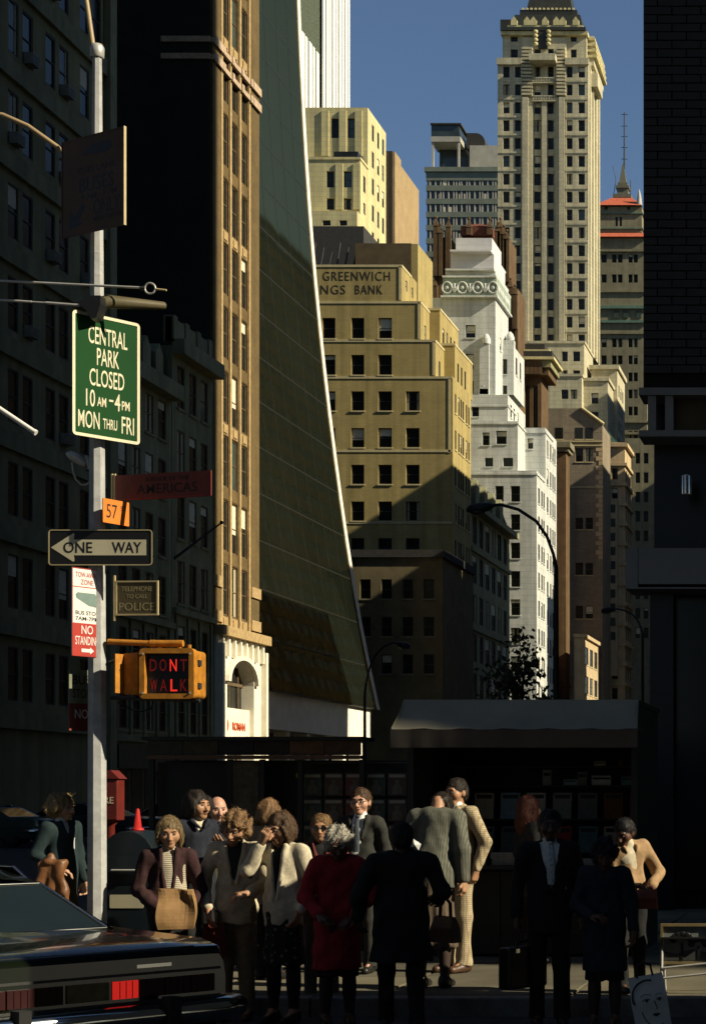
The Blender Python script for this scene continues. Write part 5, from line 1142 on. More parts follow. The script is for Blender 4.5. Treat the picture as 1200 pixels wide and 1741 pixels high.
# ---------------------------------------------------------------- cars
M_paint = mat('dark_green_paint', (.004, .006, .003), .2, .15, 2, 0, coat=.8, spec=.5)
M_chrome = mat('chrome', (.55, .55, .52), .12, .05, 3, 0, metal=1.0)
M_carglass = mat('car_glass', (.008, .012, .009), .05, .1, 2, 0, spec=.35)
M_tyre = mat('tyre', (.015, .015, .015), .85); M_tail = mat('tail_lamp_dark', (.022, .003, .003), .45, .2, 20, 0, spec=.2)
M_tail_lit = mat('tail_lamp_lit', (.3, .012, .01), .3, .25, 20, 0, emit=(1.0, .03, .02, .3))
def sedan(name, label, loc, rz, paint, lit=False, sc=1.0, group=None):
    """local: rear at y=0, heading +y, x across"""
    t = thing(name, label, 'car', loc, rz, group); t.scale = (sc, sc, sc)
    Lc = 5.2
    def loft(secs, closed=False):
        q = MB(); n = len(secs[0]); vs = [p for s in secs for p in s]
        fs = [(i*n+k, (i+1)*n+k, (i+1)*n+k+1, i*n+k+1) for i in range(len(secs)-1) for k in range(n-1)]
        q.add(vs, fs, 0, True); q.add(secs[0], [tuple(range(n))]); q.add(secs[-1], [tuple(range(n-1, -1, -1))]); return q
    def sec(y, hw, zb, zs, zt, cr):   # outline from left sill over the top to right sill
        return [(-hw*.93, y, zb), (-hw, y, zb+.14), (-hw*1.0, y, zs-.12), (-hw*.985, y, zs-.03), (-hw*.95, y, zs+.015), (-hw*.6, y, zt+cr*.7), (0, y, zt+cr), (hw*.6, y, zt+cr*.7), (hw*.95, y, zs+.015), (hw*.985, y, zs-.03), (hw, y, zs-.12), (hw, y, zb+.14), (hw*.93, y, zb)]
    S = [sec(.0, .88, .42, .80, .82, .0), sec(.04, .90, .36, .845, .855, .01), (sec(.25, .925, .30, .88, .885, .02)), sec(1.2, .94, .24, .905, .915, .025), sec(2.6, .945, .22, .895, .90, .02), sec(3.6, .94, .22, .88, .90, .03), sec(4.8, .92, .26, .84, .86, .03), sec(5.12, .9, .34, .80, .82, .01), sec(5.2, .87, .42, .76, .78, 0)]
    loft(S).build('body', paint, t)
    # greenhouse
    def gs(y, hw, z): return (y, hw, z)
    G = [(1.05, .80, .91), (1.62, .66, 1.195), (2.2, .655, 1.30), (2.9, .65, 1.31), (3.15, .66, 1.28), (3.75, .78, .92)]
    rf = MB(); vs = []; n = 9
    for (y, hw, z) in G[1:5]:
        for k in range(n): u = -1+2*k/(n-1); vs.append((hw*u, y, z+.045*(1-u*u)-.012*(abs(u) > .9)))
    rf.add(vs, [(i*n+k, i*n+k+1, (i+1)*n+k+1, (i+1)*n+k) for i in range(3) for k in range(n-1)], 0, True); 
    # roof pillars
    for s in (-1, 1):
        for (a, b, wd) in (((s*.80, 1.02, .91), (s*.655, 1.64, 1.2), .34), ((s*.79, 3.78, .91), (s*.655, 3.13, 1.29), .06), ((s*.80, 2.55, .90), (s*.66, 2.55, 1.30), .06)):
            a, b = Vector(a), Vector(b); w2 = wd if b.y > a.y else -wd
            rf.add([a, a+Vector((s*.01, w2*1.3, 0)), b+Vector((0, w2*.8, 0)), b], [(0, 1, 2, 3) if s > 0 else (3, 2, 1, 0)])
    rf.build('roof', paint, t)
    def glass(nm, pts):
        q = MB(); q.add(pts, [(0, 1, 2, 3)]); o = q.build(nm, M_carglass, t)
        f = MB(); pp = [Vector(p) for p in pts]
        for i in range(4): f.tube([pp[i], pp[(i+1) % 4]], .011, 6)
        f.build('chrome_trim', M_chrome, o); return o
    glass('rear_window', [(-.76, 1.06, .925), (.76, 1.06, .925), (.63, 1.60, 1.19), (-.63, 1.60, 1.19)])
    glass('windscreen', [(.76, 3.74, .925), (-.76, 3.74, .925), (-.63, 3.16, 1.285), (.63, 3.16, 1.285)])
    for s in (-1, 1):
        for y0_, y1_, y2_, y3_ in ((1.5, 2.5, 2.5, 1.98), (2.62, 3.66, 3.12, 2.62)):
            glass('side_window', [(s*.805, y0_, .925), (s*.805, y1_, .925), (s*.668, y2_, 1.285), (s*.668, y3_, 1.285)][::s])
        q = MB(); q.box(s*.946-.006, s*.946+.006, .2, 5.0, .56, .585); q.build('side_moulding', M_chrome, t)
        q = MB(); q.box(s*.955-.008, s*.955+.008, 2.05, 2.2, .74, .765); q.build('door_handle', M_chrome, t)
        for y_ in (.95, 4.15):
            q = MB(); cx = s*.80; q.tube([(cx-.1, y_, .33), (cx+.1, y_, .33)], .33, 20); w_ = q.build('wheel', M_tyre, t)
            q = MB(); q.tube([(cx+s*.09, y_, .33), (cx+s*.112, y_, .33)], .2, 16); q.build('hub_cap', M_chrome, w_)
        # tail lamp: three segments each side
        for k in range(4):
            q = MB(); a = s*(.80-.165*k); q.box(min(a, a-s*.155), max(a, a-s*.155), -.012, .02, .60, .70); tl_ = q.build('taillight', M_tail_lit if (lit and s == 1 and k == 3) else M_tail, t)
            for r_ in range(1, 4): q = MB(); xr_ = min(a, a-s*.155)+.155*r_/4; q.box(xr_-.0015, xr_+.0015, -.016, -.0125, .602, .698); q.build('lens_rib', M_tail, tl_)
        q = MB(); q.box(s*.82-.07, s*.82+.07, 5.19, 5.215, .58, .7); q.build('headlight', M_chrome, t)
    q = MB(); q.box(-.845, .845, -.004, .012, .565, .58); q.box(-.845, .845, -.004, .012, .725, .74); q.build('lamp_trim', M_iron, t)
    q = MB(); q.box(-.125, .125, -.012, .012, .60, .70); q.build('licence_plate', mat('plate_dull', (.10, .08, .03), .5, .3, 20, 0), t)
    for y_a, sgn in ((-.07, -1), (5.27, 1)):
        q = MB(); pts = [(-.97, y_a-sgn*.5, .5), (-.95, y_a-sgn*.06, .5), (-.8, y_a, .5), (.8, y_a, .5), (.95, y_a-sgn*.06, .5), (.97, y_a-sgn*.5, .5)]
        q.tube(pts, .07, 10, flat=1.0); q.build('bumper', M_chrome, t, 0)
        for x in (-.45, .45): q = MB(); q.box(x-.035, x+.035, y_a+min(sgn*.09, 0), y_a+max(sgn*.09, 0), .42, .6); q.build('bumper_guard', M_tyre, t)
    q = MB(); q.box(-.7, .7, .045, .06, .862, .868); q.build('trunk_seam', M_black, t)
    q = MB(); q.box(.3, .52, -.005, .01, .765, .785); q.build('badge', M_chrome, t)
    q = MB(); q.tube([(.86, 3.3, .92), (.95, 3.25, .99)], .015, 6); q.ball((.97, 3.24, 1.02), (.06, .03, .05), 10, 6); q.build('wing_mirror', M_chrome, t)
    return t
phi = rad(53); rc = Vector((PX(388, 11.15), 11.15)); cen = rc-Vector((math.cos(phi), math.sin(phi)))*.9
sedan('green_sedan', 'dark green sedan in the left foreground with one red tail lamp lit', (cen.x, cen.y, -.03), phi, M_paint, lit=True)
sedan('parked_car', 'grey green parked car far left behind the curly-haired woman', (PX(95, 62), 62, 0), rad(80), mat('grey_green_paint', (.06, .08, .06), .3, .1, 2, 0, coat=.6), sc=1.08, group='cars standing in the shaded street')
sedan('parked_car', 'dark parked car seen just right of the pole, behind the mailbox', (PX(262, 66), 66, 0), rad(82), mat('dim_blue_paint', (.03, .04, .045), .3, .1, 2, 0, coat=.6), sc=1.08, group='cars standing in the shaded street')
sedan('parked_car', 'black parked car beyond the magazine stand', (PX(420, 74), 74, 0), rad(85), mat('black_car_paint', (.015, .015, .016), .3, .1, 2, 0, coat=.6), sc=1.08, group='cars standing in the shaded street')

# framed picture and cart at the right edge
D = 14.9; t = thing('framed_picture', 'framed picture of dark trees leaning on a stand at the right edge', 'picture', (PX(1166, D), D, PZ(1640, D)))
q = MB(); w, h = .40, .32
for a, b, c, d in ((-w/2, w/2, h-.02, h), (-w/2, w/2, 0, .02), (-w/2, -w/2+.02, .02, h-.02), (w/2-.02, w/2, .02, h-.02)): q.box(a, b, -.02, .02, c, d)
q.build('frame', mat('frame_gilt', (.20, .15, .07), .4), t)
q = MB(); q.box(-w/2+.02, w/2-.02, -.004, .004, .02, h-.02); q.build('canvas', mat('canvas_grey', (.16, .17, .16), .7, .3, 6, 0), t)
for x, s in ((-.03, 1.0), (.1, .8)):
    q = MB(); q.extrude([(x-.008, .03), (x+.008, .03), (x+.01, .14*s+.03), (x-.01, .14*s+.03)], -.010, -.005)
    for k in range(7): a = math.pi*k/6; q.ball((x+.07*s*math.cos(a), -.008, .17*s+.02+.05*s*math.sin(a)), (.03, .003, .022), 8, 5)
    q.build('painted_tree', M_black, t)
q = MB(); q.extrude([(-.17, .03), (.17, .03), (.17, .09), (.05, .12), (-.08, .08), (-.17, .1)], -.0045-.002, -.0045); q.build('painted_hill', mat('hill_dark', (.05, .055, .05), .8), t)
t = thing('folding_stand', 'folding chrome-legged stand under the framed picture', 'stand', (PX(1166, D), D, 0.15))
for x in (-.19, .19): q = MB(); q.tube([(x, -.05, 0), (x, .0, .45)], .012, 8); q.tube([(x, .25, 0), (x, .02, .45)], .012, 8); q.build('leg', M_galv, t)
q = MB(); q.box(-.22, .22, -.05, .08, .43, .445); q.build('tray', M_black, t)
for z in (.12, .2): q = MB(); q.tube([(-.19, -.04, z), (.19, -.04, z+.04)], .009, 8); q.build('crossbar', M_galv, t)

# unseen truck added beside the kerb to shade the crowd's lower halves
TX = -.55; t = thing('shade_truck', 'boxy truck, unseen, added right of the view to shade the crowd', 'truck', (TX, 9.4, 0))
M_truck = mat('truck_paint', (.18, .17, .15), .5, .15, 2, 0); M_truckd = mat('truck_cab_paint', (.05, .07, .06), .4, .15, 2, 0)
q = MB(); q.box(0, 2.3, 0, 4.7, .75, 3.5); q.build('cargo_box', M_truck, t, .03)
q = MB(); q.box(.1, 2.2, -1.7, -.05, .55, 2.2, top=(.12, .25)); q.build('cab', M_truckd, t, .05)
q = MB(); q.box(.2, 2.1, -1.74, -1.62, 1.4, 2.0); q.build('windscreen', M_glass, t)
q = MB(); q.box(.15, 2.15, -1.85, -1.72, .45, .65); q.build('bumper', M_galv, t)
for x in (.12, 1.98):
    for y in (-.9, 3.6): q = MB(); q.tube([(x, y, .45), (x+.22, y, .45)], .45, 18); w_ = q.build('wheel', MATS['black_paint'], t); q = MB(); q.tube([(x-.01, y, .45), (x+.23, y, .45)], .2, 12); q.build('hub', M_galv, w_)
q = MB(); q.box(.1, 2.2, 4.71, 4.75, .8, 3.3); q.build('rear_door', M_truckd, t)
# ---------------------------------------------------------------- people: smooth implicit bodies meshed by surface nets
def levels(lo, hi, coarse, fine_iv=()):
    out = [lo]; z = lo
    while z < hi:
        st = coarse
        for a, b, f in fine_iv:
            if a <= z <= b: st = min(st, f)
        z += st; out.append(z)
    return np.array(out, dtype=np.float32)
class Field:
    def __init__(s): s.ops = []
    def cone(s, a, b, r1, r2=None, k=.03, sq=(1, 1, 1), T=None, neg=False): s.ops.append(('c', np.array(a, float), np.array(b, float), r1, r1 if r2 is None else r2, k, sq, T, neg)); return s
    def ell(s, c, r, k=.02, T=None, neg=False): s.ops.append(('e', np.array(c, float), np.array(r, float), 0, 0, k, (1, 1, 1), T, neg)); return s
    def cut(s, n, d, k=.004, T=None): s.ops.append(('p', np.array(n, float), d, 0, 0, k, (1, 1, 1), T, True)); return s     # removes the side n.p > d
    def fn(s, f): s.ops.append(('f', f)); return s
    def bounds(s):
        lo = np.full(3, 9.); hi = -lo
        for o in s.ops:
            if o[0] == 'c' and not o[8]:
                r = max(o[3], o[4])*max(1, max(o[6])); pts = [o[1], o[2]]; 
                if o[7] is not None: pts = [o[7][0] @ (p-o[7][1])+o[7][1] for p in pts]
                lo = np.minimum(lo, np.min(pts, 0)-r); hi = np.maximum(hi, np.max(pts, 0)+r)
            if o[0] == 'e' and not o[8]:
                p = o[1] if o[7] is None else o[7][0] @ (o[1]-o[7][1])+o[7][1]; r = max(o[2]); lo = np.minimum(lo, p-r); hi = np.maximum(hi, p+r)
        return lo-.03, hi+.03
    def mesh(s, name, m, h=.012, zf=(), xf=(), yf=()):
        lo, hi = s.bounds(); X = levels(lo[0], hi[0], h, xf); Y = levels(lo[1], hi[1], h, yf); Z = levels(lo[2], hi[2], h, zf)
        D = np.full((len(X), len(Y), len(Z)), .6, np.float32)
        for o in s.ops:
            if o[0] == 'f':
                D = o[1](D, X[:, None, None], Y[None, :, None], Z[None, None, :]).astype(np.float32); continue
            k = o[5]; T = o[7]
            if o[0] == 'p' or o[8]: sl = (slice(None),)*3
            else:
                if o[0] == 'c': r = max(o[3], o[4])*max(1, max(o[6])); pts = [o[1], o[2]]
                else: r = max(o[2]); pts = [o[1]]
                if T is not None: pts = [T[0] @ (p-T[1])+T[1] for p in pts]
                a, b = np.min(pts, 0)-r-k-.05, np.max(pts, 0)+r+k+.05
                sl = tuple(slice(int(np.searchsorted(L, a[i])), int(np.searchsorted(L, b[i]))+1) for i, L in enumerate((X, Y, Z)))
            x, y, z = X[sl[0]][:, None, None], Y[sl[1]][None, :, None], Z[sl[2]][None, None, :]
            if T is not None:
                R_, pv = T; x, y, z = x-pv[0], y-pv[1], z-pv[2]
                x, y, z = R_[0, 0]*x+R_[1, 0]*y+R_[2, 0]*z+pv[0], R_[0, 1]*x+R_[1, 1]*y+R_[2, 1]*z+pv[1], R_[0, 2]*x+R_[1, 2]*y+R_[2, 2]*z+pv[2]
            if o[0] == 'c':
                a, b, sq = o[1], o[2], o[6]; ax, ay, az = (b-a)/np.array(sq); l2 = ax*ax+ay*ay+az*az+1e-9
                dx, dy, dz = (x-a[0])/sq[0], (y-a[1])/sq[1], (z-a[2])/sq[2]
                t = np.clip((dx*ax+dy*ay+dz*az)/l2, 0, 1)
                d = (np.sqrt((dx-ax*t)**2+(dy-ay*t)**2+(dz-az*t)**2)-(o[3]+(o[4]-o[3])*t))*min(sq)
            elif o[0] == 'e':
                c, r = o[1], o[2]; q = np.sqrt(((x-c[0])/r[0])**2+((y-c[1])/r[1])**2+((z-c[2])/r[2])**2); d = (q-1)*min(r)
            else: n = o[1]; d = n[0]*x+n[1]*y+n[2]*z-o[2]
            A = D[sl]
            if o[8]:
                d = -d if o[0] != 'p' else d
                hh = np.clip(.5+.5*(A-d)/k, 0, 1); D[sl] = d*(1-hh)+A*hh+k*hh*(1-hh)
            else:
                hh = np.clip(.5+.5*(d-A)/k, 0, 1); D[sl] = d*(1-hh)+A*hh-k*hh*(1-hh)
        v, f = surfnets(D, X, Y, Z)
        me = bpy.data.meshes.new(name); me.vertices.add(len(v)); me.vertices.foreach_set('co', v.ravel())
        nf = len(f); me.loops.add(nf*4); me.loops.foreach_set('vertex_index', f.ravel().astype(np.int32)); me.polygons.add(nf)
        me.polygons.foreach_set('loop_start', np.arange(0, nf*4, 4, dtype=np.int32)); me.polygons.foreach_set('loop_total', np.full(nf, 4, np.int32))
        me.polygons.foreach_set('use_smooth', np.ones(nf, bool)); me.materials.append(m); me.update(calc_edges=True); me.validate(); return me
def surfnets(D, X, Y, Z):
    S = D < 0
    n = np.array(D.shape)-1
    cnt = np.zeros(n, np.int8); offs = [(i, j, k) for i in (0, 1) for j in (0, 1) for k in (0, 1)]
    sub = lambda A, o: A[o[0]:o[0]+n[0], o[1]:o[1]+n[1], o[2]:o[2]+n[2]]
    for o in offs: cnt += sub(S, o)
    I, J, K = np.nonzero((cnt > 0) & (cnt < 8))
    idx = np.full(n, -1, np.int64); idx[I, J, K] = np.arange(len(I))
    acc = np.zeros((len(I), 3)); c = np.zeros(len(I))
    for a in offs:
        for ax in range(3):
            if a[ax]: continue
            b = list(a); b[ax] = 1
            da = D[I+a[0], J+a[1], K+a[2]]; db = D[I+b[0], J+b[1], K+b[2]]
            m = (da < 0) != (db < 0); t = np.where(m, da/np.where(da == db, 1, da-db), 0)
            pa = np.stack([X[I+a[0]], Y[J+a[1]], Z[K+a[2]]], 1); pb = np.stack([X[I+b[0]], Y[J+b[1]], Z[K+b[2]]], 1)
            acc += np.where(m[:, None], pa+(pb-pa)*t[:, None], 0); c += m
    V = acc/np.maximum(c, 1)[:, None]
    F_ = []
    for ax in range(3):
        o1, o2 = [(1, 2), (2, 0), (0, 1)][ax]
        s0 = [slice(None)]*3; s1 = [slice(None)]*3; s0[ax] = slice(0, -1); s1[ax] = slice(1, None)
        ch = S[tuple(s0)] != S[tuple(s1)]; P = np.nonzero(ch)
        P = np.stack(P, 1); ok = (P[:, o1] > 0) & (P[:, o2] > 0) & (P[:, o1] < n[o1]) & (P[:, o2] < n[o2]); P = P[ok]
        q = []
        for d1, d2 in ((-1, -1), (0, -1), (0, 0), (-1, 0)):
            Q = P.copy(); Q[:, o1] += d1; Q[:, o2] += d2; q.append(idx[Q[:, 0], Q[:, 1], Q[:, 2]])
        q = np.stack(q, 1); ins = S[P[:, 0], P[:, 1], P[:, 2]]; q[~ins] = q[~ins][:, ::-1]
        F_.append(q)
    Fq = np.concatenate(F_); Fq = Fq[(Fq >= 0).all(1)]
    return V.astype(np.float32), Fq
def wob(amp, fr, seed, zr=None):
    r = np.random.RandomState(seed); K_ = r.normal(0, 1, (5, 3))*np.array([1, 1, .55]); ph = r.uniform(0, 6.28, 5)
    def f(D, x, y, z):
        n = 0
        for k, p in zip(K_, ph): n = n+np.sin(fr*(k[0]*x+k[1]*y+k[2]*z)+p)
        return D+amp*n/2.2
    return f
def rotm(yaw=0, pitch=0, roll=0): return np.array(Euler((rad(pitch), rad(roll), rad(yaw)), 'XYZ').to_matrix())

SK = {'fair': (.42, .24, .15), 'pink': (.46, .25, .17), 'tan': (.34, .18, .10), 'brown': (.10, .045, .026), 'dark': (.055, .027, .017)}
for k, v in SK.items(): mat('skin_'+k, v, .5, .12, 18, .05, spec=.35)
def cloth(name, col, rough=.9, var=.22, scale=22, bump=.25): return mat('cloth_'+name, col, rough, var, scale, bump)
def pattern_mat(name, base, line, kind, sc):
    if name in MATS: return MATS[name]
    m = mat(name, base, .9, .15, 30, .2); nt = m.node_tree; L = nt.links.new; b = nt.nodes['Principled BSDF']
    src = b.inputs['Base Color'].links[0].from_socket; tc = [n for n in nt.nodes if n.type == 'TEX_COORD'][0]
    mx = nt.nodes.new('ShaderNodeMix'); mx.data_type = 'RGBA'; L(src, mx.inputs[6]); mx.inputs[7].default_value = tuple(line)+(1,)
    if kind == 'dots':
        v = nt.nodes.new('ShaderNodeTexVoronoi'); v.inputs['Scale'].default_value = sc; L(tc.outputs['Object'], v.inputs['Vector'])
        r = nt.nodes.new('ShaderNodeMapRange'); r.inputs['From Min'].default_value = .22; r.inputs['From Max'].default_value = .32; r.inputs['To Min'].default_value = 1; r.inputs['To Max'].default_value = 0
        L(v.outputs['Distance'], r.inputs['Value']); L(r.outputs[0], mx.inputs[0])
    else:
        fac = None
        for d in (('Z',) if kind == 'stripe' else ('X', 'Z') if kind == 'plaid' else ('X',)):
            w = nt.nodes.new('ShaderNodeTexWave'); w.bands_direction = d; w.inputs['Scale'].default_value = sc; w.inputs['Distortion'].default_value = .4; L(tc.outputs['Object'], w.inputs['Vector'])
            r = nt.nodes.new('ShaderNodeMapRange'); r.inputs['From Min'].default_value = .6; r.inputs['From Max'].default_value = .9; L(w.outputs['Fac'], r.inputs['Value'])
            if fac is None: fac = r.outputs[0]
            else:
                a = nt.nodes.new('ShaderNodeMath'); a.operation = 'MAXIMUM'; L(fac, a.inputs[0]); L(r.outputs[0], a.inputs[1]); fac = a.outputs[0]
        L(fac, mx.inputs[0])
    L(mx.outputs[2], b.inputs['Base Color']); return m

def person(label, px_, D, ytop, gz, yaw, sp):
    X0 = PX(px_, D); Ht = PZ(ytop, D)-gz
    t = thing('person', label, 'person', (X0, D, gz), rad(yaw), sp.get('group', 'people waiting at the corner'))
    s = Ht/1.72; seed = int(px_)
    W = sp.get('w', 1.0)*.95; hs = sp.get('hs', 1.0)
    lean = rotm(0, sp.get('lean', 0), sp.get('side', 0)); pv0 = np.array((0, 0, .95))*s
    lw = lambda p: lean @ (np.array(p, float)*s-pv0)+pv0          # torso point -> leaned, scaled
    skin = MATS['skin_'+sp['skin']]
    hy, hp, hr = sp.get('head', (0, 0, 0)); piv = lw((0, .015, 1.49)); HR = lean @ rotm(hy, hp, hr)
    nk = np.array((0, .015, 1.49))
    def hc(p): return (np.array(p, float)-nk)*s*hs/max(s, .93)*.97+piv    # head point in un-rotated head frame
    hsc = s*hs/max(s, .93)*.97
    TH = (HR, piv)
    # ---- skeleton
    sh = .178*W; legs = []
    st = sp.get('stride', (0, 0))
    for i, sx in enumerate((-1, 1)):
        fo = st[i]; hip = np.array((sx*.088*W, 0, .91))*s; knee = np.array((sx*.092*W, fo*.45-.025*(fo != 0), .49))*s; ank = np.array((sx*.098*W, fo, .085+.03*(fo > .12)))*s; legs.append((hip, knee, ank))
    arms = []
    for i, sx in enumerate((-1, 1)):
        a = sp.get('arms', (None, None))[i]
        if a is None: a = ((sx*(sh+.065), .03, 1.13), (sx*(sh+.075), -.04, .88), (0, -.1, -1), (-sx, 0, 0))
        e, w_, dr, pn = a; arms.append((lw((sx*sh, .005, 1.405)), lw(e), lw(w_), lean @ (np.array(dr, float)/np.linalg.norm(dr)), lean @ (np.array(pn, float)/np.linalg.norm(pn)), sx))
    # ---- body
    B = Field()
    B.cone(lw((0, 0, 1.33)), lw((0, .0, 1.1)), .125*W*s, .115*W*s, .05, (1, .68, 1)); B.cone(lw((0, 0, 1.1)), np.array((0, 0, .93))*s, .115*W*s, .13*W*s, .05, (1, .72, 1))
    B.cone(lw((-sh*.8, .01, 1.395)), lw((sh*.8, .01, 1.395)), .048*s, None, .06)
    B.cone(lw((0, .02, 1.40)), lw((0, .012, 1.53)), .056*s, .052*s, .03)
    for hip, knee, ank in legs: B.cone(hip, knee, .075*W*s, .048*s, .04); B.cone(knee, ank, .05*s, .034*s, .03); B.ell(knee*.62+ank*.38+np.array((0, .009, 0))*s, (.038*s, .042*s, .09*s), .05); B.cone(ank, ank+np.array((0, -.13, -.055))*s, .035*s, .026*s, .03)
    hands = []
    for S0, E, Wr, dr, pn, sx in arms:
        B.cone(S0, E, .048*s, .038*s, .04); B.cone(E, Wr, .04*s, .026*s, .02)
        sd = np.cross(dr, pn); sd /= np.linalg.norm(sd)+1e-9
        hsz = .95; f = lambda a, b, c: Wr+(dr*a+sd*b+pn*c)*hsz
        for b in (-.026, -.009, .009, .026): B.cone(f(.01, b*.6, 0), f(.085, b, .0), .019, .0165, .012)
        cu = sp.get('curl', .9)
        for b, l in ((-.033, .062), (-.0115, .072), (.0115, .069), (.033, .053)):
            p1 = f(.088, b, .002); p2 = p1+(dr*math.cos(cu*.6)+pn*math.sin(cu*.6))*l*.55; p3 = p2+(dr*math.cos(cu*1.5)+pn*math.sin(cu*1.5))*l*.5
            B.cone(p1, p2, .0095, .009, .005); B.cone(p2, p3, .009, .0075, .004)
        tb = 1 if sx > 0 else -1
        if sp.get('thumb'): tb = sp['thumb'][0 if sx < 0 else 1]
        p1 = f(.025, tb*.028, .006); p2 = f(.06, tb*.055, .018); p3 = f(.085, tb*.052, .034); B.cone(p1, p2, .0135, .011, .01); B.cone(p2, p3, .011, .009, .004)
        hands.append(f(.09, 0, .02))
    # head
    E_ = lambda c, r, k=.02, neg=False: B.ell(hc(c), np.array(r)*hsc, k, TH, neg)
    C_ = lambda a, b, r1, r2, k=.015, neg=False: B.cone(hc(a), hc(b), r1*hsc, r2*hsc, k, (1, 1, 1), TH, neg)
    E_((0, .012, 1.612), (.076, .097, .098), .02); C_((0, -.03, 1.575), (0, -.055, 1.512), .062, .040, .03); E_((0, -.072, 1.505), (.024, .02, .018), .02)
    C_((-.04, -.055, 1.57), (.04, -.055, 1.57), .034, .034, .03)
    for sx in (-1, 1): E_((sx*.078, .016, 1.585), (.012, .024, .034), .006); E_((sx*.033, -.104, 1.600), (.019, .017, .012), .012, True)
    C_((-.036, -.082, 1.622), (.036, -.082, 1.622), .011, .011, .015); C_((0, -.088, 1.605), (0, -.118, 1.562), .009, .015, .010); E_((.012, -.103, 1.557), (.010, .011, .008), .006); E_((-.012, -.103, 1.557), (.010, .011, .008), .006)
    E_((0, -.088, 1.532), (.024, .016, .012), .010); E_((0, -.107, 1.5335), (.022, .008, .0018), .004, True)
    zr = [(hc((0, 0, 1.47))[2]-.05, 9, .0062)]+[(h_[2]-.1, h_[2]+.1, .0078) for h_ in hands]
    xr = [(piv[0]-.12, piv[0]+.12, .0065)]+[(h_[0]-.09, h_[0]+.09, .0078) for h_ in hands]
    yr = [(piv[1]-.15, piv[1]+.15, .0065)]+[(h_[1]-.09, h_[1]+.09, .0078) for h_ in hands]
    ob('body', B.mesh('body', skin, .016, zr, xr, yr), t)
    hb = lambda p: (HR @ (hc(p)-piv)+piv)
    # facial details
    for sx in (-1, 1):
        q = MB(); q.ball(hb((sx*.033, -.0865, 1.600)), (.0105*hsc, .0105*hsc, .0072*hsc), 10, 8); e = q.build('eye', mat('eye_white', (.16, .14, .12), .3, .05, 9, 0), t)
        q = MB(); q.ball(hb((sx*.033+.0, -.0940, 1.600)), (.0062*hsc,)*3, 8, 6); q.build('iris', mat('iris_dark', (.02, .015, .012), .2, .05, 9, 0), e)
        q = MB(); q.tube([hb((sx*.016, -.098, 1.622)), hb((sx*.034, -.097, 1.628)), hb((sx*.053, -.083, 1.620))], [.004*hsc, .0045*hsc, .002*hsc], 6); q.build('eyebrow', sp['hair'][1] if sp['hair'][0] != 'bald' else MATS['cloth_greyhair'], t)
    q = MB(); q.tube([hb((-.022, -.094, 1.534)), hb((-.009, -.1055, 1.537)), hb((0, -.1055, 1.5355)), hb((.009, -.1055, 1.537)), hb((.022, -.094, 1.534))], [.003*hsc, .006*hsc, .0055*hsc, .006*hsc, .003*hsc], 6)
    q.tube([hb((-.02, -.095, 1.530)), hb((0, -.105, 1.526)), hb((.02, -.095, 1.530))], [.003*hsc, .006*hsc, .003*hsc], 6); q.build('lips', mat('lips_'+sp['skin'], tuple(Vector(SK[sp['skin']])*.62+Vector((.03, 0, 0))), .4, .1, 20, 0), t)
    # ---- hair
    hst, hm = sp['hair']; Hf = Field(); he = lambda c, r, k=.02, neg=False: Hf.ell(hc(c), np.array(r)*hsc, k, TH, neg)
    if hst == 'short':
        he((0, .02, 1.625), (.086, .106, .096)); he((0, .06, 1.575), (.078, .065, .075), .03); he((0, -.10, 1.572), (.074, .082, .078), .012, True); Hf.fn(wob(.004, 75, seed))
    elif hst == 'parted':
        he((0, .02, 1.628), (.087, .106, .097)); he((0, .065, 1.57), (.075, .06, .075), .03); he((0, -.11, 1.572), (.078, .085, .093), .012, True); Hf.fn(wob(.003, 80, seed))
    elif hst == 'bald':
        he((0, .022, 1.598), (.085, .102, .085)); he((0, -.085, 1.60), (.10, .09, .16), .01, True); Hf.cut(TH[0] @ np.array((0, 0, 1.0)), float((TH[0] @ np.array((0, 0, 1.0))) @ (HR @ (hc((0, 0, 1.635))-piv)+piv))); Hf.fn(wob(.003, 80, seed))
    elif hst == 'curly':
        he((0, .025, 1.63), (.097, .112, .106)); he((0, .075, 1.58), (.084, .056, .08), .03)
        for sx in (-1, 1): he((sx*.078, .0, 1.60), (.034, .05, .055), .02)
        he((0, -.105, 1.565), (.066, .085, .078), .012, True); Hf.fn(wob(.011, 62, seed)); Hf.fn(wob(.006, 130, seed+1))
    elif hst == 'bob':
        he((0, .025, 1.63), (.090, .108, .102)); he((0, .065, 1.56), (.086, .06, .085), .03)
        for sx in (-1, 1): he((sx*.08, -.01, 1.575), (.027, .055, .085), .02)
        he((0, -.105, 1.555), (.062, .085, .088), .012, True); Hf.fn(wob(.004, 60, seed))
    elif hst == 'long':
        he((0, .025, 1.63), (.097, .114, .106)); he((0, .085, 1.50), (.095, .06, .17), .04)
        for sx in (-1, 1): he((sx*.08, .01, 1.52), (.03, .055, .14), .02)
        he((0, -.11, 1.55), (.062, .088, .09), .012, True); Hf.fn(wob(.003, 45, seed))
    hme = Hf.mesh('hair', hm, .0068)
    # loose locks over the cap
    nv = len(hme.vertices); co = np.empty(nv*3, np.float32); hme.vertices.foreach_get('co', co); co = co.reshape(-1, 3); no = np.empty(nv*3, np.float32); hme.vertex_normals.foreach_get('vector', no); no = no.reshape(-1, 3)
    rr = np.random.RandomState(seed+77); cnt = {'bald': 250, 'short': 1000, 'parted': 1000}.get(hst, 1500); pick = rr.randint(0, nv, cnt); cv = []; cf = []
    crown = hb((0, .04, 1.73))
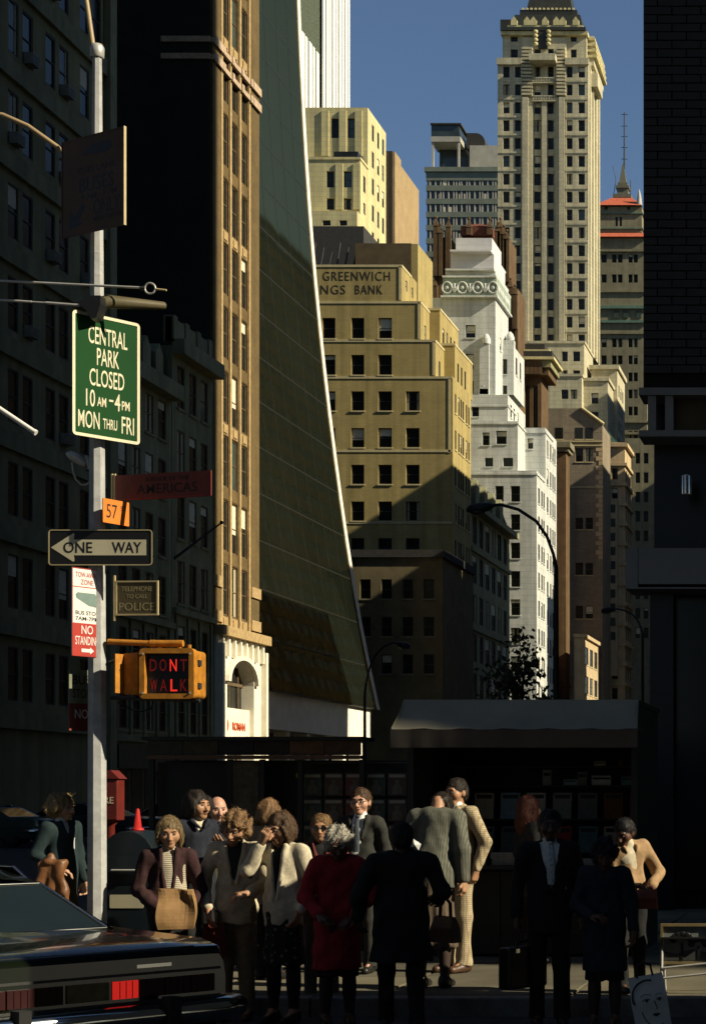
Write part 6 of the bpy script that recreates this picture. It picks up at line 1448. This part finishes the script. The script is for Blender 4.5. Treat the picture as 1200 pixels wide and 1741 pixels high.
    for q_ in pick:
        p = co[q_].astype(float); n_ = no[q_].astype(float)
        dn = p-crown; dn /= np.linalg.norm(dn)+1e-6; dn = dn+np.array((0, 0, -.5))
        if hst == 'curly': dn = rr.normal(0, 1, 3)
        else: dn = dn+rr.normal(0, .28, 3)
        dn -= n_*(dn @ n_); dn /= np.linalg.norm(dn)+1e-6; sdv = np.cross(n_, dn); w_ = rr.uniform(.0012, .0028); ln = rr.uniform(.012, .03) if hst != 'curly' else rr.uniform(.012, .026); b0 = len(cv); up_ = rr.uniform(.002, .007); cl = rr.normal(0, .4 if hst != 'curly' else 1.1)
        for k_ in range(4):
            f_ = k_/3; c_ = p+dn*ln*f_+n_*(.0015+up_*math.sin(f_*2.6))+sdv*cl*ln*f_*f_; cv += [c_-sdv*w_*(1-.6*f_), c_+sdv*w_*(1-.6*f_)]
        cf += [(b0+2*k_, b0+2*k_+1, b0+2*k_+3, b0+2*k_+2) for k_ in range(3)]
    ho = ob('hair', hme, t)
    lk = MB(); lk.add(cv, cf, 0, True); lk.build('locks', hm, ho)
    # ---- clothes
    top = sp['top']; inf = top.get('inf', .018)*.8; hem = top.get('hem', .84); A = Field()
    fl = top.get('flare', .0)
    def torso(Ff, i_, hz):
        Ff.cone(lw((-sh*.78, .012, 1.39)), lw((sh*.78, .012, 1.39)), (.052+i_)*s, None, .06, (1, .95, 1))
        Ff.cone(lw((0, 0, 1.32)), lw((0, 0, 1.08)), (.138*W+i_)*s, (.13*W+i_)*s, .06, (1, .72, 1))
        z2 = max(hz-.05, .5)
        if hz < 1.0: Ff.cone(lw((0, 0, 1.08)), np.array((0, 0, .95))*s, (.13*W+i_)*s, (.142*W+i_+fl*.3)*s, .05, (1, .76, 1)); Ff.cone(np.array((0, 0, .95))*s, np.array((0, -.005, z2))*s, (.142*W+i_+fl*.3)*s, (.15*W+i_+fl)*s, .05, (1, .78, 1))
        else: Ff.cone(lw((0, 0, 1.08)), np.array((0, 0, .97))*s, (.13*W+i_)*s, (.138*W+i_)*s, .05, (1, .76, 1))
    torso(A, inf, hem)
    for S0, E, Wr, dr, pn, sx in arms:
        if top.get('sleeves', True):
            A.cone(S0, E, (.048+inf)*s, (.040+inf)*s, .035); w2 = Wr+(E-Wr)*.08; A.cone(E, w2, (.040+inf)*s, (.030+inf)*s, .02)
    A.cut((0, 0, -1), -hem*s)
    if top.get('V'):
        vz, vw = top['V']; nkp = lw((0, -.10, 1.50)); bt = lw((0, -.2, vz))
        def vcut(Dd, x, y, z, nkp=nkp, bt=bt, vw=vw*s):
            f = np.clip((z-bt[2])/(nkp[2]-bt[2]), -.2, 1.2); cx = bt[0]+(nkp[0]-bt[0])*f; half = vw*f
            d = np.maximum(np.abs(x-cx)-half, (y-(lw((0, -.035, 1.3))[1])))
            return np.maximum(Dd, -d*.9)
        for sx in (-1, 1):   # lapels
            A.cone(lw((sx*(vw+.012), -.075, 1.455)), lw((sx*.022, -.135*max(W, .95), vz+.02)), .022*s, .012*s, .012)
        A.fn(vcut)
    Hn = A; Hn.cone(lw((-.045, .045, 1.452)), lw((.045, .045, 1.452)), .03*s, None, .02) if top.get('collar', True) else None
    A.fn(wob(top.get('fold', .005), 26, seed)); A.fn(wob(.003, 55, seed+9))
    ob(top.get('name', 'jacket'), A.mesh('jacket', top['m'], top.get('h', .0115)), t)
    if 'shirt' in sp:
        Sf = Field(); torso(Sf, .006, 1.02); Sf.cone(lw((0, .012, 1.415)), lw((0, .0, 1.475)), .062*s, .058*s, .02); Sf.cut((0, 0, -1), -1.0*s); Sf.fn(wob(.002, 40, seed)); ob('shirt', Sf.mesh('shirt', sp['shirt'], .012), t)
    if 'tie' in sp:
        q = MB(); pts = [lw((0, -.075, 1.452)), lw((0, -.113, 1.40)), lw((0, -.128*max(W, 1), 1.28)), lw((0, -.132*max(W, 1), 1.13))]
        q.tube(pts, [.018*s, .022*s, .032*s, .034*s], 10, flat=.35); q.ball(lw((0, -.078, 1.458)), (.022*s, .016*s, .018*s), 8, 6); q.build('tie', sp['tie'], t)
    bt = sp['bottom']
    if bt[0] == 'trousers':
        Tf = Field(); Tf.cone(np.array((0, 0, 1.0))*s, np.array((0, 0, .9))*s, .132*W*s, .142*W*s, .04, (1, .8, 1))
        for hip, knee, ank in legs: Tf.cone(hip, knee, .09*W*s, .068*s, .035); Tf.cone(knee, ank, .067*s, .06*s, .03); Tf.cone(ank, ank+np.array((0, -.02, -.03))*s, .06*s, .062*s, .02)
        Tf.cut((0, 0, -1), -.06*s); Tf.fn(wob(.005, 24, seed+3)); ob('trousers', Tf.mesh('trousers', bt[1], .012), t)
    else:
        Tf = Field(); hz, fl2 = bt[2], bt[3]
        Tf.cone(np.array((0, 0, 1.02))*s, np.array((0, 0, .9))*s, .125*W*s, .148*W*s, .04, (1, .8, 1)); Tf.cone(np.array((0, 0, .9))*s, np.array((0, 0, hz-.12))*s, .15*W*s, (.155*W+fl2)*s, .05, (1, .85, 1)); Tf.cut((0, 0, -1), -hz*s)
        def pleat(Dd, x, y, z, s=s): return Dd+.007*np.sin(np.arctan2(y, x)*bt[4])*np.clip((1.0*s-z)*2, 0, 1)
        Tf.fn(pleat); Tf.fn(wob(.004, 22, seed+3)); ob('skirt', Tf.mesh('skirt', bt[1], .012), t)
        if len(bt) > 5:
            Kf = Field()
            for hip, knee, ank in legs: Kf.cone(hip, knee, .08*W*s, .053*s, .03); Kf.cone(knee, ank, .055*s, .039*s, .03); Kf.ell(knee*.62+ank*.38+np.array((0, .009, 0))*s, (.043*s, .047*s, .095*s), .05)
            Kf.cut((0, 0, 1), .8*s); ob('stockings', Kf.mesh('stockings', bt[5], .012), t)
    for hip, knee, ank in legs:
        Sh = Field(); Sh.cone(ank+np.array((0, .03, -.045))*s, ank+np.array((0, -.15, -.058))*s, .044*s, .036*s, .03); Sh.cone(ank+np.array((0, .015, -.01))*s, ank+np.array((0, -.05, -.04))*s, .045*s, .04*s, .03); Sh.cut((0, 0, -1), -(ank[2]-.083*s)); ob('shoe', Sh.mesh('shoe', sp.get('shoes', MATS['shoe_black']), .011), t)
    if 'glasses' in sp:
        q = MB(); g_ = MB()
        for sx in (-1, 1):
            n = 12; pts = [hb((sx*.034+.025*math.cos(2*math.pi*k/n), -.108, 1.598+.02*math.sin(2*math.pi*k/n))) for k in range(n+1)]; q.tube(pts, .0028*hsc, 5)
            g_.add([p for p in pts[:-1]], [tuple(range(n))])
            q.tube([hb((sx*.058, -.105, 1.603)), hb((sx*.083, .0, 1.605)), hb((sx*.083, .03, 1.59))], .0028*hsc, 5)
        q.tube([hb((-.01, -.11, 1.602)), hb((.01, -.11, 1.602))], .003*hsc, 5); gl = q.build('glasses', M_black, t)
        if sp['glasses'] == 'dark': g_.build('lens', mat('dark_lens', (.01, .01, .01), .1, .1, 3, 0, spec=.7), gl)
    Rz = Matrix.Rotation(rad(yaw), 3, 'Z'); base = Vector((X0, D, gz))
    return t, [Rz @ Vector(h_)+base for h_ in hands]
mat('shoe_black', (.012, .011, .01), .4); mat('shoe_brown', (.06, .03, .015), .45)
HB = lambda n, c: cloth(n, c, .55, .35, 60, .5)
h_blond = HB('blondhair', (.26, .17, .07)); h_dark = HB('darkhair', (.018, .012, .008)); h_grey = HB('greyhair', (.30, .28, .23)); h_brown = HB('brownhair', (.07, .038, .018)); h_lbrown = HB('lightbrownhair', (.17, .095, .04)); h_black = HB('blackhair', (.008, .007, .007)); h_red = HB('auburnhair', (.10, .03, .015))
K_navy = cloth('navy', (.012, .014, .022)); K_maroon = cloth('maroon', (.03, .011, .011)); K_cream = cloth('cream', (.42, .36, .25)); K_ivory = cloth('ivory', (.48, .42, .30)); K_red = cloth('red', (.26, .012, .018)); K_black = cloth('black', (.008, .008, .008)); K_burg = cloth('burgundy', (.11, .022, .018)); K_char = cloth('charcoal', (.022, .022, .018)); K_greyj = cloth('grey_flannel', (.10, .10, .075)); K_tanj = cloth('tan_poplin', (.29, .185, .095)); K_teal = cloth('teal', (.012, .024, .026)); K_white = cloth('white_cotton', (.62, .62, .60)); K_olive = cloth('olive', (.05, .045, .025)); K_brownc = cloth('brown_wool', (.085, .06, .04)); K_dblue = cloth('dark_blue', (.014, .02, .028)); K_sand = cloth('sand', (.20, .15, .09)); K_hose = cloth('hose', (.04, .025, .02), .6, .1, 20, .05); K_leather = mat('brown_leather', (.14, .06, .022), .45, .3, 14, .3)
P_plaid = pattern_mat('cloth_plaid', (.38, .31, .20), (.24, .18, .10), 'plaid', 17); P_flor = pattern_mat('cloth_floral', (.012, .014, .012), (.11, .12, .08), 'dots', 22); P_strip = pattern_mat('cloth_striped', (.42, .38, .28), (.10, .05, .04), 'stripe', 22); P_tie = pattern_mat('cloth_dotted_tie', (.42, .46, .45), (.05, .06, .07), 'dots', 55); P_pin = pattern_mat('cloth_pinstripe', (.105, .105, .08), (.06, .06, .045), 'vert', 16)
SZ = .15
G1 = ('trousers', K_black)
# left to right
person('woman with curly blond hair in a dark teal coat, far left by the pole', 104, 16.6, 1353, SZ, 62, dict(skin='fair', hair=('curly', h_blond), head=(18, 0, 0), top=dict(m=K_teal, hem=.62, V=(1.30, .06), inf=.02), shirt=K_white, bottom=('skirt', K_olive, .50, .03, 9, K_hose),
    arms=(((-.25, .05, 1.15), (-.16, -.14, 1.0), (.6, -.6, -.1), (0, 0, -1)), None)))
person('grey-blond woman in a maroon cardigan holding a brown paper bag', 287, 14.15, 1391, 0, 20, dict(skin='tan', hair=('bob', HB('ashhair', (.16, .11, .05))), head=(4, 10, 0), top=dict(m=K_maroon, hem=.70, V=(.95, .05), name='cardigan', fold=.006), shirt=P_strip, bottom=('skirt', K_black, .5, .03, 8, K_hose),
    arms=(((-.25, .0, 1.12), (-.05, -.24, .93), (.8, -.5, -.15), (0, -.2, -1)), ((.25, .0, 1.12), (.12, -.25, .91), (-.7, -.6, -.3), (0, -.2, -1))), curl=1.1))
person('dark-haired person in a navy sweater with white collar, looking right', 334, 15.5, 1346, SZ, 42, dict(skin='tan', hair=('bob', h_dark), head=(20, 4, 0), top=dict(m=K_navy, hem=.80, V=(1.38, .06), name='sweater', collar=False), shirt=K_ivory, bottom=G1,
    arms=(None, ((.24, -.04, 1.14), (.14, -.26, 1.22), (-.6, -.5, .4), (-.3, 0, .6)))))
person('bald elderly man in an olive jacket behind the curly-haired woman', 369, 16.4, 1355, SZ, 22, dict(skin='pink', hair=('bald', h_grey), head=(10, 6, 0), top=dict(m=K_olive, hem=.78, V=(1.2, .06)), shirt=K_dblue, bottom=G1))
person('curly brown-haired woman in a cream jacket, head bowed', 401, 14.35, 1381, 0, 12, dict(skin='tan', hair=('curly', h_lbrown), head=(-14, 22, 6), top=dict(m=K_cream, hem=.80, V=(1.12, .07), inf=.022), shirt=K_char, bottom=('trousers', K_sand), shoes=MATS['shoe_brown'],
    arms=(((-.26, .03, 1.13), (-.20, -.14, .92), (.1, -.5, -.8), (.8, 0, -.2)), ((.27, .0, 1.13), (.12, -.24, 1.06), (-.8, -.4, -.1), (0, 0, -1)))))
person('brown-haired person in a sand coat behind the woman shading her face', 456, 16.0, 1361, SZ, 150, dict(skin='fair', hair=('bob', h_lbrown), head=(20, 10, 0), top=dict(m=K_sand, hem=.72), bottom=G1))
person('woman in ivory cardigan and black floral skirt raising a hand to her face', 482, 14.2, 1383, 0, -14, dict(skin='tan', hair=('bob', h_brown), head=(-14, 14, -4), top=dict(m=K_ivory, hem=.80, V=(1.0, .05), name='cardigan', inf=.02), shirt=K_black, bottom=('skirt', P_flor, .48, .04, 9, cloth('black_hose', (.012, .01, .01), .6, .1, 20, .05)),
    arms=(((-.24, -.14, 1.26), (-.115, -.15, 1.47), (.35, -.05, .9), (.3, .9, 0)), ((.25, .04, 1.12), (.2, -.1, .92), (-.1, -.4, -.9), (-1, 0, 0)))))
person('person with tousled brown hair, dark sunglasses and burgundy jacket', 546, 14.9, 1386, SZ*.5, 14, dict(skin='tan', hair=('short', h_lbrown), head=(-4, 2, 0), glasses='dark', top=dict(m=K_burg, hem=.80, V=(1.22, .06)), shirt=K_black, bottom=('trousers', K_brownc)))
person('elderly woman with curly grey hair in a red coat, looking down', 574, 13.95, 1406, 0, 16, dict(skin='brown', hair=('curly', h_grey), head=(4, 22, 0), lean=7, w=1.08, top=dict(m=K_red, hem=.50, inf=.028, flare=.03, name='coat', fold=.008), bottom=('skirt', K_maroon, .44, .02, 7, K_hose),
    arms=(((-.27, .0, 1.13), (-.16, -.22, 1.0), (.7, -.5, -.3), (0, 0, -1)), ((.27, .0, 1.13), (.14, -.24, .98), (-.7, -.5, -.2), (0, 0, -1)))))
person('man in glasses, dark suit, white shirt and tie in front of the magazine rack', 613, 16.6, 1341, SZ, -4, dict(skin='pink', hair=('parted', h_brown), head=(2, 3, 0), glasses='clear', top=dict(m=K_char, hem=.76, V=(1.15, .075)), shirt=K_white, tie=cloth('slate_tie', (.06, .07, .08)), bottom=('trousers', K_char)))
person('broad figure in a long black coat seen from behind, centre front', 682, 13.7, 1398, 0, 196, dict(skin='dark', hair=('short', h_black), head=(0, 14, 0), lean=-5, w=1.28, stride=(.16, -.14), top=dict(m=K_black, hem=.58, inf=.032, flare=.05, name='coat', fold=.008), bottom=G1,
    arms=(((-.33, .05, 1.14), (-.3, -.2, 1.04), (.2, -.8, 0), (.6, 0, -.6)), ((.33, .03, 1.14), (.34, -.12, .92), (-.1, -.4, -.9), (-1, 0, 0)))))
person('person in a grey pinstripe jacket and brown pleated skirt, back turned and head bowed', 736, 15.3, 1322, SZ, 172, dict(skin='tan', hair=('bob', h_dark), head=(0, 66, 0), hs=.88, lean=13, w=1.08, top=dict(m=P_pin, hem=.82, inf=.026, flare=.02, fold=.004, collar=False), bottom=('skirt', K_brownc, .33, .05, 14, K_hose)))
person('man in a tan plaid suit with white collar, facing left', 776, 16.7, 1322, SZ, -34, dict(skin='tan', hair=('parted', h_dark), head=(4, 6, 0), w=1.05, top=dict(m=P_plaid, hem=.76, V=(1.18, .07)), shirt=K_white, bottom=('trousers', P_plaid), shoes=MATS['shoe_brown'],
    arms=(((-.25, -.02, 1.14), (-.15, -.2, 1.05), (.6, -.6, 0), (0, 0, -1)), ((.26, .1, 1.14), (.22, .02, .9), (-.2, -.1, -1), (-1, 0, 0)))))
person('man in a black suit with white shirt, dotted pale tie and briefcase', 934, 14.05, 1378, 0, 14, dict(skin='dark', hair=('short', h_black), head=(2, 4, 0), w=1.08, top=dict(m=K_black, hem=.74, V=(1.05, .085), inf=.024), shirt=K_white, tie=P_tie, bottom=G1))
person('auburn-haired person in dark clothes behind the man in the black suit', 900, 17.5, 1356, SZ, 120, dict(skin='fair', hair=('long', h_red), head=(10, 5, 0), top=dict(m=K_char, hem=.7), bottom=G1))
person('small woman in a dark blue coat looking down, beside the tan jacket', 1028, 13.9, 1428, 0, 4, dict(skin='brown', hair=('curly', h_black), head=(4, 20, 0), w=1.05, lean=5, top=dict(m=K_dblue, hem=.52, inf=.028, flare=.04, name='coat'), bottom=('skirt', K_black, .44, .03, 8, K_hose),
    arms=(((-.25, .0, 1.12), (-.1, -.24, 1.05), (.7, -.5, .1), (0, 0, -1)), ((.25, .0, 1.12), (.26, -.08, .9), (0, -.2, -1), (-1, 0, 0)))))
person('man in a tan jacket leaning to the left, open collar', 1072, 14.95, 1388, SZ, 30, dict(skin='brown', hair=('short', h_black), head=(-50, 16, 0), lean=10, side=-8, top=dict(m=K_tanj, hem=.86, V=(1.30, .05), inf=.026, fold=.010), shirt=K_ivory, bottom=G1,
    arms=(((-.26, -.04, 1.13), (-.12, -.26, 1.12), (.7, -.5, 0), (0, 0, -1)), ((.30, -.02, 1.14), (.12, -.24, 1.06), (-.8, -.4, 0), (0, 0, -1)))))

# ---------------------------------------------------------------- things carried
def soft_bag(name, label, cat, px_, py_, D, w, h, d, m, rz, seed, taper=.0, crumple=.012, handle=None, group=None):
    """a bag built as a crumpled, closed box; origin at its bottom"""
    t = thing(name, label, cat, (PX(px_, D), D, PZ(py_, D)), rad(rz), group)
    R_ = np.random.RandomState(seed); n, mz = 9, 12; q = MB(); vs = []
    K_ = R_.normal(0, 1, (6, 3))*np.array([1, 1, .8]); ph = R_.uniform(0, 6.28, 6)
    per = []
    for i in range(n): per.append((-1+2*i/n, -1))
    for i in range(4): per.append((1, -1+2*i/4))
    for i in range(n): per.append((1-2*i/n, 1))
    for i in range(4): per.append((-1, 1-2*i/4))
    for j in range(mz+1):
        f = j/mz; dd = d*(1-.75*max(0, f-.55)/.45); ww = w*(1-taper*f)
        for (u, v) in per:
            p = np.array((u*ww/2, v*dd/2, f*h)); nn = sum(math.sin(float(k @ p)*16+a) for k, a in zip(K_, ph))*crumple/2.4
            vs.append((p[0]+nn*.7, p[1]+nn*(1 if v < 0 else -.5), p[2]+nn*.5*(f > .9)))
    N = len(per); fs = [(j*N+k, j*N+(k+1) % N, (j+1)*N+(k+1) % N, (j+1)*N+k) for j in range(mz) for k in range(N)]
    q.add(vs, fs, 0, False); q.add(vs[:N], [tuple(range(N-1, -1, -1))]); q.add(vs[-N:], [tuple(range(N))]); q.build('bag_body', m, t)
    if handle:
        for y in (-d*.1, d*.1):
            q = MB(); q.tube([(-w*.22, y, h*.98), (-w*.2, y, h+handle*.7), (0, y, h+handle), (w*.2, y, h+handle*.7), (w*.22, y, h*.98)], .008, 6); q.build('handle', M_black, t)
    return t
soft_bag('paper_bag', 'crumpled brown paper bag held by the woman in the maroon cardigan', 'paper bag', 300, 1580, 13.85, .25, .30, .12, mat('kraft_paper', (.22, .125, .05), .8, .2, 12, .2), 20, 3, -.06, .03)
soft_bag('red_bag', 'dull red bag hanging beside the woman in the cream jacket', 'bag', 363, 1625, 14.2, .17, .24, .08, K_burg, 20, 5, .1, .01, .12)
soft_bag('handbag', 'brown leather handbag carried behind the black coat', 'handbag', 757, 1603, 14.3, .24, .20, .09, mat('bag_brown', (.075, .045, .03), .5, .2, 12, .1), -30, 6, .2, .01, .14)
soft_bag('shoulder_bag', 'reddish brown flat shoulder bag under the tan jacket sleeve', 'handbag', 1096, 1546, 14.6, .20, .15, .06, mat('bag_red_brown', (.22, .06, .03), .5, .2, 12, .1), -10, 8, .05, .006)
t = thing('briefcase', 'black hard briefcase held by the man in the black suit', 'briefcase', (PX(889, 14.0), 14.0, PZ(1680, 14.0)), rad(58))
q = MB(); q.box(-.21, .21, -.06, .06, 0, .31); q.build('case', mat('briefcase_black', (.016, .012, .01), .35, .2, 10, .05), t, .02)
q = MB(); q.tube([(-.07, 0, .31), (-.065, 0, .345), (.065, 0, .345), (.07, 0, .31)], .011, 8); q.build('handle', M_black, t)
for x in (-.13, .13): q = MB(); q.box(x-.02, x+.02, -.066, -.058, .27, .3); q.build('latch', M_chrome, t)
# shopping bag with a drawn face
t = soft_bag('shopping_bag', 'white shopping bag printed with a drawn face, bottom right', 'shopping bag', 1112, 1752, 13.6, .26, .40, .10, mat('bag_white', (.50, .52, .50), .6, .08, 8, .05), 0, 9, .02, .006, .10)
t.rotation_euler = (0, rad(-10), rad(8)); M_ink = mat('ink', (.03, .035, .035), .7)
def stroke(nm, pts, w):
    q = MB(); q.tube([(x, -.0565, z) for x, z in pts], w, 6, flat=.4); q.build(nm, M_ink, t)
arc = lambda x, z, rx, rz_, a0, a1, n=8: [(x+rx*math.cos(rad(a0+(a1-a0)*k/n)), z+rz_*math.sin(rad(a0+(a1-a0)*k/n))) for k in range(n+1)]
stroke('drawn_brow', arc(-.02, .24, .045, .03, 150, 30), .004); stroke('drawn_brow', arc(.075, .235, .032, .028, 150, 35), .004)
stroke('drawn_eye', arc(-.02, .222, .028, .013, 170, 10), .005); stroke('drawn_eye', arc(.074, .218, .022, .012, 170, 10), .005)
q = MB(); q.ball((-.018, -.056, .222), (.009, .003, .010), 8, 6); q.ball((.074, -.056, .218), (.008, .003, .010), 8, 6); q.build('drawn_pupil', M_ink, t)
stroke('drawn_nose', [(.035, .215), (.047, .17), (.05, .158), (.036, .152)], .003)
q = MB(); q.extrude([(.005, .115), (.025, .125), (.035, .121), (.045, .125), (.066, .115), (.036, .099)], -.058, -.054); q.build('drawn_lips', M_ink, t)
stroke('drawn_cheek', arc(.03, .17, .095, .14, 190, 300, 10), .003); stroke('drawn_hair', arc(.0, .25, .115, .12, 200, 70, 10), .007)
# brown leather jacket over an arm, far left
D = 15.9; t = thing('leather_jacket', 'brown leather jacket draped over an arm at far left', 'jacket', (PX(90, D), D, PZ(1560, D)), rad(10))
Jf = Field(); Jf.cone((0, 0, .44), (-.03, .0, .02), .085, .12, .03, (1, .38, 1)); Jf.cone((.04, -.02, .45), (.11, -.03, .06), .045, .05, .012, (1, .7, 1)); Jf.cone((-.07, -.01, .42), (-.13, -.03, .08), .042, .048, .012, (1, .7, 1)); Jf.cone((-.05, -.02, .46), (.05, -.02, .47), .03, .025, .015); Jf.cut((0, 0, -1), -.0)
Jf.fn(lambda D_, x, y, z: D_+.0045*np.sin(48*x+5*np.sin(9*z)+9*z)+.003*np.sin(30*z-22*x)); Jf.fn(wob(.006, 50, 4)); ob('garment', Jf.mesh('garment', K_leather, .008), t)
# white folded paper on the black coat's shoulder
t = thing('folded_paper', 'small white folded paper showing at the shoulder of the black coat', 'paper', (PX(705, 14.95), 14.95, PZ(1436, 14.95)), rad(15))
q = MB(); q.add([(-.05, 0, .02), (-.02, -.012, .05), (.05, -.006, .0), (.03, 0, -.05), (0, -.02, -.005), (-.03, 0, .035)], [(0, 4, 1), (1, 4, 2), (2, 4, 3), (3, 4, 5), (5, 4, 0)]); q.box(-.03, .03, .003, .006, -.02, .02); q.build('sheet', K_white, t)
